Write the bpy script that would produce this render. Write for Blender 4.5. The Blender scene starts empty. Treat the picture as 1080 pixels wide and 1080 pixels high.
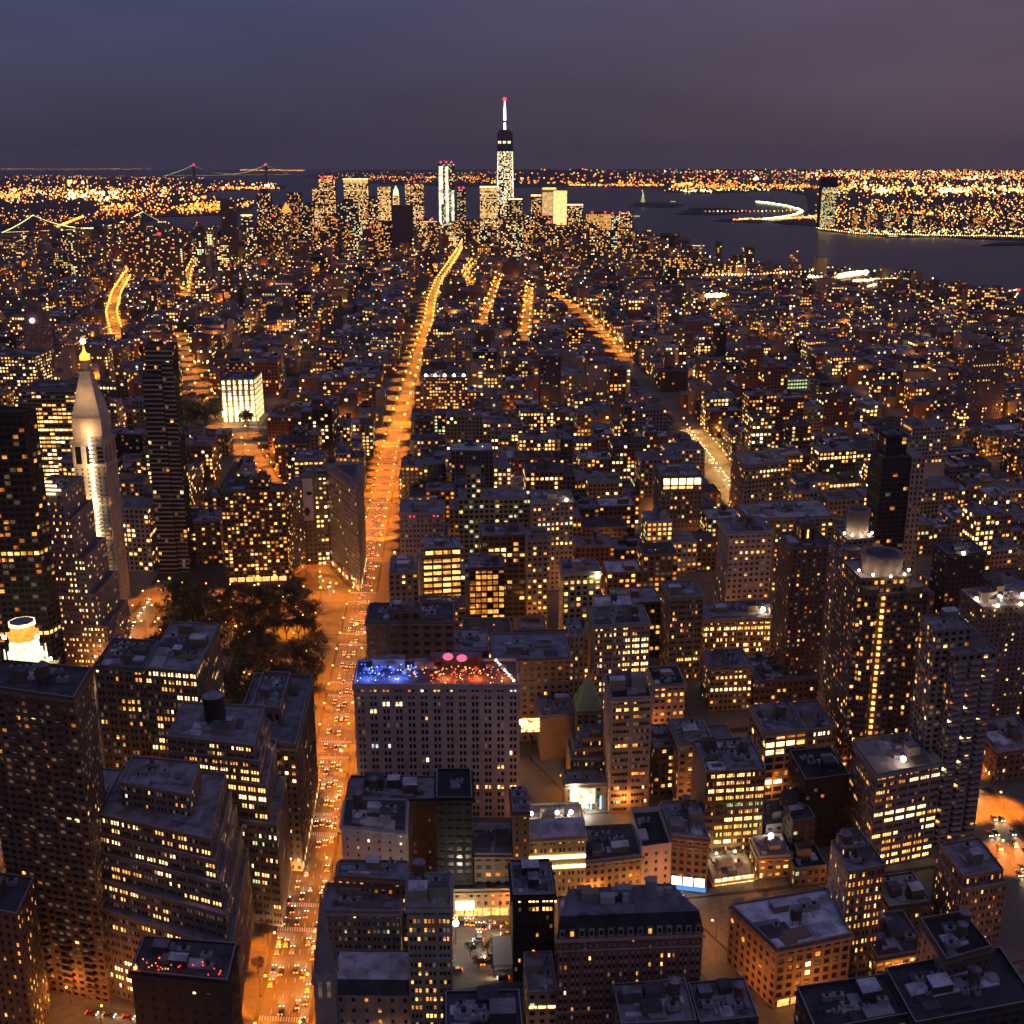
import bpy, math, random
import numpy as np
from mathutils import Vector, Matrix

# ------------------------------------------------------------------ camera, sky, sun, exposure
SC = bpy.context.scene
EYE = 320.0; F = 1240.0; PITCH = math.radians(16.8); YAW = math.radians(2.9)
cam = bpy.data.cameras.new('camera'); cam.lens = F/1080*36; cam.sensor_width = 36
cam.clip_start = 1; cam.clip_end = 90000
co = bpy.data.objects.new('camera', cam); SC.collection.objects.link(co)
co.location = (0, 0, EYE)
co.rotation_euler = (math.pi/2-PITCH, 0, -YAW)
SC.camera = co
W = bpy.data.worlds.new('World'); SC.world = W; W.use_nodes = True
nt = W.node_tree; nt.nodes.clear()
def N(t, kind, **kw):
    n = t.nodes.new(kind)
    for k, v in kw.items():
        if k == 'inp':
            for a, b in v.items(): n.inputs[a].default_value = b
        else: setattr(n, k, v)
    return n
L = nt.links.new
tc = N(nt, 'ShaderNodeTexCoord'); sep = N(nt, 'ShaderNodeSeparateXYZ'); L(tc.outputs['Generated'], sep.inputs[0])
elev = N(nt, 'ShaderNodeValToRGB')
cr = elev.color_ramp; cr.elements[0].position = 0.0; cr.elements[0].color = (.050, .044, .076, 1)
cr.elements[1].position = 1.0; cr.elements[1].color = (.056, .074, .175, 1)
for p, c in ((.04, (.054, .052, .092, 1)), (.10, (.057, .062, .124, 1)), (.22, (.064, .077, .170, 1))):
    e = cr.elements.new(p); e.color = c
L(sep.outputs['Z'], elev.inputs[0])
west = N(nt, 'ShaderNodeMapRange', inp={'From Min': -.15, 'From Max': .50, 'To Min': 0, 'To Max': 1})
L(sep.outputs['X'], west.inputs['Value'])
mauve = N(nt, 'ShaderNodeValToRGB')
cr = mauve.color_ramp; cr.elements[0].color = (.098, .066, .080, 1); cr.elements[1].color = (.092, .088, .175, 1); cr.elements[1].position = .6
e = cr.elements.new(.16); e.color = (.128, .090, .140, 1)
L(sep.outputs['Z'], mauve.inputs[0])
mx = N(nt, 'ShaderNodeMixRGB'); L(west.outputs[0], mx.inputs[0]); L(elev.outputs[0], mx.inputs[1]); L(mauve.outputs[0], mx.inputs[2])
cn = N(nt, 'ShaderNodeTexNoise', inp={'Scale': 2.2, 'Detail': 4.0}); cmap = N(nt, 'ShaderNodeMapping'); cmap.inputs['Scale'].default_value = (1, 1, 5)
L(tc.outputs['Generated'], cmap.inputs[0]); L(cmap.outputs[0], cn.inputs['Vector'])
cm = N(nt, 'ShaderNodeMapRange', inp={'From Min': .3, 'From Max': .7, 'To Min': .80, 'To Max': 1.20}); L(cn.outputs[0], cm.inputs['Value'])
ml = N(nt, 'ShaderNodeVectorMath', operation='SCALE'); L(mx.outputs[0], ml.inputs[0]); L(cm.outputs[0], ml.inputs['Scale'])
sky = N(nt, 'ShaderNodeTexSky', sky_type='NISHITA', sun_disc=False); sky.sun_elevation = math.radians(-4); sky.sun_rotation = math.radians(60)
sk = N(nt, 'ShaderNodeVectorMath', operation='SCALE'); L(sky.outputs[0], sk.inputs[0]); sk.inputs['Scale'].default_value = .02
ad = N(nt, 'ShaderNodeVectorMath', operation='ADD'); L(ml.outputs[0], ad.inputs[0]); L(sk.outputs[0], ad.inputs[1])
bg = N(nt, 'ShaderNodeBackground'); bg.inputs[1].default_value = .95; wo = N(nt, 'ShaderNodeOutputWorld')
L(ad.outputs[0], bg.inputs[0]); L(bg.outputs[0], wo.inputs[0])
sl = bpy.data.lights.new('dusk_glow', 'SUN'); sl.energy = .095; sl.angle = math.radians(60); sl.color = (1, .82, .80)
so = bpy.data.objects.new('dusk_glow', sl); SC.collection.objects.link(so)
so.rotation_euler = (math.radians(38), 0, math.radians(25))       # high, from the camera side, slightly west
SC.view_settings.view_transform = 'Standard'; SC.view_settings.look = 'None'
SC.view_settings.exposure = 0.0; SC.view_settings.gamma = 1
SC.cycles.filter_width = 1.6; SC.cycles.use_adaptive_sampling = True; SC.cycles.adaptive_threshold = .05; SC.cycles.light_sampling_threshold = .03; SC.cycles.adaptive_min_samples = 16
SC.cycles.sample_clamp_indirect = 1.5
SC.cycles.sample_clamp_direct = 20
SC.cycles.max_bounces = 2; SC.cycles.diffuse_bounces = 1; SC.cycles.glossy_bounces = 2; SC.cycles.transmission_bounces = 1; SC.cycles.volume_bounces = 0
SC.cycles.use_denoising = True
try: SC.cycles.denoiser = 'OPENIMAGEDENOISE'
except Exception: pass
SC.cycles.caustics_reflective = False; SC.cycles.caustics_refractive = False
SC.cycles.use_light_tree = True

# ------------------------------------------------------------------ geometry helpers
rnd = random.Random(11)
_f = np.array([math.sin(YAW)*math.cos(PITCH), math.cos(YAW)*math.cos(PITCH), -math.sin(PITCH)])
_r = np.array([math.cos(YAW), -math.sin(YAW), 0.]); _u = np.cross(_r, _f)
def G(px, py, z=0.):
    """the place at height z seen at a spot of the 1080 px photograph"""
    d = _f+_r*((px-540)/F)+_u*((540-py)/F); t = (z-EYE)/d[2]
    return d[0]*t, d[1]*t
def GY(px, py, y):
    d = _f+_r*((px-540)/F)+_u*((540-py)/F); t = y/d[1]
    return d[0]*t, EYE+d[2]*t
def P(x, y, z=0.):
    v = np.array([x, y, z-EYE]); w = v@_f
    return 540+F*(v@_r)/w, 540-F*(v@_u)/w
FE = 1285.; HC = 165.
def street_to_px(X, Y, Z):
    a = YAW; x = X*math.cos(a)-Y*math.sin(a); y = X*math.sin(a)+Y*math.cos(a); z = Z-EYE
    n = math.hypot(x, z); th = math.atan2(n, y)
    return 540+FE*th*x/n, HC-FE*th*z/n
def bend(X, Y, Z=0.):
    """street-grid coordinates -> place in the scene (the lens bends the real grid a little)"""
    return G(*street_to_px(X, Y, Z), 0.) if Z == 0 else G(*street_to_px(X, Y, Z), Z)
def grid_at(px, py, Yg):
    """grid X and height of the spot seen at a pixel on the row Yg"""
    dx, dy = px-540, HC-py; r = math.hypot(dx, dy); th = r/FE
    x, y, z = math.sin(th)*dx/r, math.cos(th), math.sin(th)*dy/r
    X = x*math.cos(YAW)+y*math.sin(YAW); Y = -x*math.sin(YAW)+y*math.cos(YAW)
    t = Yg/Y
    return X*t, EYE+z*t

class MB:
    """collects polygons with material slots and links them as one mesh"""
    def __init__(s): s.chunks = []; s.mats = []
    def slot(s, m):
        if m not in s.mats: s.mats.append(m)
        return s.mats.index(m)
    def quads(s, a, m):
        a = np.asarray(a, dtype=np.float64)
        if a.ndim == 2: a = a[None]
        if len(a): s.chunks.append((a, s.slot(m)))
    def box(s, x0, x1, y0, y1, z0, z1, m, top=None, bottom=False):
        s.prism([(x0, y0), (x1, y0), (x1, y1), (x0, y1)], z0, z1, m, top, bottom)
    def prism(s, pts, z0, z1, m, top=None, bottom=False, pts2=None):
        n = len(pts); q2 = pts2 or pts
        s.quads([[(*pts[i], z0), (*pts[(i+1) % n], z0), (*q2[(i+1) % n], z1), (*q2[i], z1)] for i in range(n)], m)
        s.quads([[(*p, z1) for p in q2]], top or m)
        if bottom: s.quads([[(*p, z0) for p in reversed(pts)]], m)
    def cyl(s, c, r, z0, z1, m, n=12, r2=None, cap=True):
        r2 = r if r2 is None else r2
        p = [(c[0]+r*math.cos(i*2*math.pi/n), c[1]+r*math.sin(i*2*math.pi/n)) for i in range(n)]
        q = [(c[0]+r2*math.cos(i*2*math.pi/n), c[1]+r2*math.sin(i*2*math.pi/n)) for i in range(n)]
        s.quads([[(*p[i], z0), (*p[(i+1) % n], z0), (*q[(i+1) % n], z1), (*q[i], z1)] for i in range(n)], m)
        if cap and r2 > .02: s.quads([[(*v, z1) for v in q]], m)
    def bar(s, a, b, w, m, w2=None):
        a = Vector(a); b = Vector(b); d = (b-a).normalized()
        u = d.cross(Vector((0, 0, 1)));
        u = Vector((1, 0, 0)) if u.length < 1e-3 else u.normalized()
        v = d.cross(u); w2 = w if w2 is None else w2
        p = [a+(u*i+v*j)*w/2 for i, j in ((-1, -1), (1, -1), (1, 1), (-1, 1))]
        q = [b+(u*i+v*j)*w2/2 for i, j in ((-1, -1), (1, -1), (1, 1), (-1, 1))]
        s.quads([[p[i], p[(i+1) % 4], q[(i+1) % 4], q[i]] for i in range(4)]+[p[::-1], q], m)
    def ball(s, c, r, m, n=8, k=5, sz=1.):
        for j in range(k):
            a0, a1 = math.pi*j/k-math.pi/2, math.pi*(j+1)/k-math.pi/2
            s.quads([[(c[0]+r*math.cos(a)*math.cos(b), c[1]+r*math.cos(a)*math.sin(b), c[2]+r*sz*math.sin(a))
                      for a, b in ((a0, 2*math.pi*i/n), (a0, 2*math.pi*(i+1)/n), (a1, 2*math.pi*(i+1)/n), (a1, 2*math.pi*i/n))] for i in range(n)], m)
    def mesh(s, name, off=(0, 0, 0)):
        me = bpy.data.meshes.new(name)
        if not s.chunks: return me
        sizes = np.concatenate([np.full(len(a), a.shape[1]) for a, _ in s.chunks])
        co_ = np.concatenate([a.reshape(-1, 3) for a, _ in s.chunks])-np.array(off)
        mi = np.concatenate([np.full(len(a), m) for a, m in s.chunks])
        me.vertices.add(len(co_)); me.vertices.foreach_set('co', co_.astype(np.float32).ravel())
        me.loops.add(len(co_)); me.loops.foreach_set('vertex_index', np.arange(len(co_), dtype=np.int32))
        me.polygons.add(len(sizes)); st = np.concatenate([[0], np.cumsum(sizes)[:-1]])
        me.polygons.foreach_set('loop_start', st.astype(np.int32))
        me.polygons.foreach_set('material_index', mi.astype(np.int32))
        me.update(calc_edges=True)
        for m in s.mats: me.materials.append(m)
        return me
    def build(s, name, parent=None, off=None):
        """off: world place of the parent, mesh coordinates are given in world space"""
        if off is None: off = tuple(parent.location) if parent is not None else (0, 0, 0)
        o = bpy.data.objects.new(name, s.mesh(name, off)); SC.collection.objects.link(o)
        if parent is not None: o.parent = parent
        elif off != (0, 0, 0): o.location = off
        return o
def tag(o, label=None, cat=None, group=None, kind=None):
    if label: o['label'] = label
    if cat: o['category'] = cat
    if group: o['group'] = group
    if kind: o['kind'] = kind
    return o
def thing(name, loc, label, cat, group=None):
    o = bpy.data.objects.new(name, None); o.empty_display_size = 1; SC.collection.objects.link(o)
    o.location = loc
    return tag(o, label, cat, group)
def copy_tree(o, parent=None):
    c = o.copy(); SC.collection.objects.link(c); c.parent = parent
    for ch in KIDS.get(o.name, []): copy_tree(ch, c)
    return c
KIDS = {}
def kids(o):
    KIDS[o.name] = [c for c in SC.collection.objects if c.parent == o]
    for c in KIDS[o.name]: kids(c)

# ------------------------------------------------------------------ materials
MC = {}
def wall_mat(col, rough=.85, name='masonry', vary=.22):
    key = ('w', tuple(round(c, 3) for c in col), rough)
    if key in MC: return MC[key]
    m = bpy.data.materials.new(name); m.use_nodes = True; t = m.node_tree; b = t.nodes['Principled BSDF']; K = t.links.new
    g = N(t, 'ShaderNodeNewGeometry'); f = []
    for sc_, lo, hi, d_ in (((.11, .11, .05), 1-vary, 1+vary, 6.), ((1.3, 1.3, .06), .86, 1.12, 3.), ((.02, .02, .55), .90, 1.10, 2.)):
        mp = N(t, 'ShaderNodeMapping'); mp.inputs['Scale'].default_value = sc_; n = N(t, 'ShaderNodeTexNoise', inp={'Scale': 1., 'Detail': d_, 'Roughness': .65})
        K(g.outputs['Position'], mp.inputs[0]); K(mp.outputs[0], n.inputs['Vector'])
        r = N(t, 'ShaderNodeMapRange', inp={'From Min': .3, 'From Max': .7, 'To Min': lo, 'To Max': hi}); K(n.outputs[0], r.inputs['Value']); f.append(r)
    m1 = N(t, 'ShaderNodeMath', operation='MULTIPLY'); K(f[0].outputs[0], m1.inputs[0]); K(f[1].outputs[0], m1.inputs[1])
    m2 = N(t, 'ShaderNodeMath', operation='MULTIPLY'); K(m1.outputs[0], m2.inputs[0]); K(f[2].outputs[0], m2.inputs[1])
    s = N(t, 'ShaderNodeVectorMath', operation='SCALE'); s.inputs[0].default_value = col; K(m2.outputs[0], s.inputs['Scale'])
    K(s.outputs[0], b.inputs['Base Color']); b.inputs['Roughness'].default_value = rough
    MC[key] = m; return m
def roof_mat(col, k=0):
    key = ('r', col, k)
    if key in MC: return MC[key]
    m = bpy.data.materials.new('roof_membrane'); m.use_nodes = True; t = m.node_tree; b = t.nodes['Principled BSDF']
    g = N(t, 'ShaderNodeNewGeometry')
    n = N(t, 'ShaderNodeTexNoise', inp={'Scale': .16, 'Detail': 7., 'Roughness': .6}); t.links.new(g.outputs['Position'], n.inputs['Vector'])
    v = N(t, 'ShaderNodeTexVoronoi', inp={'Scale': .22}); v.distance = 'CHEBYCHEV'; t.links.new(g.outputs['Position'], v.inputs['Vector'])
    mx_ = N(t, 'ShaderNodeMath', operation='MULTIPLY_ADD'); t.links.new(v.outputs['Color'], mx_.inputs[0]); mx_.inputs[1].default_value = .35
    t.links.new(n.outputs[0], mx_.inputs[2])
    r = N(t, 'ShaderNodeMapRange', inp={'From Min': .42, 'From Max': .85, 'To Min': .5, 'To Max': 1.5}); t.links.new(mx_.outputs[0], r.inputs['Value'])
    s = N(t, 'ShaderNodeVectorMath', operation='SCALE'); s.inputs[0].default_value = col; t.links.new(r.outputs[0], s.inputs['Scale'])
    t.links.new(s.outputs[0], b.inputs['Base Color']); b.inputs['Roughness'].default_value = .8
    MC[key] = m; return m
def emit(name, col, strength, light=False, vary=0., scale=.35):
    m = bpy.data.materials.new(name); m.use_nodes = True; t = m.node_tree; t.nodes.clear()
    e = N(t, 'ShaderNodeEmission'); o = N(t, 'ShaderNodeOutputMaterial'); t.links.new(e.outputs[0], o.inputs[0])
    e.inputs[0].default_value = (*col, 1); e.inputs[1].default_value = strength
    if vary:
        g = N(t, 'ShaderNodeNewGeometry'); n = N(t, 'ShaderNodeTexNoise', inp={'Scale': scale, 'Detail': 3.})
        t.links.new(g.outputs['Position'], n.inputs['Vector'])
        r = N(t, 'ShaderNodeMapRange', inp={'From Min': .32, 'From Max': .68, 'To Min': strength*(1-vary), 'To Max': strength*(1+vary)})
        t.links.new(n.outputs[0], r.inputs['Value']); t.links.new(r.outputs[0], e.inputs[1])
    if not light: m.cycles.emission_sampling = 'NONE'
    return m
def plain(name, col, rough=.6, metal=0.):
    key = (name, col)
    if key in MC: return MC[key]
    m = bpy.data.materials.new(name); m.use_nodes = True; b = m.node_tree.nodes['Principled BSDF']
    b.inputs['Base Color'].default_value = (*col, 1); b.inputs['Roughness'].default_value = rough; b.inputs['Metallic'].default_value = metal
    MC[key] = m; return m
LIT = {'W': emit('window_white', (1, .72, .30), 4.2, vary=.55), 'Y': emit('window_yellow', (1, .54, .13), 2.6, vary=.6),
       'A': emit('window_amber', (1, .40, .06), 1.5, vary=.6), 'O': emit('window_orange', (1, .30, .035), .65, vary=.6),
       'G': emit('window_pale_green', (.8, 1, .45), .9, vary=.5), 'D': emit('window_dim', (1, .62, .38), .10, vary=.6),
       'C': emit('window_cold', (.75, .85, 1), 1.2, vary=.5), 'R': emit('lamp_red', (1, .03, .04), 3.)}
GLASS = plain('dark_glass', (.02, .018, .022), .25); LIT['K'] = GLASS
FRAME = plain('window_frame', (.10, .08, .07), .6)
lime = (.44, .31, .22); tan = (.37, .24, .13); brown = (.20, .115, .065); brick = (.28, .115, .065); dark = (.045, .032, .028)
white = (.62, .52, .53); grey = (.28, .22, .19); olive = (.31, .25, .14); pink = (.45, .31, .28); black = (.02, .017, .02)
roofb = (.23, .20, .245); roofd = (.075, .066, .082); roofl = (.48, .46, .55)
METAL = plain('galvanised_metal', (.34, .34, .38), .5, .3); WOOD = wall_mat((.13, .085, .06), name='tank_wood')
COPPER = wall_mat((.30, .36, .20), name='copper_roof')
PIPE = plain('dark_metal', (.05, .05, .055), .5, .5)

# ------------------------------------------------------------------ building kit
UNITWIN = {}
BLIND = {c: emit('window_blind', col, st_, vary=.5) for c, col, st_ in (('W', (1, .62, .26), 1.1), ('Y', (1, .45, .12), .7), ('A', (1, .32, .06), .42), ('O', (1, .26, .04), .22), ('G', (.7, .9, .4), .4), ('C', (.7, .8, 1), .5), ('D', (1, .6, .4), .05))}
def unit_window(c, v=0):
    """one window: pane with frame and glazing bar, 1 x 1 m, facing -Y; v is how far its blind is down"""
    if c in 'KR': v = 0
    if (c, v) not in UNITWIN:
        b = MB(); z = (.5, .2, -.1, .5)[v]; x = .5 if v < 3 else 0.
        b.quads([[(-.5, 0, -.5), (x, 0, -.5), (x, 0, z), (-.5, 0, z)]], LIT[c])
        if v in (1, 2): b.quads([[(-.5, 0, z), (.5, 0, z), (.5, 0, .5), (-.5, 0, .5)]], BLIND[c])
        if v == 3: b.quads([[(x, 0, -.5), (.5, 0, -.5), (.5, 0, .5), (x, 0, .5)]], BLIND[c])
        for x0, x1, z0, z1 in ((-.5, -.45, -.5, .5), (.45, .5, -.5, .5), (-.45, .45, -.5, -.45), (-.45, .45, .45, .5), (-.45, .45, -.03, .03)):
            b.box(x0, x1, -.06, -.004, z0, z1, FRAME, bottom=True)
        UNITWIN[(c, v)] = b.mesh('window')
    return UNITWIN[(c, v)]
def wall_face(mb, slots, A, B, z0, z1, m, bays=0, floors=0, fw=.6, fh=.55, rec=.35, face='f', zb=.0, group=1, trim=None, gpad=.10):
    """wall from A to B (outside on the right-hand side when walking A->B), with recessed openings; fills slots with the windows"""
    A = np.array(A, float); B = np.array(B, float); ln = np.hypot(*(B-A))
    if ln < .1: return
    d = (B-A)/ln; nrm = np.array([d[1], -d[0]])
    if not bays or not floors:
        mb.quads([[(*A, z0), (*B, z0), (*B, z1), (*A, z1)]], m); return
    bw = ln/bays; fhgt = (z1-z0)/floors
    U = []                                                            # window spans along the wall
    for i in range(bays):
        if group > 1:                                                 # windows close together within a bay
            g0 = i*bw+bw*gpad; g1 = (i+1)*bw-bw*gpad; cw = (g1-g0)/group
            for k in range(group): U.append((g0+k*cw+cw*(1-fw)/2, g0+(k+1)*cw-cw*(1-fw)/2))
        else: U.append((i*bw+bw*(1-fw)/2, (i+1)*bw-bw*(1-fw)/2))
    U = np.array(U); n = len(U)
    edges = np.concatenate([[0], U.ravel(), [ln]]).reshape(-1, 2)      # piers
    def pt(u, z, off=0.):
        u = np.asarray(u); z = np.asarray(z); u, z = np.broadcast_arrays(u, z)
        return np.stack([A[0]+d[0]*u+nrm[0]*off, A[1]+d[1]*u+nrm[1]*off, z], -1)
    e0, e1 = edges[:, 0], edges[:, 1]
    mb.quads(np.stack([pt(e0, z0), pt(e1, z0), pt(e1, z1), pt(e0, z1)], 1), m)
    zl = z0+(np.arange(floors)+.5-fh/2+zb)*fhgt; zh = zl+fh*fhgt
    sz0 = np.concatenate([[z0], zh]); sz1 = np.concatenate([zl, [z1]])
    uu0, ss0 = np.meshgrid(U[:, 0], sz0); uu1, ss1 = np.meshgrid(U[:, 1], sz1); uu0, uu1, ss0, ss1 = [q.ravel() for q in (uu0, uu1, ss0, ss1)]
    mb.quads(np.stack([pt(uu0, ss0), pt(uu1, ss0), pt(uu1, ss1), pt(uu0, ss1)], 1), trim or m)
    a0, b0 = [q.ravel() for q in np.meshgrid(U[:, 0], zl)]; a1, b1 = [q.ravel() for q in np.meshgrid(U[:, 1], zh)]
    r = -rec
    mb.quads(np.concatenate([
        np.stack([pt(a0, b0), pt(a1, b0), pt(a1, b0, r), pt(a0, b0, r)], 1), np.stack([pt(a0, b1, r), pt(a1, b1, r), pt(a1, b1), pt(a0, b1)], 1),
        np.stack([pt(a0, b0), pt(a0, b0, r), pt(a0, b1, r), pt(a0, b1)], 1), np.stack([pt(a1, b0, r), pt(a1, b0), pt(a1, b1), pt(a1, b1, r)], 1)]), m)
    ang = math.atan2(d[1], d[0])
    for j in range(floors):
        for i in range(n):
            c = A+d*(U[i, 0]+U[i, 1])/2+nrm*r
            slots.append(dict(p=(c[0], c[1], (zl[j]+zh[j])/2), w=U[i, 1]-U[i, 0], h=zh[j]-zl[j], a=ang, fl=floors-1-j, u=(U[i, 0]+U[i, 1])/2/ln, face=face))
def pane_quad(s):
    dx, dy = math.cos(s['a'])*s['w']/2, math.sin(s['a'])*s['w']/2; x, y, z = s['p']; h = s['h']/2
    return [(x-dx, y-dy, z-h), (x+dx, y+dy, z-h), (x+dx, y+dy, z+h), (x-dx, y-dy, z+h)]
def put_windows(root, slots, rg, lit=.15, pal='AAYO', rows=(), sidelit=None, cap=100, blocks=0, dim=.12):
    """choose what each window shows; the biggest/lit ones are objects of their own, the rest one mesh"""
    chosen = []
    bl = {}
    for s in slots:
        c = 'K'
        pr = lit if s['face'] == 'f' else (lit if sidelit is None else sidelit)
        if blocks:                                                    # lit rooms come in runs
            k = (s['face'], s['fl'], int(s['u']*blocks))
            if k not in bl: bl[k] = rg.random() < pr
            if bl[k] and rg.random() < .85: c = rg.choice(pal)
        elif rg.random() < pr: c = rg.choice(pal)
        if c == 'K' and rg.random() < dim: c = 'D'
        for fl, u0, u1, col, *pb in rows:
            f_ = pb[1] if len(pb) > 1 else 'f'
            if s['face'] == f_ and s['fl'] == fl and u0 <= s['u'] <= u1 and rg.random() < (pb[0] if pb else .92): c = rg.choice(col)
        chosen.append((c, s))
    vis = [x for x in chosen if x[1]['face'] != 'b']
    vis.sort(key=lambda x: (x[0] in 'KD', x[1]['fl']))
    ob, rest = vis[:cap], vis[cap:]+[x for x in chosen if x[1]['face'] == 'b']
    rl = root.location
    for c, s in ob:
        o = bpy.data.objects.new('window', unit_window(c, rg.choice((0, 0, 0, 1, 2, 3)))); SC.collection.objects.link(o); o.parent = root
        o.location = (s['p'][0]-rl[0], s['p'][1]-rl[1], s['p'][2]-rl[2]); o.rotation_euler = (0, 0, s['a']); o.scale = (s['w'], 1, s['h'])
    if rest:
        mb = MB(); by = {}
        for c, s in rest: by.setdefault(c, []).append(pane_quad(s))
        for c, q in by.items(): mb.quads(q, LIT[c])
        o = mb.build('window_rows', root); o['kind'] = 'stuff'
def roof_parts(root, pts, z, wm, rm, rg, par=.9, gear=1., tank=0, bulk=1, scale=1.):
    """parapet, deck, stair bulkheads, wooden tanks and air handlers on a quad roof (fl, fr, br, bl)"""
    q = np.array(pts); c = q.mean(0)
    def at(s, t): return q[0]*(1-s)*(1-t)+q[1]*s*(1-t)+q[2]*s*t+q[3]*(1-s)*t
    fw = np.hypot(*(q[1]-q[0])); dp = np.hypot(*(q[3]-q[0])); sx = min(.2, .45/fw); sy = min(.2, .45/dp)
    inn = [at(sx, sy), at(1-sx, sy), at(1-sx, 1-sy), at(sx, 1-sy)]
    mb = MB(); mb.quads([[(*p, z) for p in inn]], rm)
    for i in range(4):
        a, b = q[i], q[(i+1) % 4]; a2, b2 = inn[i], inn[(i+1) % 4]
        mb.quads([[(*a, z-.3), (*b, z-.3), (*b, z+par), (*a, z+par)], [(*b2, z), (*a2, z), (*a2, z+par), (*b2, z+par)]], wm)
        mb.quads([[(*a, z+par), (*b, z+par), (*b2, z+par), (*a2, z+par)]], COPING)
    for k in range(int(rg.randint(4, 8)*gear)):                       # low patches, ducts and skylights lying on the deck
        s, t = rg.uniform(.15, .8), rg.uniform(.15, .8); w = rg.uniform(.03, .16); e = rg.uniform(.04, .14)
        pp = [tuple(at(s+i*w, t+j*e)) for i, j in ((-1, -1), (1, -1), (1, 1), (-1, 1))]
        mb.prism(pp, z+.02, z+rg.uniform(.3, 1.1), rg.choice((METAL, roof_mat(roofb), roof_mat(roofl), roof_mat(roofd), wm)))
    mb.build('roof', root)
    used = []
    def spot(w):
        for _ in range(12):
            s, t = rg.uniform(.2, .8), rg.uniform(.25, .8); p = at(s, t)
            if all(np.hypot(*(p-u)) > w+r for u, r in used): used.append((p, w)); return p, s, t
        return None
    for k in range(bulk):
        r = spot(4)
        if r is None: continue
        p, s, t = r; w = rg.uniform(2.2, 4.6)/fw*scale; e = rg.uniform(2, 4)/dp*scale
        w = min(w, .3); e = min(e, .3)
        pp = [tuple(at(min(.97, max(.03, s+i*w)), min(.97, max(.03, t+j*e)))) for i, j in ((-1, -1), (1, -1), (1, 1), (-1, 1))]
        b = MB(); b.prism(pp, z, z+rg.uniform(2.8, 5.5)*scale, wm, top=roof_mat(rg.choice((roofb, roofd, roofl)))); b.build('stair_bulkhead', root)
    for k in range(tank):
        r = spot(3)
        if r is None: continue
        water_tank(root, (*r[0], z), rg.uniform(1.9, 2.6), rg)
    for k in range(int(rg.randint(2, 4)*gear)):
        r = spot(2)
        if r is None: continue
        p = r[0]; w = rg.uniform(1., 2.4); b = MB()
        b.box(p[0]-w, p[0]+w, p[1]-w*.6, p[1]+w*.6, z+.3, z+rg.uniform(1.6, 2.6), METAL, bottom=True)
        b.cyl((p[0], p[1]), w*.4, z+1.6, z+3, PIPE, n=8); b.build('air_handler', root)
def water_tank(root, p, r, rg, mat=None):
    x, y, z = p; b = MB(); lh = rg.uniform(2.5, 4.5); h = r*1.9
    b.cyl((x, y), r, z+lh, z+lh+h, mat or WOOD, n=12); b.cyl((x, y), r*1.08, z+lh+h, z+lh+h+r*.75, roof_mat(roofb), n=12, r2=.05)
    t = b.build('water_tank', root)
    g = MB()
    for i, j in ((-1, -1), (1, -1), (1, 1), (-1, 1)): g.bar((x+i*r*.6, y+j*r*.6, z), (x+i*r*.6, y+j*r*.6, z+lh), .3, PIPE)
    g.box(x-r*.8, x+r*.8, y-r*.8, y+r*.8, z+lh-.3, z+lh-.01, PIPE, bottom=True)
    g.build('tank_stand', t, off=tuple(root.location))
COPING = wall_mat((.36, .33, .36), name='coping')
FOOT = []                                                             # footprints of placed buildings: (polygon, x0px, x1px, ybottom, Y)
def footprint_px(xl, yl, xr, yr, Yg, depth):
    X0, h = grid_at(xl, yl, Yg); X1, _ = grid_at(xr, yr, Yg)
    fl = np.array(G(xl, yl, h)); fr = np.array(G(xr, yr, h))
    bl = np.array(bend(X0, Yg+depth, h)); br = np.array(bend(X1, Yg+depth, h))
    return h, fl, fr, br, bl
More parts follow.
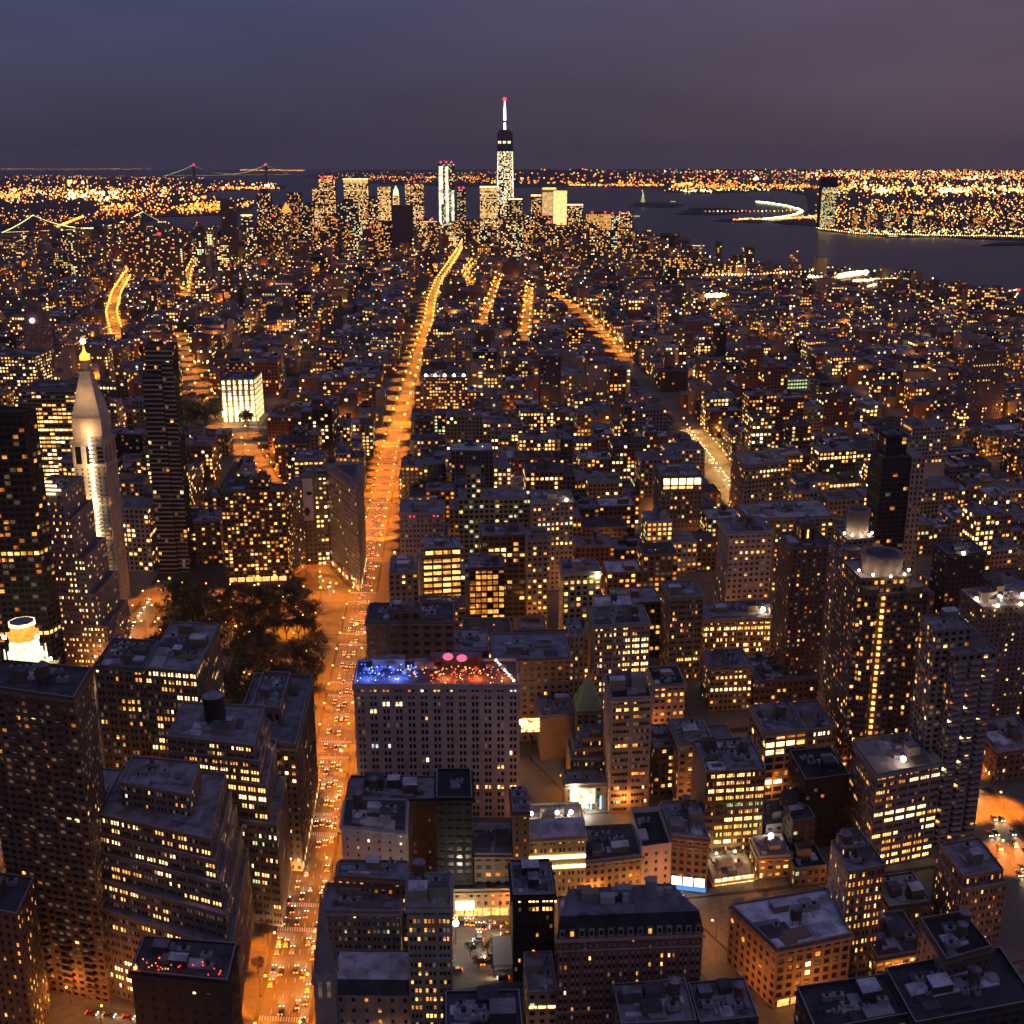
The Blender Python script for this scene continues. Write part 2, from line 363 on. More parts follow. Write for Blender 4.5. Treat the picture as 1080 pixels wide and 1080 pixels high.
def block(name, label, xl, yl, xr, yr, Yg, depth, col=tan, vb=None, bay=4., flh=3.9, fw=.55, fh=.5, lit=.12, pal='AAYO', rows=(), roof=roofb, group=1,
          vols=None, blp=None, brp=None, gpad=.10, tank=0, bulk=1, gear=1., par=1., sidecol=None, sidebays=True, sidelit=None, cat='building', cap=None, blocks=0, dim=.12, cornice=None,
          ledge=(), seed=None, extra=None, trim=None, topfloors=None, base=True, h=None, scale=1.):
    rg = random.Random(seed if seed is not None else hash((int(xl), int(yl), int(Yg))) % 99991)
    h, fl, fr, br, bl = footprint_px(xl, yl, xr, yr, Yg, depth)
    if blp: bl = np.array(G(*blp, h))
    if brp: br = np.array(G(*brp, h))
    c = (fl+fr+br+bl)/4; root = thing(name, (c[0], c[1], 0.15), label, cat)
    wm = wall_mat(col); sm = wall_mat(sidecol) if sidecol else wm; rm = roof_mat(roof)
    if cap is None:
        cap = 100 if Yg < 900 else 40
    mb = MB(); slots = []
    def at(s, t): return fl*(1-s)*(1-t)+fr*s*(1-t)+br*s*t+bl*(1-s)*t
    for vi, v in enumerate(vols or [(0, 1, 0, 1, 0, 1)]):
        s0, s1, t0, t1, f0, f1 = v[:6]; z0, z1 = f0*h+(.15 if f0 == 0 else 0), f1*h
        q = [at(s0, t0), at(s1, t0), at(s1, t1), at(s0, t1)]
        fwid = np.hypot(*(q[1]-q[0])); nb = max(1, round(fwid/bay)); nf = max(1, round((z1-z0)/flh))
        if len(v) > 6: nf = v[6]
        s_ = []
        wall_face(mb, s_, q[0], q[1], z0, z1, wm, nb, nf, fw, fh, group=group, trim=wall_mat(trim) if trim else None, gpad=gpad)
        sw = np.hypot(*(q[2]-q[1])); sb = max(1, round(sw/bay)) if sidebays else 0
        wall_face(mb, s_, q[1], q[2], z0, z1, sm, sb, nf, fw*.85, fh, rec=.12, group=group, face='r')
        wall_face(mb, s_, q[2], q[3], z0, z1, sm)
        wall_face(mb, s_, q[3], q[0], z0, z1, sm, sb, nf, fw*.85, fh, rec=.12, group=group, face='l')
        base_fl = round(h*(1-f1)/flh)
        for s in s_: s['fl'] += base_fl if len(v) <= 6 else 0; s['v'] = vi
        slots += s_
        sub = random.Random(rg.random())
        last = f1 >= 1
        roof_parts(root, q, z1, wm, rm, sub, par=par, gear=gear if last else .4, tank=tank if last else 0, bulk=bulk if last else 0, scale=scale)
    mb.build('wall', root)
    put_windows(root, slots, rg, lit, pal, rows, sidelit, cap, blocks, dim)
    q = [fl, fr, br, bl]
    if cornice is None and not vols and rg.random() < .7: cornice = True
    if cornice:
        k = MB(); cm = wall_mat(cornice if isinstance(cornice, tuple) else tuple(min(.6, v*1.15) for v in col)); o = .9
        dd = (fr-fl)/np.hypot(*(fr-fl)); nn = np.array([dd[1], -dd[0]])
        pp = [fl-dd*o+nn*o, fr+dd*o+nn*o, br+dd*o, bl-dd*o]
        k.prism([tuple(p) for p in pp], h-1.4, h-.4, cm, bottom=True); k.build('cornice', root)
        for lz in ledge:
            k = MB(); k.prism([tuple(p) for p in (fl-dd*.5+nn*.5, fr+dd*.5+nn*.5, fr+dd*.5+nn*.02, fl-dd*.5+nn*.02)], h*lz, h*lz+.7, cm, bottom=True); k.build('ledge', root)
    FOOT.append((np.array(q), min(xl, xr), max(xl, xr), vb, Yg))
    if extra: extra(root, dict(at=at, h=h, fl=fl, fr=fr, br=br, bl=bl, wm=wm, rg=rg))
    return root

# ------------------------------------------------------------------ ground, water, land
def noise_mat(name, c0, c1, scale, rough=.8, bump=0.):
    m = bpy.data.materials.new(name); m.use_nodes = True; t = m.node_tree; b = t.nodes['Principled BSDF']
    g = N(t, 'ShaderNodeNewGeometry'); n = N(t, 'ShaderNodeTexNoise', inp={'Scale': scale, 'Detail': 8., 'Roughness': .65}); t.links.new(g.outputs['Position'], n.inputs['Vector'])
    r = N(t, 'ShaderNodeValToRGB'); r.color_ramp.elements[0].position = .35; r.color_ramp.elements[1].position = .65
    r.color_ramp.elements[0].color = (*c0, 1); r.color_ramp.elements[1].color = (*c1, 1)
    t.links.new(n.outputs[0], r.inputs[0]); t.links.new(r.outputs[0], b.inputs['Base Color']); b.inputs['Roughness'].default_value = rough
    if bump:
        k = N(t, 'ShaderNodeBump', inp={'Strength': bump, 'Distance': 1.}); t.links.new(n.outputs[0], k.inputs['Height']); t.links.new(k.outputs[0], b.inputs['Normal'])
    return m
ASPH = noise_mat('asphalt', (.075, .07, .068), (.14, .13, .125), .35, .55)
PAVE = noise_mat('pavement_concrete', (.11, .10, .095), (.18, .165, .155), .5, .8)
LAND = noise_mat('land', (.030, .026, .028), (.055, .048, .048), .004, .95)
WATER = noise_mat('river_water', (.018, .016, .026), (.028, .024, .036), .02, .32, .25)
wb = WATER.node_tree.nodes['Principled BSDF']; wb.inputs['IOR'].default_value = 1.33
def sheet(name, pts, z, m, off=0.):
    b = MB(); b.quads([[(*p, z) for p in pts]], m); o = b.build(name); o['kind'] = 'structure'; return o
R0 = 34000.
sheet('water', [(R0*math.sin(a)*.75, 200+R0*math.cos(a)) for a in np.linspace(.9, -.9, 40)]+[(-9000, -900), (9000, -900)], -3., WATER)
def coast(name, px, extra=(), z=0., thick=3.4):
    pts = [G(x, y, z) for x, y in px]+list(extra)
    A = sum(pts[i][0]*pts[(i+1) % len(pts)][1]-pts[(i+1) % len(pts)][0]*pts[i][1] for i in range(len(pts)))
    if A < 0: pts = pts[::-1]
    b = MB(); b.prism(pts, z-thick, z, LAND)
    o = b.build(name); o['kind'] = 'structure'; return pts
MANH_W = [(1110, 330), (1080, 321), (1045, 312), (1020, 305), (990, 306), (965, 297), (900, 289), (858, 290), (800, 284), (770, 276), (735, 267), (700, 261), (666, 255), (655, 247), (640, 243)]
MANH_E = [(600, 238), (520, 236), (430, 234), (350, 235), (320, 239), (290, 243), (235, 245), (170, 246), (120, 250), (60, 256), (0, 262), (-60, 270), (-160, 290)]
MP = coast('ground', MANH_W+MANH_E, [(-2400, 300), (-900, -600), (1500, -600), (2200, 300)])
BROOK = [(-120, 249), (-40, 246), (40, 243.5), (100, 240.5), (150, 236), (166, 228.5), (200, 228), (232, 226.5), (262, 221), (272, 214), (262, 211), (238, 209.5), (205, 206), (228, 201.5), (262, 201), (298, 199.5), (303, 195.5), (255, 191), (200, 187.5), (100, 185.6), (0, 185.2), (-150, 185.6)]
BP = coast('land', BROOK)
SI = [(318, 186.4), (400, 194), (480, 196.5), (540, 197.6), (612, 196.8), (690, 198), (700, 202.5), (740, 203.8), (790, 202.6), (828, 200.5), (838, 204), (850, 206), (853, 221), (845, 231), (812, 233), (826, 236), (858, 238), (866, 243), (905, 246.5), (940, 249.5), (990, 249.5), (1040, 252), (1085, 253), (1180, 258), (1400, 190), (1250, 179.6), (900, 178.4), (700, 178.2), (500, 178.6), (380, 179.6), (330, 183)]
NP_ = coast('land', SI)
for nm, px in (('island', [(664, 217.2), (700, 219), (716, 218.2), (722, 216), (700, 213.6), (672, 213.6)]), ('island', [(712, 226), (760, 226.5), (790, 223.5), (770, 219.5), (730, 219)]),
               ('pier_land', [(752, 232.6), (800, 235), (812, 233), (770, 230.6)]), ('pier_land', [(1035, 258.6), (1085, 258), (1085, 254.6), (1050, 256)]),
               ('shoal', [(-200, 179.2), (160, 178.6), (160, 178.1), (-200, 178.1)])):
    coast(nm, px)
# low wooded hills on the far shore
b = MB(); rr = random.Random(3)
xs = np.linspace(505, 760, 46); ridge = [(*GY(x, 180.4, 17500), x) for x in xs]
hill = []
for i, x in enumerate(xs):
    X, _ = GY(x, 190, 17500); hz = 60+95*math.exp(-((x-600)/62)**2)+22*math.sin(i*.7)+rr.uniform(-8, 8)
    hill.append((X, hz))
for i in range(len(hill)-1):
    (x0, h0), (x1, h1) = hill[i], hill[i+1]
    b.quads([[(x0, 15200, 0), (x1, 15200, 0), (x1, 17500, h1), (x0, 17500, h0)], [(x1, 21000, 0), (x0, 21000, 0), (x0, 17500, h0), (x1, 17500, h1)]], LAND)
o = b.build('hills'); o['kind'] = 'structure'

# the air: one closed box of thin haze round everything
hz = MB(); hz.box(-31000, 31000, -1100, 39000, -5, 585, LAND, bottom=True); ho = hz.build('haze'); ho['kind'] = 'stuff'; ho.data.materials.clear()
m = bpy.data.materials.new('haze_air'); m.use_nodes = True; t = m.node_tree; t.nodes.clear(); v_ = N(t, 'ShaderNodeVolumePrincipled'); oo = N(t, 'ShaderNodeOutputMaterial'); t.links.new(v_.outputs[0], oo.inputs['Volume'])
v_.inputs['Density'].default_value = 2.4e-5; v_.inputs['Color'].default_value = (.82, .80, .85, 1); v_.inputs['Anisotropy'].default_value = .3
ho.data.materials.append(m)

# street grid (grid coordinates, avenues X, streets Y)
AV5, AV6, AVM, AVP = -66., 258., -216., -352.
def st(k): return (33.5-k)*80.5
ROADS = []                                                            # (polyline in scene coordinates, half width)
def grid_line(a, bb, n=24): return [bend(a[0]+(bb[0]-a[0])*i/n, a[1]+(bb[1]-a[1])*i/n) for i in range(n+1)]
def px_line(px): return [G(*p) for p in px]
def road_sheet(name, line, hw, z, m=None):
    pts = np.array(line); d = np.gradient(pts, axis=0); d /= np.hypot(d[:, 0], d[:, 1])[:, None]; n = np.stack([d[:, 1], -d[:, 0]], -1)
    l, r = pts-n*hw, pts+n*hw; b = MB()
    b.quads([[(*l[i], z), (*r[i], z), (*r[i+1], z), (*l[i+1], z)] for i in range(len(pts)-1)] if np.cross(d[0], n[0]) > 0 else
            [[(*r[i], z), (*l[i], z), (*l[i+1], z), (*r[i+1], z)] for i in range(len(pts)-1)], m or ASPH)
    o = b.build(name); o['kind'] = 'structure'; ROADS.append((pts, hw)); return o
FIFTH = grid_line((AV5, 260), (AV5, 1300), 30)+px_line([(440, 380), (452, 345), (455, 320), (464, 298), (476, 280), (487, 262), (492, 252)])
road_sheet('avenue', FIFTH, 9.5, .010)
_s6 = [(G(1062, 888)[0]+(G(768, 503)[0]-G(1062, 888)[0])*(y-496)/(1175-496), y) for y in range(300, 1560, 60)]
SIXTH = _s6+px_line([(690, 417), (655, 372), (638, 352), (622, 335), (600, 320), (578, 308)])
road_sheet('avenue', SIXTH, 10, .012)
MADISON = grid_line((AVM, 260), (AVM, 870), 20); road_sheet('avenue', MADISON, 8, .014)
BWAY1 = grid_line((152, 262), (AV5+2, 850), 24); road_sheet('broadway', BWAY1, 9, .018)
BWAY2 = [G(385, 638)]+px_line([(352, 618), (322, 585), (304, 552), (292, 520), (262, 470), (215, 418), (204, 398), (196, 378), (190, 350)]); road_sheet('broadway', BWAY2, 9, .020)
BOW = px_line([(124, 358), (118, 335), (124, 312), (134, 295), (148, 278), (160, 266)]); road_sheet('avenue', BOW, 12, .016)
L1 = px_line([(196, 312), (199, 292), (206, 276)]); L2 = px_line([(227, 305), (229, 290), (228, 278)])
L3 = px_line([(509, 342), (518, 318), (526, 296)]); L4 = px_line([(553, 360), (556, 330), (559, 302)])
L5 = px_line([(433, 276), (437, 262)]); L6 = px_line([(498, 300), (490, 290), (500, 278)])
for l in (L1, L2, L3, L4, L6): road_sheet('street', l, 9, .022)
STREETS = {}
for k in list(range(31, 8, -1)):
    w = 12 if k == 23 or k == 14 else 6.5
    ln = grid_line((-1100 if k < 26 else -520, st(k)), (1400 if k < 26 else 620, st(k)), 40); STREETS[k] = ln
    road_sheet('cross_street', ln, w, .026 if k % 2 else .030)
# pavements: one raised slab per block
avs = [-1000, -802, -605, -480, AVP, AVM, AV5, AV6, 532, 806, 1080, 1354]
b = MB()
def inblock(x0, x1, y0, y1):
    n = 6
    e = [bend(x0+(x1-x0)*i/n, y0) for i in range(n)]+[bend(x1, y0+(y1-y0)*i/2) for i in range(2)]+[bend(x1-(x1-x0)*i/n, y1) for i in range(n)]+[bend(x0, y1-(y1-y0)*i/2) for i in range(2)]
    return e
for k in range(31, 12, -1):
    for a0, a1 in zip(avs, avs[1:]):
        if abs((a0+a1)/2) > 300+st(k)*.7: continue
        y0, y1 = st(k)+(13 if k in (23, 14) else 7.5), st(k-1)-(13 if k-1 in (23, 14) else 7.5); x0, x1 = a0+11, a1-11
        if a0 == AV5 and k > 23:                                      # Broadway cuts these blocks in two
            bx = lambda y: 152+(AV5+2-152)*(y-262)/(850-262)
            for lo, hi in ((lambda y: x0, lambda y: bx(y)-10), (lambda y: bx(y)+10, lambda y: x1)):
                if hi(y1)-lo(y1) > 6: b.prism([bend(lo(y0), y0), bend(hi(y0), y0), bend(hi(y1), y1), bend(lo(y1), y1)], .0, .15, PAVE)
            continue
        if a1 == AV5 and 14 < k <= 23 and k > 17:
            continue
        b.prism(inblock(x0, x1, y0, y1), 0, .15, PAVE)
o = b.build('pavement'); o['kind'] = 'structure'
# painted markings
PAINT = plain('road_paint', (.75, .72, .66), .6)
b = MB()
def along(line, step, start=0.):
    pts = np.array(line); seg = np.hypot(*np.diff(pts, axis=0).T); cum = np.concatenate([[0], np.cumsum(seg)]); s = start; out = []
    while s < cum[-1]:
        i = min(len(seg)-1, np.searchsorted(cum, s, side='right')-1); t = (s-cum[i])/seg[i]
        d = (pts[i+1]-pts[i])/seg[i]; out.append((pts[i]+d*seg[i]*t, d)); s += step
    return out
def dash(line, off, step, ln, w, z, start=0., end=1e9):
    for i, (p, d) in enumerate(along(line, step, start)):
        if p[1] > end: break
        n = np.array([d[1], -d[0]]); c = p+n*off
        a = [c+n*i*w/2+d*j*ln/2 for i, j in ((-1, -1), (1, -1), (1, 1), (-1, 1))]
        b.quads([[(*q, z) for q in a]], PAINT)
for off in (-5.4, -1.8, 1.8, 5.4): dash(FIFTH, off, 9, 3, .22, .045, end=1400)
for off in (-5, 0, 5): dash(SIXTH, off, 9, 3, .22, .045, end=700)
for k in range(30, 15, -1):                                           # crosswalks
    for sx in (-9.5, 9.5):
        for ax in (AV5,):
            for i in range(-9, 10):
                x, y = ax+i*1., st(k)+sx
                q = [bend(x-.3, y-1.6), bend(x+.3, y-1.6), bend(x+.3, y+1.6), bend(x-.3, y+1.6)]; b.quads([[(*p, .047) for p in q]], PAINT)
o = b.build('road_markings'); o['kind'] = 'structure'
# the park north of the wedge building
GRASS = noise_mat('park_lawn', (.035, .045, .018), (.07, .06, .03), .12, .95)
PARK = [bend(*p) for p in ((AVM+14, 628), (AV5-14, 628), (AV5-14, 700), (AV5-34, 826), (AVM+14, 826))]
b = MB(); b.prism(PARK, .15, .22, GRASS); o = b.build('park_lawn'); o['kind'] = 'structure'
b = MB(); PATH = noise_mat('park_path', (.22, .17, .13), (.32, .25, .20), .4)
for a_, c_ in (((AVM+16, 640), (AV5-36, 818)), ((AV5-18, 640), (AVM+18, 815)), ((AVM+14, 730), (AV5-22, 725)), ((-145, 630), (-150, 822)), ((AVM+30, 660), (AV5-30, 664))):
    pp = grid_line(a_, c_, 8); w = 2.4
    for i in range(8):
        p, q = np.array(pp[i]), np.array(pp[i+1]); d = (q-p)/np.hypot(*(q-p)); n = np.array([d[1], -d[0]])*w
        b.quads([[(*(p-n), .235), (*(p+n), .235), (*(q+n), .235), (*(q-n), .235)]], PATH)
pc = bend(-146, 720); b.quads([[(pc[0]+11*math.cos(a), pc[1]+11*math.sin(a), .24) for a in np.linspace(0, 2*math.pi, 17)[:-1]]], PATH)
o = b.build('park_path'); o['kind'] = 'structure'

# ------------------------------------------------------------------ placed buildings (nearest rows first)
def emit_panel(root, name, a, bb, z0, z1, mat, out=.25, depth=.2):
    """thin upright box from a to bb standing proud of a facade"""
    a = np.array(a, float); bb = np.array(bb, float); d = (bb-a)/np.hypot(*(bb-a)); n = np.array([d[1], -d[0]])
    m = MB(); m.prism([tuple(a+n*(out+depth)), tuple(bb+n*(out+depth)), tuple(bb+n*out), tuple(a+n*out)], z0, z1, mat, bottom=True)
    return m.build(name, root)
FLOOD = emit('floodlight', (1, .80, .50), 30., light=True); FLOODW = emit('floodlight_white', (1, .95, .8), 30., light=True)
SHOP = emit('shop_window', (1, .66, .26), 2.6, light=True, vary=.7, scale=.5); SHOPO = emit('shop_window_orange', (1, .42, .10), 2.2, light=True, vary=.6, scale=.5)
def shops(root, k, m=None, z0=.6, z1=4.2, u0=.04, u1=.96, n=5, face=('fl', 'fr')):
    a, c = k[face[0]], k[face[1]]; rg = k['rg']
    for i in range(n):
        s, e = u0+(u1-u0)*(i+.08)/n, u0+(u1-u0)*(i+.92)/n
        emit_panel(root, 'shop_front', a+(c-a)*s, a+(c-a)*e, z0, z1, m or SHOP, out=.02, depth=.1)
def flood(root, p, r=.7, m=None, power=0, col=(1, .75, .45)):
    b = MB(); b.ball(p, r, m or FLOOD, 8, 6); b.bar((p[0], p[1], p[2]-2.2), (p[0], p[1], p[2]-r*.8), .2, PIPE); o = b.build('floodlight', root)
    if power:
        l = bpy.data.lights.new('flood_glow', 'POINT'); l.energy = power; l.color = col; l.shadow_soft_size = 1.
        q = bpy.data.objects.new('flood_glow', l); SC.collection.objects.link(q); q.parent = root
        rl = root.location; q.location = (p[0]-rl[0], p[1]-rl[1], p[2]-rl[2]+1.5)
    return o

# -- the slab and terraces along the left edge
def x_slab(root, k):
    h = k['h']
    for s in (.12, .35, .58, .81):                                    # stacked balcony columns
        for side in (0, 1):
            p = k['at'](s+.10*side, 0)
    b = MB()
    for j in range(2, int(h/3.1)):
        for s in (.02, .27, .52, .77):
            a, c = k['at'](s, 0), k['at'](s+.11, 0); d = (c-a)/np.hypot(*(c-a)); n = np.array([d[1], -d[0]])
            b.prism([tuple(a+n*1.3), tuple(c+n*1.3), tuple(c+n*.01), tuple(a+n*.01)], j*3.1, j*3.1+.9, k['wm'], bottom=True)
    b.build('balcony_stacks', root)['kind'] = 'stuff'
block('apartment_tower', 'tall brown balconied slab tower filling the lower left edge, in front of the floodlit lantern', -22, 724, 78, 738, 385, 24, brown, vb=1035, bay=3.4, flh=3.1, fw=.62, fh=.5,
      lit=.055, pal='OOAYDD', roof=roofd, tank=1, bulk=2, blocks=13, dim=.30, extra=x_slab,
      rows=[(3, .35, .62, 'YA'), (8, .0, .2, 'YA'), (16, .75, .9, 'YW'), (26, .35, .45, 'O')])
def x_zig(root, k):
    for u, f in ((.0, 'Y'),): pass
    flood(root, (*k['at'](-.01, -.02), k['h']*.93), .6, FLOOD)
    flood(root, (*k['at'](-.01, -.03), k['h']*.86), .6, FLOOD)
block('office_building', 'brown stepped ziggurat office block with bright upper floors, below the round black tank', 103, 860, 222, 887, 398, 40, (.24, .17, .13), vb=1080, bay=5.2, flh=3.7, fw=.72, fh=.50,
      group=3, lit=.16, pal='YYAAW', blocks=9, roof=roofb, gear=1.2, bulk=0, h=None, dim=.2,
      vols=[(-.03, 1.16, -.28, 1, 0, .52), (-.02, 1.12, -.18, 1, .52, .66), (-.01, 1.08, -.10, 1, .66, .80), (0, 1.04, -.05, 1, .80, .90), (0, 1, 0, 1, .90, 1.), (.16, .80, .25, .8, 1., 1.13)],
      rows=[(0, .05, .20, 'W'), (0, .22, .36, 'W'), (0, .5, .6, 'Y'), (1, .72, .98, 'Y'), (2, .0, .2, 'W'), (3, .3, .6, 'W'), (4, .5, .6, 'W'), (5, .1, .35, 'YA'), (6, .70, .98, 'Y'), (7, .7, .95, 'D'), (9, .4, .56, 'Y'),
            (10, .5, .85, 'Y'), (13, .84, .96, 'Y'), (15, .15, .5, 'W'), (16, .1, .55, 'W'), (17, .0, .3, 'YW'), (1, .0, 1, 'Y', .4, 'r'), (4, 0, 1, 'Y', .4, 'r'), (7, 0, 1, 'A', .4, 'r')], extra=x_zig)
def x_dark(root, k):
    b = MB()
    for i in range(26):
        s, t = k['rg'].random(), k['rg'].uniform(.05, .4); p = k['at'](s, t); b.ball((*p, k['h']+.9+k['rg'].random()), .28, LIT['R'] if i % 2 else LIT['A'], 6, 4)
    b.build('terrace_lights', root)['kind'] = 'stuff'
    flood(root, (*k['at'](.05, .02), k['h']+2), .7, emit('terrace_lamp', (1, .25, .04), 6.))
block('office_building', 'black building with red lit roof terrace at the bottom edge under the ziggurat', 138, 1026, 240, 1036, 340, 22, dark, vb=1100, bay=5, flh=4, fw=.25, fh=.3, lit=.04, pal='WY', roof=roofd, dim=.02, bulk=2, extra=x_dark, cap=40)
def x_tank(root, k):
    p = k['at'](.47, .55); b = MB(); z = k['h']
    b.cyl(p, 4.6, z+1, z+12.5, wall_mat((.03, .024, .026), name='black_tank'), n=20); b.cyl(p, 4.8, z+12.5, z+14, roof_mat(roofb), n=20, r2=1.); b.build('round_water_tank', root)
block('office_building', 'stepped tan office building carrying a big round black tank, one blazing white window band', 176, 778, 268, 788, 452, 34, (.27, .19, .14), vb=960, bay=4.6, flh=3.7, fw=.72, fh=.5, group=3,
      lit=.13, pal='YYAW', blocks=8, roof=roofb, bulk=1, dim=.15,
      vols=[(0, 1.22, -.16, 1, 0, .60), (0, 1.12, -.08, 1, .60, .80), (0, 1.05, -.03, 1, .80, .92), (0, 1, 0, 1, .92, 1.)],
      rows=[(0, .3, .6, 'Y', .3), (2, .1, .9, 'A', .35), (3, .02, .66, 'W', 1), (4, .3, .98, 'Y', .9), (5, .72, 1, 'W', .9), (3, .7, 1, 'Y', .8), (3, 0, 1, 'Y', .7, 'r'), (10, .5, .98, 'W', .5), (11, .4, .9, 'G', .5), (13, .5, 1, 'A', .4), (15, .5, 1, 'Y', .7), (16, .5, .8, 'G', .7)], extra=x_tank)
block('loft_building', 'flat roofed block with pale parapet frame and inner penthouse beside the avenue and dark park', 243, 784, 312, 789, 485, 74, (.21, .135, .10), vb=905, bay=3.6, flh=3.8, fw=.5, fh=.5, lit=.2, pal='YYAAW', roof=(.16, .15, .19), gear=2., bulk=1,
      sidecol=(.20, .12, .09), sidelit=.05, par=2.2, cornice=(.30, .24, .2), vols=[(0, 1, 0, 1, 0, 1.), (.22, .68, .30, .84, 1., 1.10, 1)], extra=lambda r, k: [emit_panel(r, 'shop_front', k['fr']+(k['br']-k['fr'])*(i+.3)/12, k['fr']+(k['br']-k['fr'])*(i+.62)/12, .8, 3.2, (SHOP, SHOPO)[i % 2], out=.02, depth=.1) for i in range(12) if i not in (3, 7, 8)])
block('office_building', 'dark block with three roof vents and scattered amber squares, left of the lit twin', 99, 703, 150, 706, 532, 36, (.17, .125, .085), vb=810, bay=4.8, flh=4., fw=.7, fh=.55, group=2, lit=.15, pal='AAYYO', blocks=6, roof=roofd, gear=2, bulk=2,
      rows=[(0, .0, .1, 'W'), (1, .1, .6, 'A', .6), (4, .5, .9, 'A'), (5, .5, .9, 'Y', .8), (7, .5, .9, 'A', .8)], dim=.2)
block('office_building', 'office block with bluish roof boxes and white lit top row beside the vented one', 152, 706, 207, 710, 532, 62, (.20, .15, .11), vb=800, bay=4.2, flh=4., fw=.7, fh=.55, group=2, lit=.22, pal='AYYW', blocks=6, roof=roofb, gear=3, bulk=3,
      rows=[(0, .05, .98, 'W', 1), (3, .6, 1, 'W', 1), (2, .3, .7, 'A'), (6, .1, .95, 'A', .9), (4, .2, 1, 'D', .8)], sidelit=.25)
# -- floodlit lantern crown
def crown():
    X0, z = grid_at(22, 716, 560); c = G(22, 716, z); root = thing('lantern_tower', (*c, .15), 'brilliantly floodlit octagonal lantern crown above the brown slab tower', 'tower')
    st_ = wall_mat((.62, .55, .42), name='pale_stone'); b = MB(); b.box(c[0]-13, c[0]+13, c[1]-2, c[1]+24, .15, z, wall_mat(olive)); b.build('wall', root)
    cx, cy = c[0], c[1]+11
    b = MB(); b.cyl((cx, cy), 12, z, z+2, st_, 8)
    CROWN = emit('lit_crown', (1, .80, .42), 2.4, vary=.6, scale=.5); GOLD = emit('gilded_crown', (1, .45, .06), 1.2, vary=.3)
    b.build('crown_base', root)
    b = MB(); b.cyl((cx, cy), 9.6, z+2, z+11, CROWN, 8)
    for i in range(8):
        a = i*math.pi/4+math.pi/8; b.cyl((cx+10.3*math.cos(a), cy+10.3*math.sin(a)), .8, z+2, z+14, CROWN, 6, r2=.3)
    b.build('lantern_arcade', root)
    b = MB(); b.cyl((cx, cy), 7.8, z+11, z+19, CROWN, 8); b.build('upper_lantern', root)
    b = MB(); b.cyl((cx, cy), 7.6, z+19, z+22, GOLD, 8, r2=8.6); b.cyl((cx, cy), 6.6, z+22, z+27, GOLD, 8); b.cyl((cx, cy), 7.2, z+27, z+28.6, CROWN, 8); b.cyl((cx, cy), 6.4, z+28.62, z+28.7, roof_mat(roofb), 8); b.build('lantern_cap', root)
    for i in range(8):
        a = i*math.pi/4+.3; flood(root, (cx+12*math.cos(a), cy+12*math.sin(a), z+5), .9, FLOODW, 6000 if i % 2 else 0, (1, .95, .65))
    for sx in (-8.6, 8.6): flood(root, (cx+sx, cy-4, z+21), 1.1, FLOOD)
    FOOT.append((np.array([(cx-14, cy-14), (cx+14, cy-14), (cx+14, cy+14), (cx-14, cy+14)]), 0, 58, 735, 560))
crown()
# -- behind them
block('office_tower', 'pale stepped limestone block with windows in clusters, in front of the white spire tower', 31, 521, 66, 522, 690, 50, (.33, .25, .22), vb=690, bay=4.4, flh=4., fw=.55, fh=.42, group=2, lit=.38, pal='YYAAW', roof=roofd, blocks=0,
      vols=[(-.02, 2.0, -.13, .9, 0, .26), (0, 1.75, -.10, .9, .26, .44), (0, 1.5, -.06, .9, .44, .64), (0, 1.2, -.03, .9, .64, .86), (0, 1, 0, .9, .86, 1.)], sidelit=.15, bulk=0, dim=.1,
      extra=lambda r, k: [emit_panel(r, 'sign_light', k['at'](.02+.05*i, -.01), k['at'](.75+.12*i-(.3 if i == 3 else 0), -.01), k['h']+8-2.6*i, k['h']+9.2-2.6*i, LIT['W'], out=.5+.05*i) for i in range(4)])
block('glass_tower', 'black glass tower on the left edge with two glowing orange floors', -34, 437, 24, 436, 613, 22, (.06, .035, .025), vb=660, bay=3.6, flh=3.9, fw=.8, fh=.6, lit=.10, pal='OOAO', roof=black, dim=.12,
      rows=[(21, 0, 1, 'AY', .75), (22, .0, .5, 'A', .7), (34, 0, 1, 'Y', 1), (35, 0, .1, 'Y'), (18, .2, .6, 'O', .6), (34, 0, 1, 'Y', 1, 'r'), (21, 0, .6, 'A', .8, 'r')], bulk=0, tank=0, gear=0)
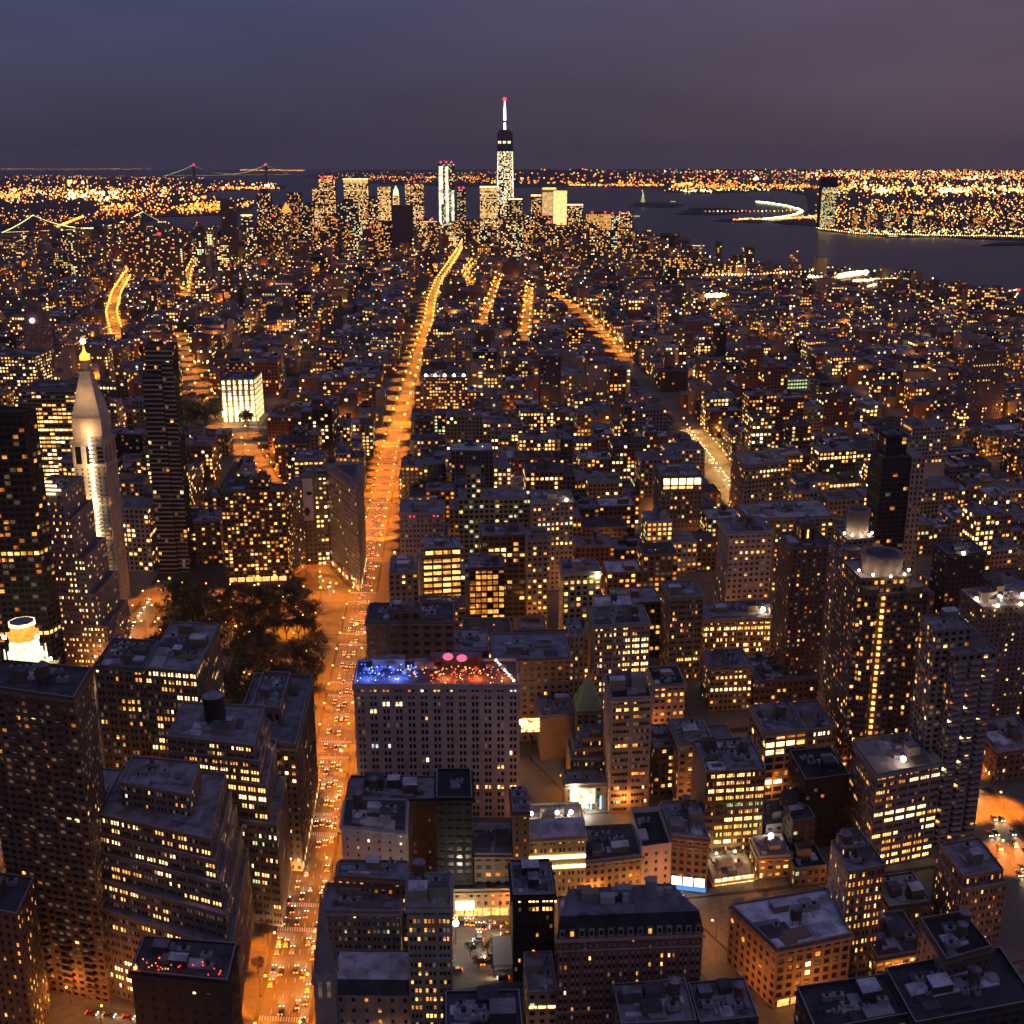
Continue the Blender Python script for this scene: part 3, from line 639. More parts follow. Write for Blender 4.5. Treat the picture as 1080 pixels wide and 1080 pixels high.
# -- white spire tower with the gilded lantern
def spire():
    h, fl, fr, br, bl = footprint_px(75, 468, 110, 468, 790, 27)
    c = (fl+fr+br+bl)/4; root = thing('spire_tower', (*c, .15), 'pale stone clock-less tower with pyramid roof, gilded lantern and a vertical string of lights', 'tower')
    root['label'] = 'pale stone tower with pyramid roof, orange lantern and a vertical string of lights'
    wm = wall_mat((.58, .46, .36)); mb = MB(); s_ = []; q = [fl, fr, br, bl]
    for i in range(4): wall_face(mb, s_, q[i], q[(i+1) % 4], .15, h*.86, wm, 6, 34, .34, .5, group=1, face='frbl'[i])
    for i in range(4): wall_face(mb, s_, q[i], q[(i+1) % 4], h*.86, h, wm, 3, 1, .6, .75, rec=1.4, face='frbl'[i])
    mb.build('wall', root)
    for s in s_: s['fl'] = 30
    put_windows(root, s_, random.Random(4), .03, 'YA', cap=60, dim=.02)
    def sc(f): return [tuple(c+(p-c)*f) for p in q]
    b = MB(); b.prism(sc(1.07), h, h+1.8, wm, bottom=True); b.build('cornice', root)
    b = MB(); b.prism(sc(.88), h+1.8, h+17, wm); b.prism(sc(.94), h+17, h+18, wm, bottom=True); b.build('upper_stage', root)
    b = MB(); b.prism(sc(.86), h+18, h+49, wall_mat((.56, .48, .40)), pts2=sc(.30)); b.build('pyramid_roof', root)
    b = MB(); z = h+49
    b.prism(sc(.36), z, z+1.2, wm, bottom=True); b.cyl(c, 3.2, z+1.2, z+8, wm, 8); b.cyl(c, 3.9, z+8, z+9, wm, 8); b.build('lantern_stage', root)
    b = MB(); gold = emit('gilded_lantern', (1, .40, .05), 2.6); b.cyl(c, 3.6, z+9, z+12, gold, 8); b.cyl(c, 3.4, z+12, z+15, gold, 8, r2=1.2); b.cyl(c, 1.2, z+15, z+19, gold, 8, r2=.3); b.build('gilded_lantern', root)
    b = MB(); b.ball((c[0], c[1], z+22), 1.9, FLOODW); b.build('beacon', root)
    # lit hoist mast with landings up the street front
    a = fl+(fr-fl)*.62; e = fl+(fr-fl)*.98; d = (fr-fl)/np.hypot(*(fr-fl)); n = np.array([d[1], -d[0]])
    m = MB()
    for j in range(38):
        zz = 12+j*(h+8-12)/38
        m.prism([tuple(a+n*3), tuple(e+n*3), tuple(e+n*.3), tuple(a+n*.3)], zz, zz+.35, METAL, bottom=True)
        for pp in (a+n*2.9, e+n*2.9): m.bar((*pp, zz), (*pp, zz+(h-4)/38), .25, METAL)
    m.build('hoist_mast', root)['kind'] = 'stuff'
    m = MB()
    for j in range(36):
        zz = 24+j*(h+10-24)/36; pp = a+n*3.2-d*.4; m.ball((*pp, zz), .75, FLOOD, 7, 5)
    m.build('mast_lamps', root)['kind'] = 'stuff'
    for j in range(6):
        l = bpy.data.lights.new('mast_glow', 'POINT'); l.energy = 5200; l.color = (1, .60, .26); l.shadow_soft_size = 1.5
        o = bpy.data.objects.new('mast_glow', l); SC.collection.objects.link(o); o.parent = root; pp = a+n*5-d*2; o.location = (pp[0]-c[0], pp[1]-c[1], 30+j*(h+5)/5)
    FOOT.append((np.array(q), 75, 125, 650, 790))
spire()
# slim dark condominium with pale slab edges
block('condo_tower', 'slim black glass condominium with pale floor slabs and red roof beacons', 147, 366, 180, 366, 860, 22, (.035, .032, .036), vb=600, bay=3.2, flh=3.6, fw=.86, fh=.7, lit=.03, pal='YA', roof=black, trim=(.42, .38, .34), dim=.05,
      vols=[(0, .62, 0, 1, 0, .88), (.62, 1, .1, 1, 0, .93), (.1, 1, .2, 1, .88, 1.)], bulk=0, gear=0,
      extra=lambda r, k: [flood(r, (*k['at'](s, .1), k['h']+3), .9, emit('roof_beacon', (1, .08, .02), 5.)) for s in (.05, .8)])
block('apartment_building', 'gridded dark apartment block speckled with amber windows, facing the park', 232, 520, 300, 518, 862, 26, (.13, .08, .055), vb=630, bay=3.2, flh=3., fw=.66, fh=.62, lit=.34, pal='AAOYOY', roof=roofd, bulk=1, tank=0, dim=.1, cap=100,
      vols=[(0, 1, 0, 1, 0, 1.), (.45, .75, .2, .7, 1., 1.12)], extra=lambda r, k: shops(r, k, SHOPO, n=7))
# -- the wedge building on its triangular block
def wedge():
    h = 84.; ap = np.array(G(376, 514, h)); le = np.array(G(341, 488, h)); ri = np.array(G(383, 487, h))
    root = thing('wedge_building', (*((ap+le+ri)/3), .15), 'triangular brown stone wedge building where the two avenues meet', 'building')
    u1 = (le-ap)/np.hypot(*(le-ap)); u2 = (ri-ap)/np.hypot(*(ri-ap))
    a1, a2 = ap+u1*2.2, ap+u2*2.2; mid = ap+(u1+u2)*.55
    wm = wall_mat((.46, .32, .23)); mb = MB(); s_ = []
    path = [le, a1, mid, a2, ri]
    for zz0, zz1, nf, fh in ((.15, 13, 3, .6), (13, 68, 15, .5), (68, 79, 3, .62)):
        for i in range(4):
            ln = np.hypot(*(path[i+1]-path[i])); wall_face(mb, s_, path[i], path[i+1], zz0, zz1, wm, max(1, round(ln/2.9)), nf, .5, fh, rec=.08, face='l' if i == 0 else ('f' if i < 3 else 'r'))
    wall_face(mb, s_, ri, le, .15, 79, wm, 12, 19, .45, .5, face='b')
    mb.build('wall', root); 
    for s in s_: s['fl'] = int((80-s['p'][2])/4)
    put_windows(root, s_, random.Random(2), .07, 'YADD', cap=100, dim=.2)
    poly = [tuple(p) for p in (le, a1, mid, a2, ri)]; cc = np.mean(poly, 0)
    def sc(f, o=0): return [tuple(cc+(np.array(p)-cc)*f) for p in poly]
    for f_, z_ in ((1.03, 13), (1.02, 68)): b = MB(); b.prism(sc(f_), z_, z_+.7, wm, bottom=True); b.build('string_course', root)
    b = MB(); b.prism(sc(1.0), 79, 80.5, wm, pts2=sc(1.07)); b.prism(sc(1.07), 80.5, 82.5, wall_mat((.36, .28, .24))); b.build('cornice', root)
    b = MB(); b.prism(sc(.93), 82.5, 84.0, wm, top=roof_mat(roofb)); b.prism(sc(.55), 84.0, 87.0, wm, top=roof_mat(roofd)); b.build('roof', root)
    b = MB(); b.prism(poly, .2, .3, wm)
    for i in (0, 3):
        a, e = np.array(path[i]), np.array(path[i+1])
        for t in range(9 if i == 0 else 6):
            m_ = 9 if i == 0 else 6
            if t in (2, 6): continue
            emit_panel(root, 'shop_front', a+(e-a)*(t+.25)/m_, a+(e-a)*(t+.75)/m_, .8, 3.4, SHOP if t % 2 else SHOPO, out=.02, depth=.1)
    FOOT.append((np.array([le, a1, a2, ri]), 338, 402, 628, 860)); return root
wedge()
# -- rooftop-bar building
BLUE = emit('blue_lamp', (.05, .12, 1.), 2.2, light=False); BLUEW = emit('pale_blue_lamp', (.35, .55, 1.), 2.2); REDO = emit('red_orange_lamp', (1, .10, .015), 2.2)
PINKM = emit('pink_umbrella_glow', (1, .18, .36), 1.0)
def x_bar(root, k):
    at, h, rg = k['at'], k['h'], k['rg']
    def lamp_mesh(n, s0, s1, t0, t1, m, name, z=(.8, 3), r=.3):
        b = MB()
        for i in range(n): b.ball((*at(rg.uniform(s0, s1), rg.uniform(t0, t1)), h+rg.uniform(*z)), r*rg.uniform(.6, 1.4), m, 6, 4)
        b.build(name, root)['kind'] = 'stuff'
    lamp_mesh(70, .01, .40, .05, .75, BLUE, 'blue_terrace_lights', r=.36); lamp_mesh(26, .05, .38, .3, .7, BLUEW, 'pale_blue_lights', r=.35); lamp_mesh(75, .44, .96, .05, .5, REDO, 'red_terrace_lights', r=.32)
    lamp_mesh(46, .30, .90, .3, .65, LIT['Y'], 'yellow_terrace_lights', r=.32)
    lamp_mesh(20, .02, .98, .02, .3, LIT['W'], 'white_terrace_lights', r=.22)
    b = MB()
    for i in range(9):
        p = at(.87+.012*i, .85-.1*i); b.ball((*p, h+2.5), .7, LIT['C'] if i % 2 else LIT['W'], 7, 5)
    b.build('festoon', root)['kind'] = 'stuff'
    for i in range(11):                                               # parasols, two of them glowing pink
        s = .06+.085*i; p = at(s, rg.uniform(.35, .6)); hot = i in (6, 7); b = MB(); r = 3.1 if hot else rg.uniform(1.6, 2.2)
        zt = h+(7.2 if hot else 3.0); b.ball((p[0], p[1], zt+1.2), 2.7, PINKM, 12, 8, sz=.62) if hot else b.cyl((p[0], p[1]), r, zt, zt+1.3, PINKM if hot else plain('canvas', rg.choice(((.5, .1, .1), (.2, .2, .5), (.5, .45, .4)))), 8, r2=.1)
        u = b.build('parasol', root); c = MB(); c.bar((p[0], p[1], h), (p[0], p[1], zt), .15, PIPE); c.build('parasol_pole', u, off=tuple(root.location))
    for s, t, w, e, z, cc in ((.20, .80, .10, .1, 5, grey), (.62, .82, .16, .1, 6, dark), (.42, .75, .06, .08, 4, grey)):
        b = MB(); b.prism([tuple(at(s-w, t-e)), tuple(at(s+w, t-e)), tuple(at(s+w, t+e)), tuple(at(s-w, t+e))], h, h+z, wall_mat(cc), top=roof_mat(roofb)); b.build('roof_pavilion', root)
    for s, col, e in ((.08, (.1, .2, 1), 6000), (.25, (.15, .25, 1), 6000), (.55, (1, .2, .03), 5000), (.75, (1, .15, .03), 5000), (.92, (1, .2, .05), 2500)):
        l = bpy.data.lights.new('terrace_glow', 'POINT'); l.energy = e; l.color = col; l.shadow_soft_size = .6
        o = bpy.data.objects.new('terrace_glow', l); SC.collection.objects.link(o); o.parent = root; p = at(s, .3); rl = root.location; o.location = (p[0]-rl[0], p[1]-rl[1], h+3)
block('hotel_building', 'wide pale building with paired dark windows and roof bar lit blue, red and pink', 373, 724, 548, 724, 532, 30, (.46, .37, .37), vb=866, bay=6.2, flh=3.9, fw=.66, fh=.60, group=2, gpad=.19, lit=.0, pal='W', dim=.03, roof=roofd, par=1.4,
      bulk=0, tank=0, gear=0, cornice=(.42, .33, .33), ledge=(.93, .22), extra=x_bar, cap=100,
      rows=[(0, 0, .4, 'AO', .6), (0, .4, .44, 'W'), (0, .45, .56, 'A', .5), (0, .58, .65, 'G', .6), (0, .94, 1, 'C'), (1, 0, .1, 'O', .5), (2, .15, .32, 'W', 1), (3, .09, .15, 'W', 1), (8, .1, .25, 'C', .9), (9, .92, .97, 'W'), (10, .42, .45, 'W'), (10, .6, .64, 'A'), (11, .84, .93, 'Y', 1),
            (14, .72, 1., 'Y', 1), (13, .15, .17, 'C'), (4, .43, .46, 'A'), (5, .2, .28, 'D', 1)])
# -- blocks below the roof-bar building
block('hotel_building', 'white plastered rear wall with few small windows beside the avenue, dark roof behind', 360, 872, 428, 878, 452, 24, (.58, .48, .48), vb=922, bay=5.2, flh=4, fw=.20, fh=.38, lit=.22, pal='YAGW', roof=roofd, bulk=2, tank=1, gear=2, par=.6)
block('brick_building', 'low orange-lit brick house squeezed below the white rear wall', 355, 925, 430, 930, 416, 12, (.30, .16, .10), vb=948, bay=3., flh=3.6, fw=.45, fh=.5, lit=.35, pal='AOA', roof=roofb, gear=1.5, bulk=1)
block('loft_building', 'wide grey-tan loft block with pale cornice line on the avenue, white roof boxes', 340, 962, 422, 963, 402, 20, (.29, .245, .20), vb=1022, bay=4., flh=3.7, fw=.6, fh=.5, group=2, lit=.07, pal='GWO', roof=roofb, bulk=2, gear=2, cornice=(.40, .34, .30), ledge=(.45,), dim=.3)
block('parish_house', 'low pinkish house with dark mansard roof and white flat top, beside the steeple', 352, 1049, 434, 1050, 371, 22, (.44, .32, .25), vb=1100, bay=5., flh=4.2, fw=.28, fh=.4, lit=.2, pal='YAO', roof=roofl, bulk=1, tank=0, par=.4,
      vols=[(0, 1, 0, 1, 0, 1.)], extra=lambda r, k: (lambda b: (b.prism([tuple(k['at'](s, t)) for s, t in ((-.01, -.02), (1.01, -.02), (1.01, 1.02), (-.01, 1.02))], k['h']+.4, k['h']+5.5, roof_mat((.05, .045, .06)), top=roof_mat(roofl),
      pts2=[tuple(k['at'](s, t)) for s, t in ((.03, .10), (.97, .10), (.97, .92), (.03, .92))]), b.build('mansard_roof', r)))(MB()))
block('office_building', 'narrow tall greenish office building with arched top storeys beside the parking lot', 429, 958, 476, 958, 371, 23, (.36, .31, .21), vb=1100, bay=5., flh=3.8, fw=.66, fh=.52, group=3, lit=.20, pal='AAOY', roof=roofb, bulk=2, tank=1, gear=2, cornice=(.34, .33, .36), ledge=(.80, .62),
      sidecol=(.14, .10, .08), rows=[(0, 0, 1, 'K', 1), (1, .5, .65, 'O', 1), (1, .8, 1, 'A', .8), (2, .35, .65, 'A', .8), (4, 0, 1, 'K', .9), (5, 0, 1, 'K', .9), (9, .2, .7, 'A', .8), (10, .1, .95, 'YA', .9), (11, .05, .4, 'A'), (12, .4, 1, 'Y', .9), (13, .1, .4, 'G', .8)])
block('dark_building', 'dark brown flat front below the roof-bar building with cluttered bluish roof', 366, 844, 460, 844, 483, 22, (.10, .062, .050), vb=912, bay=7, flh=4.4, fw=.18, fh=.35, lit=.03, pal='AO', roof=roofb, bulk=3, tank=2, gear=3)
block('dark_building', 'black unlit block standing against the lower middle of the pale hotel front', 460, 843, 498, 843, 452, 26, (.022, .016, .018), vb=915, bay=4, flh=3.8, fw=.6, fh=.55, lit=0., pal='O', roof=black, bulk=0, gear=.5, dim=0)
block('house', 'small low house with orange ground light between the black block and narrow brown building', 500, 902, 540, 902, 452, 20, (.20, .15, .12), vb=920, bay=4, flh=3.8, lit=.1, roof=roofb, bulk=2, tank=1, gear=2)
block('brick_building', 'orange-lit four-storey house with a white shop sign behind the parking lot', 478, 940, 539, 939, 446, 24, (.38, .25, .14), vb=968, bay=3., flh=3.8, fw=.45, fh=.5, lit=.25, pal='AAO', roof=roofb, bulk=2, gear=2,
      extra=lambda r, k: (emit_panel(r, 'shop_sign', k['at'](.04, 0), k['at'](.36, 0), 4, 8.2, emit('white_sign', (1, .93, .75), 3.2, light=True), out=.5, depth=.4), shops(r, k, SHOPO, n=6)))
block('brick_building', 'narrow dark brown tower slice next to the bright banded theatre building', 541, 858, 558, 858, 452, 22, (.18, .10, .05), vb=905, bay=4, flh=3.8, fw=.3, fh=.4, lit=.12, pal='OA', roof=roofb, bulk=0, tank=0)
def x_band(root, k):
    a, c, h = k['fl'], k['fr'], k['h']; M = emit('cove_light', (1, .72, .30), 4.5, light=True)
    emit_panel(root, 'cove_light', a, c, h*.72, h*.72+1.7, M, out=.3, depth=.3); emit_panel(root, 'cove_light', a+(c-a)*.4, c, h*.585, h*.585+1.5, M, out=.3, depth=.3)
    emit_panel(root, 'cove_light', a+(c-a)*.42, a+(c-a)*.82, h*.10, h*.10+1.6, M, out=.3, depth=.3)
    b = MB(); q = [k['at'](s, t) for s, t in ((0, 0), (1, 0), (1, .3), (0, .3))]; q2 = [k['at'](s, t) for s, t in ((0, .12), (1, .12), (1, .3), (0, .3))]
    b.prism([tuple(p) for p in q], h+.9, h+5, roof_mat((.42, .38, .50)), pts2=[tuple(p) for p in q2]); b.build('mansard_roof', root)
    for s in (.08, .3, .55, .8):
        p = k['at'](s, .55); flood(root, (*p, h+3.4), .9, FLOOD, 900)
block('theatre_building', 'cream building with three glowing cove-light bands and floodlit roof terrace', 558, 886, 618, 883, 452, 30, (.50, .38, .20), vb=945, bay=4.2, flh=3.9, fw=.5, fh=.5, group=2, lit=.15, pal='AAO', roof=roofb, bulk=1, gear=1, extra=x_band)
block('dark_building', 'near-black office with two rows of white-yellow windows, right of the parking lot', 541, 946, 585, 945, 402, 26, (.045, .028, .020), vb=1032, bay=5.5, flh=3.9, fw=.72, fh=.5, group=3, lit=.03, pal='AY', roof=roofb, bulk=3, tank=1, gear=3,
      rows=[(0, .15, .98, 'W', .9), (1, .5, .98, 'Y', .9), (7, .1, .9, 'A', .6), (8, .1, 1, 'G', .3)])
block('loft_building', 'long low brown block adjoining the white corner house, dark roof yard', 617, 910, 677, 903, 452, 30, (.24, .19, .15), vb=938, bay=3.4, flh=3.8, fw=.5, fh=.5, lit=.05, pal='O', roof=roofd, bulk=2, tank=0, gear=2, cornice=(.4, .34, .32))
block('corner_house', 'white corner house with few dark windows and a raised white parapet', 677, 898, 708, 894, 455, 34, (.62, .50, .52), vb=935, bay=5.5, flh=4, fw=.3, fh=.45, lit=.02, pal='O', roof=black, bulk=0, tank=0, gear=.5, par=2.5)
def x_hotel(root, k):
    b = MB(); h = k['h']; q = [k['at'](s, t) for s, t in ((-.005, -.01), (1.005, -.01), (1.005, 1), (-.005, 1))]; q2 = [k['at'](s, t) for s, t in ((.01, .09), (.99, .09), (.98, .97), (.01, .97))]
    b.prism([tuple(p) for p in q], h+.9, h+8.5, roof_mat((.035, .028, .036)), top=roof_mat((.14, .13, .17)), pts2=[tuple(p) for p in q2]); b.build('mansard_roof', root)
    for i in range(15):
        s = (i+.5)/15; p, e = k['at'](s-.018, -.012), k['at'](s+.018, -.012); b = MB(); d = (e-p)/np.hypot(*(e-p)); n = np.array([-d[1], d[0]])
        b.prism([tuple(p), tuple(e), tuple(e+n*3), tuple(p+n*3)], h+.2, h+3.6, wall_mat((.42, .32, .28)), top=roof_mat(roofb)); b.quads([[(*(p+d*.35-n*.01), h+.9), (*(e-d*.35-n*.01), h+.9), (*(e-d*.35-n*.01), h+3), (*(p+d*.35-n*.01), h+3)]], LIT['A' if i in (1, 9) else 'K']); b.build('dormer', root)
    for i in range(12):
        p = k['at'](k['rg'].uniform(.06, .94), k['rg'].uniform(.25, .9)); b = MB(); w = k['rg'].uniform(1, 3.4); b.box(p[0]-w, p[0]+w, p[1]-w*.6, p[1]+w*.6, h+8.52, h+8.5+k['rg'].uniform(1.2, 4), k['rg'].choice((METAL, wall_mat((.42, .40, .46)), wall_mat(dark), wall_mat(grey))))
        b.build('roof_hut', root)
    p = k['at'](.72, .6); b = MB(); b.cyl(p, 2.4, h+8.5, h+16, METAL, 12, r2=2.2); b.build('chimney', root)
block('hotel_building', 'long red brick and stone hotel with black mansard roof and dormers, lower middle right', 588, 990, 741, 984, 371, 40, (.24, .10, .075), vb=1100, blp=(598, 957), brp=(708, 950), bay=4.6, flh=3.7, fw=.5, fh=.5, group=2, lit=.035, pal='AYO', roof=roofd, bulk=0, tank=0, gear=0, trim=(.36, .25, .22), cornice=(.42, .32, .28),
      ledge=(.86, .2), dim=.08, extra=x_hotel, rows=[(2, .2, .24, 'Y'), (6, .05, .1, 'W', 1), (2, .72, .74, 'A'), (8, .1, .12, 'A')])
block('loft_building', 'low tan corner building with a white roof light at the foot of the long hotel', 556, 1048, 588, 1047, 371, 26, (.36, .26, .17), vb=1100, bay=4, flh=3.8, fw=.5, lit=.25, pal='AYG', roof=roofb, bulk=1, tank=0, extra=lambda r, k: shops(r, k, n=3, z0=8, z1=9.2))
block('loft_building', 'classical brown stone block with arched attic above white shop windows and blue awning', 708, 882, 748, 886, 464, 30, (.27, .19, .14), vb=948, bay=3.2, flh=3.9, fw=.55, fh=.55, lit=.03, pal='AO', roof=roofb, bulk=2, tank=1, gear=2, cornice=(.32, .24, .2), ledge=(.8,),
      extra=lambda r, k: (shops(r, k, emit('white_shop', (1, .86, .6), 5, light=True), n=3, z0=1.2, z1=5.4),
                          emit_panel(r, 'awning', k['at'](.2, 0), k['at'](.98, 0), .3, 1.15, emit('blue_awning', (.15, .45, 1), .8), out=.3, depth=2.4)))
block('theatre_building', 'low cream roofed theatre glowing under the yellow office grid', 752, 930, 797, 924, 458, 34, (.50, .40, .26), vb=948, bay=4.5, flh=4.5, fw=.4, lit=.1, pal='AY', roof=(.55, .46, .32), bulk=1, tank=0, gear=2, extra=lambda r, k: (shops(r, k, n=6), [flood(r, (*k['at'](s, .5), k['h']+4), .5, FLOOD, 1300, (1, .72, .35)) for s in (.25, .7)]))
block('house', 'small lit shop house with a white roof light, right of the cream theatre', 801, 905, 834, 903, 462, 18, (.34, .26, .17), vb=945, bay=3.4, flh=3.9, fw=.6, fh=.5, lit=.45, pal='AAY', roof=roofb, bulk=1, tank=0, extra=lambda r, k: flood(r, (*k['at'](.6, .8), k['h']+2.5), 1.2, FLOODW, 900))
block('house', 'narrow grey stepped house with cluttered terraces between yellow office grid and black block', 808, 872, 836, 868, 484, 22, (.26, .22, .20), vb=902, bay=4, flh=3.8, lit=.05, roof=roofb, bulk=3, tank=0, gear=2, sidecol=(.15, .12, .12))
block('loft_building', 'low dark house with green-white lit rows, left of the tall pale party wall', 838, 918, 872, 914, 452, 26, (.16, .12, .09), vb=945, bay=3, flh=3.8, fw=.6, lit=.3, pal='GGAD', roof=black, bulk=2, gear=1)
def tnk(n): return lambda r, k: [water_tank(r, (*k['at'](.3+.35*i, .5), k['h']), 2.4, k['rg']) for i in range(n)]
block('office_building', 'brown office building with a brilliant yellow window grid and blank dark side wall', 745, 816, 808, 812, 483, 32, (.14, .085, .055), vb=899, bay=5.0, flh=4.0, fw=.80, fh=.52, group=4, lit=.1, pal='YA', roof=roofb, bulk=1, tank=1, gear=2, sidebays=False, sidecol=(.15, .10, .09),
      rows=[(i, a, b_, c_, .95) for i, a, b_, c_ in ((0, .1, .75, 'YYW'), (1, .2, .72, 'YA'), (2, .05, 1, 'YYW'), (3, .15, 1, 'YA'), (4, .3, 1, 'DG'), (5, .6, .9, 'YA'), (6, .35, 1, 'YYW'), (7, .2, .9, 'YA'), (8, .3, .9, 'YA'), (9, .1, .6, 'YW'), (9, .75, .9, 'Y'))])
block('loft_building', 'loft with pale framed front and lit left column, left of the yellow window grid', 716, 786, 752, 783, 532, 28, (.34, .25, .18), vb=850, bay=4, flh=4, fw=.55, fh=.5, lit=.25, pal='YAA', roof=roofb, bulk=1, gear=2, tank=0, cornice=(.42, .36, .34))
block('loft_building', 'cream grid-fronted loft with three lit white bands behind the black block', 808, 775, 851, 770, 532, 34, (.38, .29, .22), vb=830, bay=5.4, flh=4.1, fw=.86, fh=.66, lit=.06, pal='YA', roof=roofb, bulk=2, tank=1, gear=2,
      rows=[(0, .4, .9, 'O', .5), (1, 0, 1, 'YW', 1), (2, 0, .5, 'W', 1), (5, .3, 1, 'O', .9), (6, 0, .5, 'W', 1)])
block('loft_building', 'plain loft right of the cream grid front with one bright window trio', 852, 772, 882, 768, 532, 34, (.30, .22, .17), vb=822, bay=5, flh=4.2, fw=.7, fh=.5, group=3, lit=.04, pal='Y', roof=roofb, bulk=1, rows=[(0, .2, .8, 'W', 1)])
block('dark_building', 'black unlit block with bare roof below the cream grid front', 850, 824, 896, 818, 483, 30, (.026, .018, .018), vb=880, bay=4, flh=3.9, fw=.5, lit=.01, pal='O', roof=black, bulk=1, tank=0, dim=0.02)
block('dark_building', 'small dark house stepping down in front of the black unlit block', 836, 868, 860, 864, 470, 24, (.08, .055, .05), vb=905, bay=4, flh=3.9, fw=.5, lit=.08, pal='GD', roof=roofd, bulk=2, tank=0)
block('office_building', 'broad office with flat slate roof and long white-yellow window bands on the right', 925, 818, 994, 805, 460, 36, (.31, .235, .20), vb=915, bay=6.2, flh=3.8, fw=.84, fh=.48, group=4, lit=.25, pal='AAYO', roof=roofb, bulk=1, tank=0, gear=1.5, sidelit=.3, blocks=5, sidecol=(.25, .19, .18),
      rows=[(0, .05, 1, 'A', .6), (1, .1, .5, 'A', .6), (1, .5, 1, 'W', 1), (2, 0, .2, 'Y', .9), (2, .25, 1, 'K', 1), (4, .25, 1, 'K', .8), (5, 0, .85, 'W', .95), (6, .2, .75, 'W', 1), (7, .75, 1, 'W', 1), (8, 0, .4, 'YW', .95), (8, .8, 1, 'W', 1), (10, .2, .9, 'A', .9), (11, .2, 1, 'YW', .9), (12, .3, .9, 'YW', .8)],
      extra=lambda r, k: [flood(r, (*k['at'](.45, .15), k['h']+3), 1.3, FLOOD, 500)])
block('office_tower', 'slim tower with pale blank left wall and lit columns of orange windows', 895, 921, 934, 914, 384, 24, (.20, .135, .11), vb=1020, bay=4.4, flh=3.8, fw=.6, fh=.55, group=2, lit=.15, pal='AAY', roof=roofb, bulk=2, tank=1, sidecol=(.42, .33, .31), gear=1,
      rows=[(i, 0, 1, 'AYA', .8) for i in (1, 2, 3, 4, 5, 6, 8, 9)], vols=[(0, 1, 0, 1, 0, 1.), (.1, .8, .45, .95, 1., 1.07, 1)])
def x_white(root, k):
    shops(root, k, SHOPO, n=5, z1=3.6)
block('warehouse', 'square corner building with large pale snow-coloured roof beside the orange street', 820, 1002, 898, 986, 371, 40, (.27, .165, .11), vb=1064, blp=(770, 955), brp=(872, 938), bay=3.9, flh=3.8, fw=.6, fh=.58, lit=.03, pal='A', roof=(.66, .64, .76), bulk=1, tank=1, gear=1.6, par=1.1, cornice=(.30, .2, .17), ledge=(.16,), sidelit=.06,
      vols=[(0, 1, 0, 1, 0, 1.)], rows=[(2, .4, .55, 'W', 1), (3, .4, .55, 'W', 1), (4, .2, .45, 'O', .9), (5, .2, .45, 'O', .9)], extra=x_white)
block('house', 'low shop building with bright orange and white first floor on the orange street', 925, 1012, 978, 1003, 372, 30, (.28, .19, .13), vb=1040, bay=4, flh=4.6, fw=.8, fh=.6, lit=.5, pal='AYO', roof=roofd, bulk=2, tank=1, extra=lambda r, k: shops(r, k, n=5))
block('dark_building', 'black roofed block with two round tanks in front of the orange street, lower right', 998, 1014, 1046, 1000, 336, 28, (.15, .10, .085), vb=1100, bay=3.8, flh=3.8, fw=.4, fh=.45, lit=.02, pal='Y', roof=black, bulk=0, tank=2, sidecol=(.33, .25, .22), par=1.2)
block('office_building', 'stepped brown block with grey penthouse near the bright avenue on the right edge', 1016, 930, 1064, 922, 392, 30, (.22, .155, .125), vb=1010, bay=4, flh=3.8, fw=.6, fh=.5, group=2, lit=.2, pal='AOY', roof=roofb, bulk=1, tank=0, gear=1, vols=[(0, 1, 0, 1, 0, .85), (.05, .95, .1, 1, .85, 1.)])
block('dark_building', 'small dark roofed house with skylights between slim tower and brown stepped block', 938, 958, 982, 952, 405, 24, (.09, .065, .055), vb=985, bay=4, flh=4, fw=.4, lit=.12, pal='AY', roof=(.30, .25, .2), bulk=3)
block('brick_building', 'low red brown block under the crown-lit tower on the right edge', 1052, 796, 1104, 788, 520, 40, (.28, .13, .08), vb=840, bay=4, flh=4, fw=.45, lit=.2, pal='AYW', roof=roofb, bulk=2)
# bottom row
block('loft_building', 'dark roofed building with narrow lit windows cut by the lower left corner', -70, 948, 18, 966, 350, 22, (.12, .075, .05), vb=1120, bay=3.4, flh=3.6, fw=.4, lit=.3, pal='AYA', roof=roofd, bulk=1, sidelit=.3)
block('loft_building', 'dark flat roof cut by the bottom edge below the parking lot', 470, 1092, 552, 1090, 326, 24, (.05, .04, .045), vb=1120, bay=5, flh=4, lit=.02, roof=(.07, .065, .09), bulk=2, gear=3, cap=20)
block('loft_building', 'low roofs with two pale round tanks along the bottom edge under the long hotel', 655, 1082, 735, 1078, 338, 24, (.12, .09, .08), vb=1120, bay=5, flh=4, lit=.1, roof=roofb, bulk=3, gear=3, tank=2, cap=20)
block('loft_building', 'bluish cluttered roof at the bottom edge left of the orange street corner', 738, 1080, 800, 1074, 338, 24, (.10, .07, .07), vb=1120, bay=5, flh=4, lit=.1, roof=roofb, bulk=2, gear=3, tank=1, cap=20)
block('loft_building', 'large black roof with pale edge line at the bottom, below the orange street', 860, 1090, 960, 1072, 318, 26, (.06, .045, .045), vb=1120, bay=5, flh=4, lit=.02, roof=(.05, .045, .06), bulk=1, gear=2, par=1.6, cap=20)
block('loft_building', 'big dark roof with pale coping filling the bottom right corner', 965, 1082, 1092, 1058, 312, 34, (.06, .045, .045), vb=1120, bay=5, flh=4, lit=.02, roof=(.045, .04, .055), bulk=1, gear=2, tank=2, par=1.6, cap=20)
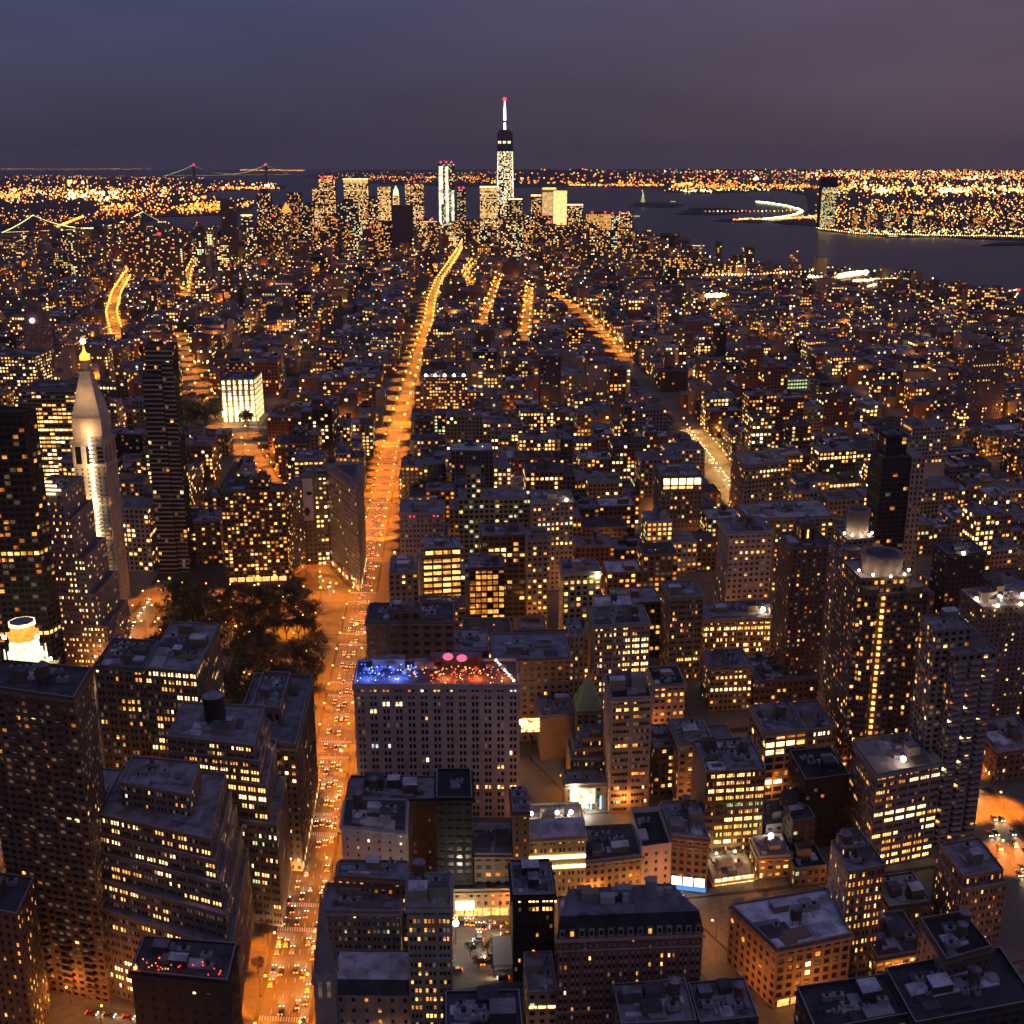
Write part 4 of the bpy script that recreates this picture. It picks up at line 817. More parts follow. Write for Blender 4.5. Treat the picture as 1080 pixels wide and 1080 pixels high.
# -- second band, beyond the roof-bar building
block('hotel_building', 'dark brown block with big arched openings directly behind the blue-lit roof bar', 386, 657, 479, 657, 640, 30, (.17, .105, .10), vb=692, bay=6.5, flh=5., fw=.62, fh=.5, lit=.0, pal='O', roof=roofd, bulk=2, cornice=(.25, .12, .10), dim=0.02, vols=[(0, 1, 0, 1, 0, 1.), (.28, .62, .1, .5, 1., 1.1)], gear=2)
block('office_building', 'red brown masonry block with arched top floor right behind the pale hotel', 520, 697, 602, 694, 613, 38, (.25, .155, .12), vb=752, bay=3.9, flh=3.9, fw=.5, fh=.52, lit=.06, pal='YAO', roof=(.22, .21, .28), bulk=1, gear=1, tank=0, cornice=(.30, .2, .17), ledge=(.72, .4), rows=[(5, 0, .2, 'YA', .7)])
block('loft_building', 'grey angled roof wedge between dark arched block and red brown masonry block', 474, 688, 516, 688, 652, 34, (.24, .16, .13), vb=700, bay=4, flh=4, lit=.05, roof=(.30, .28, .36), bulk=0, gear=1)
block('office_building', 'pale piered block with bright warm window column, behind the green pyramid roof', 627, 661, 686, 658, 640, 30, (.38, .28, .22), vb=716, bay=5.4, flh=3.9, fw=.7, fh=.52, group=3, lit=.3, pal='YAYW', roof=roofb, bulk=2, tank=1, gear=2, sidelit=.2, rows=[(1, .0, .45, 'Y', .6), (2, .55, 1, 'YW', .9), (3, .55, 1, 'YW', .9), (4, .55, 1, 'YW', .8), (6, .5, 1, 'YW', .9), (7, .5, 1, 'Y', .8)])
block('loft_building', 'narrow tan building with punched windows left of the pale piered block', 601, 672, 616, 671, 640, 26, (.34, .25, .17), vb=735, bay=3, flh=3.9, fw=.45, lit=.2, pal='YA', roof=roofb, bulk=0)
def x_pyr(root, k):
    b = MB(); h = k['h']; q = [tuple(k['at'](s, t)) for s, t in ((0, 0), (1, 0), (1, 1), (0, 1))]; c = k['at'](.5, .5); m = COPPER
    b.quads([[(*q[i], h+1), (*q[(i+1) % 4], h+1), (*(c+np.array((.1*(i == 0), .1))), h+20)] for i in range(4)], m); b.build('pyramid_roof', root)
block('tower_house', 'green copper pyramid roof on a small tower beside the tall piered office', 608, 752, 636, 751, 585, 18, (.30, .22, .14), vb=790, bay=4, flh=3.9, lit=.05, pal='A', roof=roofb, bulk=0, tank=0, gear=0, extra=x_pyr)
block('office_tower', 'tall slim office with pale edge piers and black roof boxes, lower centre right', 645, 738, 688, 736, 532, 28, (.36, .27, .22), vb=866, bay=9.5, flh=3.9, fw=.88, fh=.46, group=6, lit=.06, pal='AY', roof=black, bulk=3, tank=0, gear=3, dim=.3,
      rows=[(1, .15, .7, 'Y', .9), (2, .2, .8, 'O', .7), (5, .3, .7, 'D', 1), (6, .15, .7, 'YA', .9), (10, .55, .9, 'A', .9), (14, .1, .3, 'G', .9), (17, 0, .8, 'G', .9), (18, .3, .8, 'O')], scale=1.3)
block('loft_building', 'lower brown wing with orange lit windows, right of the slim piered office', 690, 790, 712, 788, 545, 26, (.17, .12, .09), vb=862, bay=3.6, flh=3.8, lit=.3, pal='AYA', roof=roofb, bulk=1)
block('office_building', 'brown stepped office with rounded left corner and lit window pairs, left of slim piered office', 602, 796, 645, 795, 552, 24, (.27, .18, .11), vb=832, bay=3., flh=3.9, fw=.6, fh=.5, group=2, lit=.16, pal='YAD', roof=roofb, bulk=1, vols=[(0, 1, 0, 1, 0, .84), (.1, 1, .2, 1, .84, 1.), (.3, .85, .3, .9, 1., 1.2)], rows=[(3, .2, .6, 'Y', .7), (4, .4, 1, 'YD', .8), (5, .4, .8, 'Y', .9)])
def x_board(root, k):
    a, c, h = k['fl'], k['fr'], k['h']
    BB = emit('billboard_face', (1, .90, .55), 1.5, light=False, vary=.6, scale=.25)
    emit_panel(root, 'billboard', a+(c-a)*.10, a+(c-a)*.62, 4, h-1.5, BB, out=.6, depth=.4)
    for i, s in enumerate((.18, .45)): flood(root, (*(k['at'](s, -.10)), h*(.85 if i == 0 else .2)), 1.3 if i == 0 else .7, FLOODW, 5000, (1, .95, .7))
    for s in (.52, .72, .93): emit_panel(root, 'blue_light_strip', k['at'](s, -.02), k['at'](s+.035, -.02), .5, 8, emit('blue_strip', (.25, .5, 1), 2.4), out=.3)
block('shop_building', 'low building with a floodlit billboard and blue light strips, lower centre', 596, 829, 647, 827, 536, 16, (.34, .28, .20), vb=864, bay=5, flh=4, fw=.3, lit=.0, roof=roofb, bulk=0, gear=1, extra=x_board)
def x_ad(root, k):
    p = k['at'](-.08, 0); z = k['h']-3
    A_ = emit('orange_billboard', (1, .62, .22), 2.2, light=False, vary=.9, scale=.6)
    b = MB(); b.box(p[0]-9, p[0]+1, p[1]-.6, p[1], z-5, z+3, A_, bottom=True); b.bar((p[0]-4, p[1]-.3, 0), (p[0]-4, p[1]-.3, z-5), .8, PIPE); b.build('billboard', root)
    flood(root, (p[0]-9, p[1]-2.5, z+2), 1.5, FLOOD, 3200, (1, .7, .3))
block('blank_wall_building', 'blank tan party wall above a vacant lot with an orange lit billboard', 570, 757, 606, 753, 590, 26, (.36, .25, .17), vb=798, sidebays=False, bay=40, flh=60, fw=.02, fh=.02, lit=0, roof=roofb, bulk=1, extra=x_ad)
block('loft_building', 'pinkish stone front with lit third floor, right of the pale piered block', 690, 724, 723, 722, 613, 26, (.45, .32, .26), vb=765, bay=3.4, flh=3.9, fw=.55, fh=.5, lit=.1, pal='YA', roof=black, bulk=2, rows=[(0, .1, .4, 'A'), (1, 0, 1, 'YA', 1), (2, .5, 1, 'A', .8), (4, .3, .9, 'A', .5)])
block('loft_building', 'tan loft with two full rows of lit windows, centre right', 750, 706, 794, 704, 640, 26, (.30, .22, .15), vb=745, bay=2.8, flh=3.9, fw=.6, lit=.2, pal='YA', roof=roofb, bulk=1, gear=2, rows=[(1, .1, .9, 'Y', 1), (3, .05, 1, 'W', 1)])
block('loft_building', 'wide dark roofed loft right of the two lit rows', 796, 720, 866, 716, 640, 34, (.18, .13, .11), vb=745, bay=3.6, flh=3.9, lit=.08, pal='YA', roof=(.17, .16, .21), bulk=3, gear=3, tank=1)
block('office_building', 'tan slab with narrow dark recessed front and a red window, above the two lit rows', 707, 632, 742, 630, 685, 30, (.30, .21, .15), vb=712, bay=5.8, flh=3.9, fw=.8, fh=.5, group=3, lit=.08, pal='AY', roof=roofb, bulk=1, rows=[(10, .2, .9, 'Y', 1), (5, .4, .6, 'O')])
block('loft_building', 'long low block with white-yellow band and bright roof lamp, right of centre', 742, 655, 842, 652, 724, 30, (.33, .24, .15), vb=690, bay=4.6, flh=4., fw=.8, fh=.55, group=3, lit=.3, pal='YAW', roof=roofb, bulk=3, gear=3, rows=[(1, 0, .4, 'YW', .9), (1, .4, .95, 'Y', .7), (0, .6, .7, 'Y', .9)], extra=lambda r, k: flood(r, (*k['at'](.66, .3), k['h']+3), 1.6, FLOOD, 1500))
def x_glow(root, k):
    a, c, h = k['fl'], k['fr'], k['h']
block('department_store', 'rounded corner store glowing orange on every upper floor, beside the avenue beyond the roof bar', 446, 582, 486, 580, 745, 30, (.22, .14, .085), vb=612, bay=6, flh=4.2, fw=.92, fh=.58, lit=1., pal='AAY', roof=(.34, .30, .38), bulk=1, gear=1.5, sidelit=1., cap=100, seed=5,
      vols=[(0, 1, .0, 1, 0, .93), (.05, 1, .12, 1, .93, 1.)], rows=[(i, 0, 1, 'Y', .6) for i in (2, 3, 4, 5)])
block('loft_building', 'orange glass grid block right of the rounded glowing store', 495, 600, 532, 599, 735, 26, (.14, .08, .05), vb=652, bay=3.6, flh=4, fw=.86, fh=.72, lit=.8, pal='AOOA', roof=roofb, bulk=1, gear=1)
block('loft_building', 'low loft with blue roof lights left of the rounded glowing store', 410, 606, 441, 604, 735, 34, (.30, .22, .15), vb=640, bay=4, flh=4.2, lit=.12, pal='YA', roof=roofb, bulk=2, gear=2)
block('loft_building', 'tan lower wing below the rounded glowing store', 441, 640, 492, 638, 724, 18, (.24, .17, .12), vb=652, bay=5, flh=4, fw=.8, lit=.3, pal='AA', roof=roofd, bulk=1)
block('office_building', 'white stone block with red light streak and many small windows beside the avenue', 422, 542, 468, 541, 830, 34, (.42, .31, .27), vb=565, bay=3., flh=3.8, fw=.5, lit=.03, pal='AO', roof=roofb, bulk=2, rows=[(0, 0, 1, 'R', .15)], cornice=(.4, .3, .28))
block('office_building', 'cream office with square lit penthouse window, centre', 483, 506, 527, 505, 880, 30, (.42, .34, .22), vb=550, bay=4, flh=4, fw=.7, fh=.6, lit=.12, pal='YG', roof=roofb, bulk=1, vols=[(0, 1, 0, 1, 0, .8), (.2, .55, .1, .7, .8, 1.05), (0, 1.7, .1, 1, 0, .78)])
block('office_building', 'white corner office with two bright lit floors, right of centre', 562, 530, 605, 528, 850, 30, (.46, .36, .29), vb=572, bay=3.4, flh=3.9, fw=.5, lit=.15, pal='YA', roof=roofb, bulk=2, rows=[(1, 0, .6, 'Y', .8), (4, 0, 1, 'YW', .9), (5, .2, 1, 'Y', .7), (8, .5, 1, 'YW', .8)], extra=lambda r, k: flood(r, (*k['at'](.82, .0), k['h']+1), 1.1, FLOOD, 400))
block('loft_building', 'dark fronted loft with a bright block of yellow windows, centre', 508, 566, 554, 565, 790, 30, (.15, .095, .07), vb=600, bay=4.4, flh=4, fw=.8, fh=.6, lit=.1, pal='YA', roof=roofb, bulk=2, rows=[(2, .2, .6, 'YW', 1), (3, .2, .55, 'Y', 1), (4, .45, .6, 'YW', 1), (1, .75, .85, 'A', 1), (2, .75, .85, 'A', 1)])
block('loft_building', 'tan tower with stepped lit windows, right of the dark fronted loft', 556, 570, 578, 569, 770, 24, (.36, .26, .19), vb=622, bay=4, flh=4, fw=.6, lit=.3, pal='YA', roof=roofb, bulk=1)
block('loft_building', 'wide pale block with rows of white-yellow lamps shining over a lower roof, centre right', 594, 606, 634, 604, 745, 28, (.46, .35, .24), vb=628, bay=4, flh=4, fw=.6, fh=.6, lit=.5, pal='YYA', roof=roofb, bulk=2, extra=lambda r, k: flood(r, (*k['at'](.9, -.05), k['h']-2), 1.2, FLOOD, 2500))
block('office_building', 'white piered block with dark brick centre and lit upper floors, right of centre', 769, 563, 815, 561, 774, 34, (.42, .32, .28), vb=640, bay=3.8, flh=4.1, fw=.55, fh=.5, lit=.12, pal='YA', roof=roofb, bulk=2, tank=1, gear=2, rows=[(1, .1, .9, 'Y', .6), (3, .1, .9, 'Y', .7)], cornice=(.46, .36, .32))
block('office_building', 'low bright roofed hall with cream light wells, above the white piered block', 790, 548, 880, 545, 830, 40, (.33, .25, .17), vb=562, bay=5, flh=4, lit=.3, pal='YA', roof=(.42, .36, .36), bulk=2, gear=2)
block('apartment_tower', 'tall brown brick slab with dark penthouse box between white piered block and twin round towers', 836, 580, 879, 577, 640, 32, (.20, .115, .085), vb=715, bay=3.1, flh=3., fw=.42, fh=.5, lit=.11, pal='AYO', roof=roofd, bulk=0, vols=[(0, 1, 0, 1, 0, 1.), (.3, .65, .3, .7, 1., 1.12, 1)], gear=1, sidelit=.1, dim=.2)
# twin towers with round crowns
def round_tower(label, xl, xr, ytop, Yg, depth, col, vb, crown_px, lights, lit):
    def ex(root, k):
        c = k['at'](.42, .35); h = k['h']; rr_ = (np.hypot(*(k['fr']-k['fl'])))*.26
        b = MB(); wm = wall_mat((.30, .22, .19)); b.cyl(c, rr_, h, h+crown_px, wm, 20); b.cyl(c, rr_*1.1, h+crown_px, h+crown_px+1.2, wm, 20); b.cyl(c, rr_*.8, h+crown_px+1.22, h+crown_px+1.4, roof_mat(roofd), 20); b.build('round_crown', root)
        for i in range(5):
            a = math.pi*(1.1+.2*i); flood(root, (c[0]+rr_*1.35*math.cos(a), c[1]+rr_*1.35*math.sin(a), h+2.2), .6, FLOOD, 260)
        b = MB(); s = lights; d = (k['fr']-k['fl'])/np.hypot(*(k['fr']-k['fl'])); n = np.array([d[1], -d[0]])
        for j in range(int(h/3.4)-5):
            p = k['at'](s, 0)+n*.6; b.box(p[0]-.8, p[0]+.8, p[1]-.5, p[1]+.3, 12+j*3.4, 12+j*3.4+1.5, LIT['Y' if j % 3 else 'A'], bottom=True)
        b.build('stair_lights', root)['kind'] = 'stuff'
        for t in range(2):                                            # projecting rounded bays
            b = MB(); cc = k['at'](.18+.6*t, .02); b.cyl(cc, 4.5, .2, h*.97, k['wm'], 14)
            o_ = b.build('round_bay', root); wn_ = {}
            for j in range(int(h*.95/3.4)):
                for i_ in range(8):
                    a_ = math.pi*(1.02+.137*i_); zz = 3+j*3.4; w_ = .62; ca, sa = math.cos(a_), math.sin(a_)
                    px_, py_ = cc[0]+4.53*ca, cc[1]+4.53*sa; cq = k['rg'].choice('AAYOD') if k['rg'].random() < lit*1.3 else 'K'
                    wn_.setdefault(cq, []).append([(px_+sa*w_, py_-ca*w_, zz), (px_-sa*w_, py_+ca*w_, zz), (px_-sa*w_, py_+ca*w_, zz+1.8), (px_+sa*w_, py_-ca*w_, zz+1.8)])
            b = MB()
            for cq, qq in wn_.items(): b.quads(qq, LIT[cq])
            b.build('bay_windows', root)['kind'] = 'stuff'
    return block('apartment_tower', label, xl, ytop, xr, ytop-4, Yg, depth, col, vb=vb, bay=3.3, flh=3.4, fw=.6, fh=.5, lit=lit, pal='AAOY', roof=roofb, bulk=0, gear=.5, extra=ex, sidelit=.12, dim=.3,
                 vols=[(0, 1, 0, 1, 0, .93), (.05, .75, .05, .9, .93, 1.)])
round_tower('tall brown round-crowned tower with a vertical line of orange lights', 905, 982, 613, 532, 34, (.155, .10, .08), 792, 9, .36, .16)
round_tower('narrower tower with tall round crown, rear one of the round pair', 893, 932, 572, 580, 28, (.26, .19, .17), 750, 14, .10, .12)
def x_balc(root, k):
    b = MB(); h = k['h']; wm = wall_mat((.36, .28, .27))
    for j in range(2, int(h/3.1)):
        for s in (.05, .38, .70):
            a, c = k['at'](s, 0), k['at'](s+.24, 0); d = (c-a)/np.hypot(*(c-a)); n = np.array([d[1], -d[0]])
            b.prism([tuple(a+n*1.7), tuple(c+n*1.7), tuple(c+n*.01), tuple(a+n*.01)], j*3.1, j*3.1+1., wm, bottom=True)
    b.build('balcony_stacks', root)['kind'] = 'stuff'
block('apartment_tower', 'grey pink tower with white stacked balconies near the bright avenue, right edge', 1006, 692, 1052, 688, 470, 26, (.27, .20, .19), vb=895, bay=3.6, flh=3.1, fw=.6, fh=.6, lit=.12, pal='YAOW', roof=roofb, bulk=1, gear=1, extra=x_balc, sidelit=.2, dim=.15,
      vols=[(-.0, 1, 0, 1, 0, 1.), (-.32, .5, .25, 1, 0, 1.10)])
block('apartment_tower', 'brown tower with floodlit crown of lamps on the right edge', 1036, 642, 1092, 638, 575, 30, (.24, .155, .13), vb=780, bay=3.4, flh=3.1, fw=.4, fh=.45, lit=.16, pal='AYW', roof=roofb, bulk=2, gear=2,
      extra=lambda r, k: [flood(r, (*k['at'](.05+.22*i, -.02 if i % 2 else .4), k['h']+1.5), 1.0, FLOOD, 1300) for i in range(5)])
block('condo_tower', 'dark glass tower with white gridded right strip behind the round pair', 931, 484, 976, 482, 790, 26, (.045, .035, .04), vb=600, bay=4.4, flh=3.6, fw=.84, fh=.7, lit=.05, pal='AO', roof=roofd, bulk=0, dim=.05, vols=[(0, .68, 0, 1, 0, 1.), (.1, .6, .2, .9, 1., 1.14, 2)],
      extra=lambda r, k: (lambda mb, s_: (wall_face(mb, s_, k['at'](.685, -.04), k['at'](1, -.04), .15, k['h']*1.0, wall_mat((.42, .32, .28)), 3, 26, .5, .6), mb.prism([tuple(k['at'](s, t)) for s, t in ((.685, .0), (1, .0), (1, 1), (.685, 1))], .15, k['h'], wall_mat((.30, .22, .2))), mb.build('white_grid_wing', r), put_windows(r, s_, k['rg'], .03, 'A', cap=60)))(MB(), []))
block('apartment_tower', 'distant stepped stone tower with a lit band, standing alone at the right', 1028, 372, 1061, 370, 1330, 30, (.26, .17, .14), vb=455, bay=4, flh=3.6, fw=.4, lit=.06, pal='Y', roof=roofb, bulk=0, vols=[(-.12, 1.1, -.1, 1, 0, .62), (0, 1, 0, 1, .62, 1.), (.2, .8, .2, .8, 1, 1.1)], rows=[(4, 0, 1, 'Y', 1), (9, 0, .5, 'Y', .5)], cap=40)
block('dark_building', 'broad dark building with one green-white roof lamp, right side behind the balconied tower', 1000, 586, 1040, 583, 720, 26, (.08, .055, .05), vb=650, bay=4, flh=3.8, lit=.06, pal='AO', roof=roofd, extra=lambda r, k: flood(r, (*k['at'](.4, .0), k['h']+1), 1.2, FLOODW, 500))
# -- around the left side of the park
block('office_building', 'wide office lit on almost every floor behind the spire tower, upper left', 22, 412, 88, 412, 1010, 50, (.30, .22, .16), vb=452, bay=4.5, flh=3.9, fw=.85, fh=.5, lit=.65, pal='YYAW', blocks=6, roof=roofd, bulk=1, cap=80)
block('loft_building', 'dark lofts with lit bands between condominium and gridded apartments', 185, 552, 232, 550, 900, 40, (.16, .11, .09), vb=610, bay=4, flh=3.9, lit=.25, pal='YAO', roof=roofb, bulk=2, tank=1, gear=2)
block('hall', 'columned hall with a blazing floodlit front beyond the far square', 232, 401, 268, 400, 1420, 60, (.5, .38, .24), vb=428, bay=7, flh=7, fw=.55, fh=.8, lit=1., pal='W', roof=roofd, bulk=0, cap=60, extra=lambda r, k: [flood(r, (*k['at'](s, -.15), 14), 2.2, FLOOD, 30000, (1, .75, .4)) for s in (.1, .5, .9)])
block('office_building', 'flat fronted block with a white poster of two dark ovals, left of the wedge building', 318, 503, 344, 502, 905, 30, (.24, .15, .11), vb=555, bay=3.2, flh=4, fw=.6, lit=.35, pal='YYW', roof=roofb, bulk=1, rows=[(i, 0, .5, 'K', 1) for i in range(20)],
      extra=lambda r, k: (lambda b: (b.prism([tuple(k['at'](s, t)) for s, t in ((.02, -.03), (.42, -.03), (.42, -.012), (.02, -.012))], k['h']*.52, k['h']*.98, plain('poster_paper', (.62, .52, .58))),
             [b.ball((*k['at'](s, -.03), k['h']*z), 2.4, plain('poster_ink', (.03, .02, .03)), 10, 6, sz=.6 if i == 0 else 1.5) for i, (s, z) in enumerate(((.28, .82), (.16, .62)))], b.build('poster', r)))(MB()))
block('office_building', 'block with two full bands of lit windows behind the white poster', 310, 487, 341, 486, 985, 40, (.27, .20, .14), vb=500, bay=4, flh=4, fw=.7, lit=.3, pal='YA', roof=roofb, rows=[(0, 0, 1, 'Y', .9), (1, 0, 1, 'A', .7), (3, 0, 1, 'W', .9)])
block('loft_building', 'tan block along the narrow street left of the wedge building', 300, 518, 318, 510, 880, 40, (.30, .22, .15), vb=600, bay=3.2, flh=3.9, lit=.25, pal='AY', roof=roofb)
block('office_building', 'bright lit low office with roof lamps on the far avenue corner', 443, 398, 493, 398, 1420, 50, (.30, .21, .15), vb=432, bay=3.6, flh=3.9, fw=.6, lit=.45, pal='AAY', roof=roofd, bulk=0, cap=60, extra=lambda r, k: [flood(r, (*k['at'](.12+.2*i, .05), k['h']+2), 1.6, FLOOD, 800) for i in range(5)])
block('office_building', 'building with five huge arched white windows, right of centre', 699, 503, 741, 502, 930, 40, (.24, .17, .12), vb=530, bay=3.4, flh=4.2, fw=.5, lit=.1, pal='YA', roof=roofb, bulk=1,
      extra=lambda r, k: [emit_panel(r, 'hall_window', k['at'](.03+.195*i, 0), k['at'](.18+.195*i, 0), k['h']-7, k['h']-1.5, LIT['W'], out=.05, depth=.1) for i in range(5)]+[emit_panel(r, 'hall_window', k['at'](.03+.195*i, 0), k['at'](.18+.195*i, 0), k['h']-10.5, k['h']-8.4, LIT['Y'], out=.05, depth=.1) for i in range(4)])
block('office_building', 'tan corner building by the bright avenue, broad cornice, lit second row', 786, 492, 832, 487, 960, 50, (.36, .26, .17), vb=530, bay=3.6, flh=4.2, fw=.6, lit=.1, pal='YA', roof=(.38, .28, .2), bulk=1, tank=0, rows=[(1, .3, 1, 'YW', .95), (2, .2, .6, 'Y', .8)])
block('house', 'pale green lit hall among dark roofs in the upper right', 828, 400, 852, 399, 1500, 40, (.4, .4, .25), vb=412, bay=4, flh=5, fw=.7, lit=1., pal='G', roof=roofd, bulk=0, cap=30)
block('apartment_tower', 'plain dark tower with grey top in the upper centre', 570, 376, 592, 376, 1500, 30, (.10, .085, .10), vb=430, bay=4, flh=3.8, lit=.04, pal='AY', roof=roofb, cap=30)
block('office_tower', 'faint stone tower with a white clock face on the far left', 22, 330, 44, 330, 1750, 40, (.26, .19, .19), vb=400, bay=4, flh=4, fw=.4, lit=.03, roof=roofb, bulk=0, cap=30, vols=[(0, 1, 0, 1, 0, .8), (.12, .88, .1, .9, .8, 1.), (.25, .75, .25, .75, 1., 1.12)],
      extra=lambda r, k: (lambda b: (b.ball((*k['at'](.5, -.02), k['h']*.86), 4.2, emit('clock_face', (1, .8, .85), 2.), 12, 8), b.build('clock_face', r)))(MB()))
block('office_building', 'many-windowed lit block at the left edge, upper left', -14, 376, 36, 376, 1300, 60, (.27, .2, .17), vb=400, bay=4, flh=3.9, fw=.6, lit=.5, pal='YYAW', roof=roofd, cap=60)

# parish church steeple by the avenue
def steeple():
    x, y = G(346, 1082, 4); x += 0; root = thing('church', (x, y, .15), 'slender grey stone church steeple beside the avenue at the bottom edge', 'church')
    s = wall_mat((.33, .29, .29)); b = MB(); b.box(x-4, x+4, y-4, y+4, .15, 30, s)
    for i in (-1, 1):
        for j in (-1, 1): b.cyl((x+i*4, y+j*4), .8, 26, 36, s, 6, r2=.1)
    b.build('tower', root); b = MB()
    for i in (-1.6, 1.6): b.quads([[(x+i-.7, y-4.03, 20), (x+i+.7, y-4.03, 20), (x+i+.7, y-4.03, 27), (x+i-.7, y-4.03, 27)]], LIT['D'])
    b.build('belfry_opening', root)
    b = MB(); b.cyl((x, y), 4.2, 30, 63, wall_mat((.25, .23, .25)), 8, r2=.15); b.build('spire', root)
    b = MB(); b.box(x-4.5, x+4.5, y+4.1, y+10, .15, 12, s); b.prism([(x-4.8, y+4.1), (x+4.8, y+4.1), (x+4.8, y+10.4), (x-4.8, y+10.4)], 12, 18, roof_mat(roofd), pts2=[(x-.1, y+4.1), (x+.1, y+4.1), (x+.1, y+10.4), (x-.1, y+10.4)]); b.build('nave', root)
steeple()

FLIT = {'W': emit('far_white', (1, .70, .32), 2.6), 'Y': emit('far_yellow', (1, .52, .14), 1.9), 'A': emit('far_amber', (1, .34, .05), 1.5), 'G': emit('far_green', (.75, 1, .55), 1.3), 'R': emit('far_red', (1, .03, .05), 4.), 'B': emit('far_blue', (.2, .4, 1), 3.), 'N': emit('far_cool_white', (1, .92, .68), 3.2)}
OCT = np.array([[(1, 0, 0), (0, 1, 0), (0, 0, 1)], [(0, 1, 0), (-1, 0, 0), (0, 0, 1)], [(-1, 0, 0), (0, -1, 0), (0, 0, 1)], [(0, -1, 0), (1, 0, 0), (0, 0, 1)],
                [(0, 1, 0), (1, 0, 0), (0, 0, -1)], [(-1, 0, 0), (0, 1, 0), (0, 0, -1)], [(0, -1, 0), (-1, 0, 0), (0, 0, -1)], [(1, 0, 0), (0, -1, 0), (0, 0, -1)]], float)
SL = {'O': emit('sodium_light', (1, .22, .02), 5.), 'Y': emit('warm_light', (1, .42, .07), 5.5), 'W': emit('white_light', (1, .72, .32), 7.), 'G': emit('mercury_light', (.85, 1, .35), 5.), 'R': FLIT['R'], 'B': FLIT['B']}
# ------------------------------------------------------------------ the rest of the city, lot by lot
def inside(poly, x, y):
    c = False; j = len(poly)-1
    for i in range(len(poly)):
        xi, yi = poly[i]; xj, yj = poly[j]
        if (yi > y) != (yj > y) and x < (xj-xi)*(y-yi)/(yj-yi)+xi: c = not c
        j = i
    return c
FB = [(p.min(0)-2.5, p.max(0)+2.5) for p, *_ in FOOT]
PROT = [(x0, x1, vb, p[:, 1].min()) for p, x0, x1, vb, _ in FOOT if vb]; NSOFT = len(PROT)
for xa, xb, yb_, yy in ((478, 539, 1040, 371), (300, 372, 700, 700), (186, 265, 452, 1300), (560, 604, 862, 520), (700, 760, 955, 440), (820, 960, 1052, 345), (768, 792, 535, 640), (1040, 1082, 880, 380), (738, 880, 293, 2900), (880, 925, 294, 2900), (895, 985, 305, 2600), (1048, 1080, 316, 2400)):
    PROT.append((xa, xb, yb_, yy+200 if yy > 600 else yy))
RSEG = []
for pts, hw in ROADS:
    RSEG.append((pts[:-1], np.diff(pts, axis=0), hw))
PATHPX = []
for ln in (FIFTH, SIXTH, BWAY2, BOW, L1, L2, L3, L4, L6):
    for p, d in along(ln, 45):
        px, py = P(*p); 
        if 0 < px < 1080 and py < 700: PATHPX.append((px, py, p[1]))
PATHPX = np.array(PATHPX)
def near_road(x, y, pad=2.):
    for a, d, hw in RSEG:
        v = np.array((x, y))-a; t = np.clip((v*d).sum(1)/np.maximum((d*d).sum(1), 1e-6), 0, 1)
        if (np.hypot(*(v-d*t[:, None]).T)).min() < hw+pad: return True
    return False
PARKB = [tuple(p) for p in PARK]; UNION = [bend(*p) for p in ((-330, 1290), (-205, 1290), (-205, 1500), (-330, 1500))]
PLOT = [G(478, 1046), G(540, 1046), G(540, 978), G(478, 978)]
PLAZA = [bend(*p) for p in ((AV5-70, 800), (AV5+10, 800), (AV5+10, 870), (AV5-100, 900))]
lots = []; lr = random.Random(21); row = 0
COLS = [lime, tan, brown, brick, brown, grey, olive, brown, brick, (.33, .26, .22), (.14, .10, .085), dark, (.42, .35, .30), (.20, .13, .10)]
k = 29
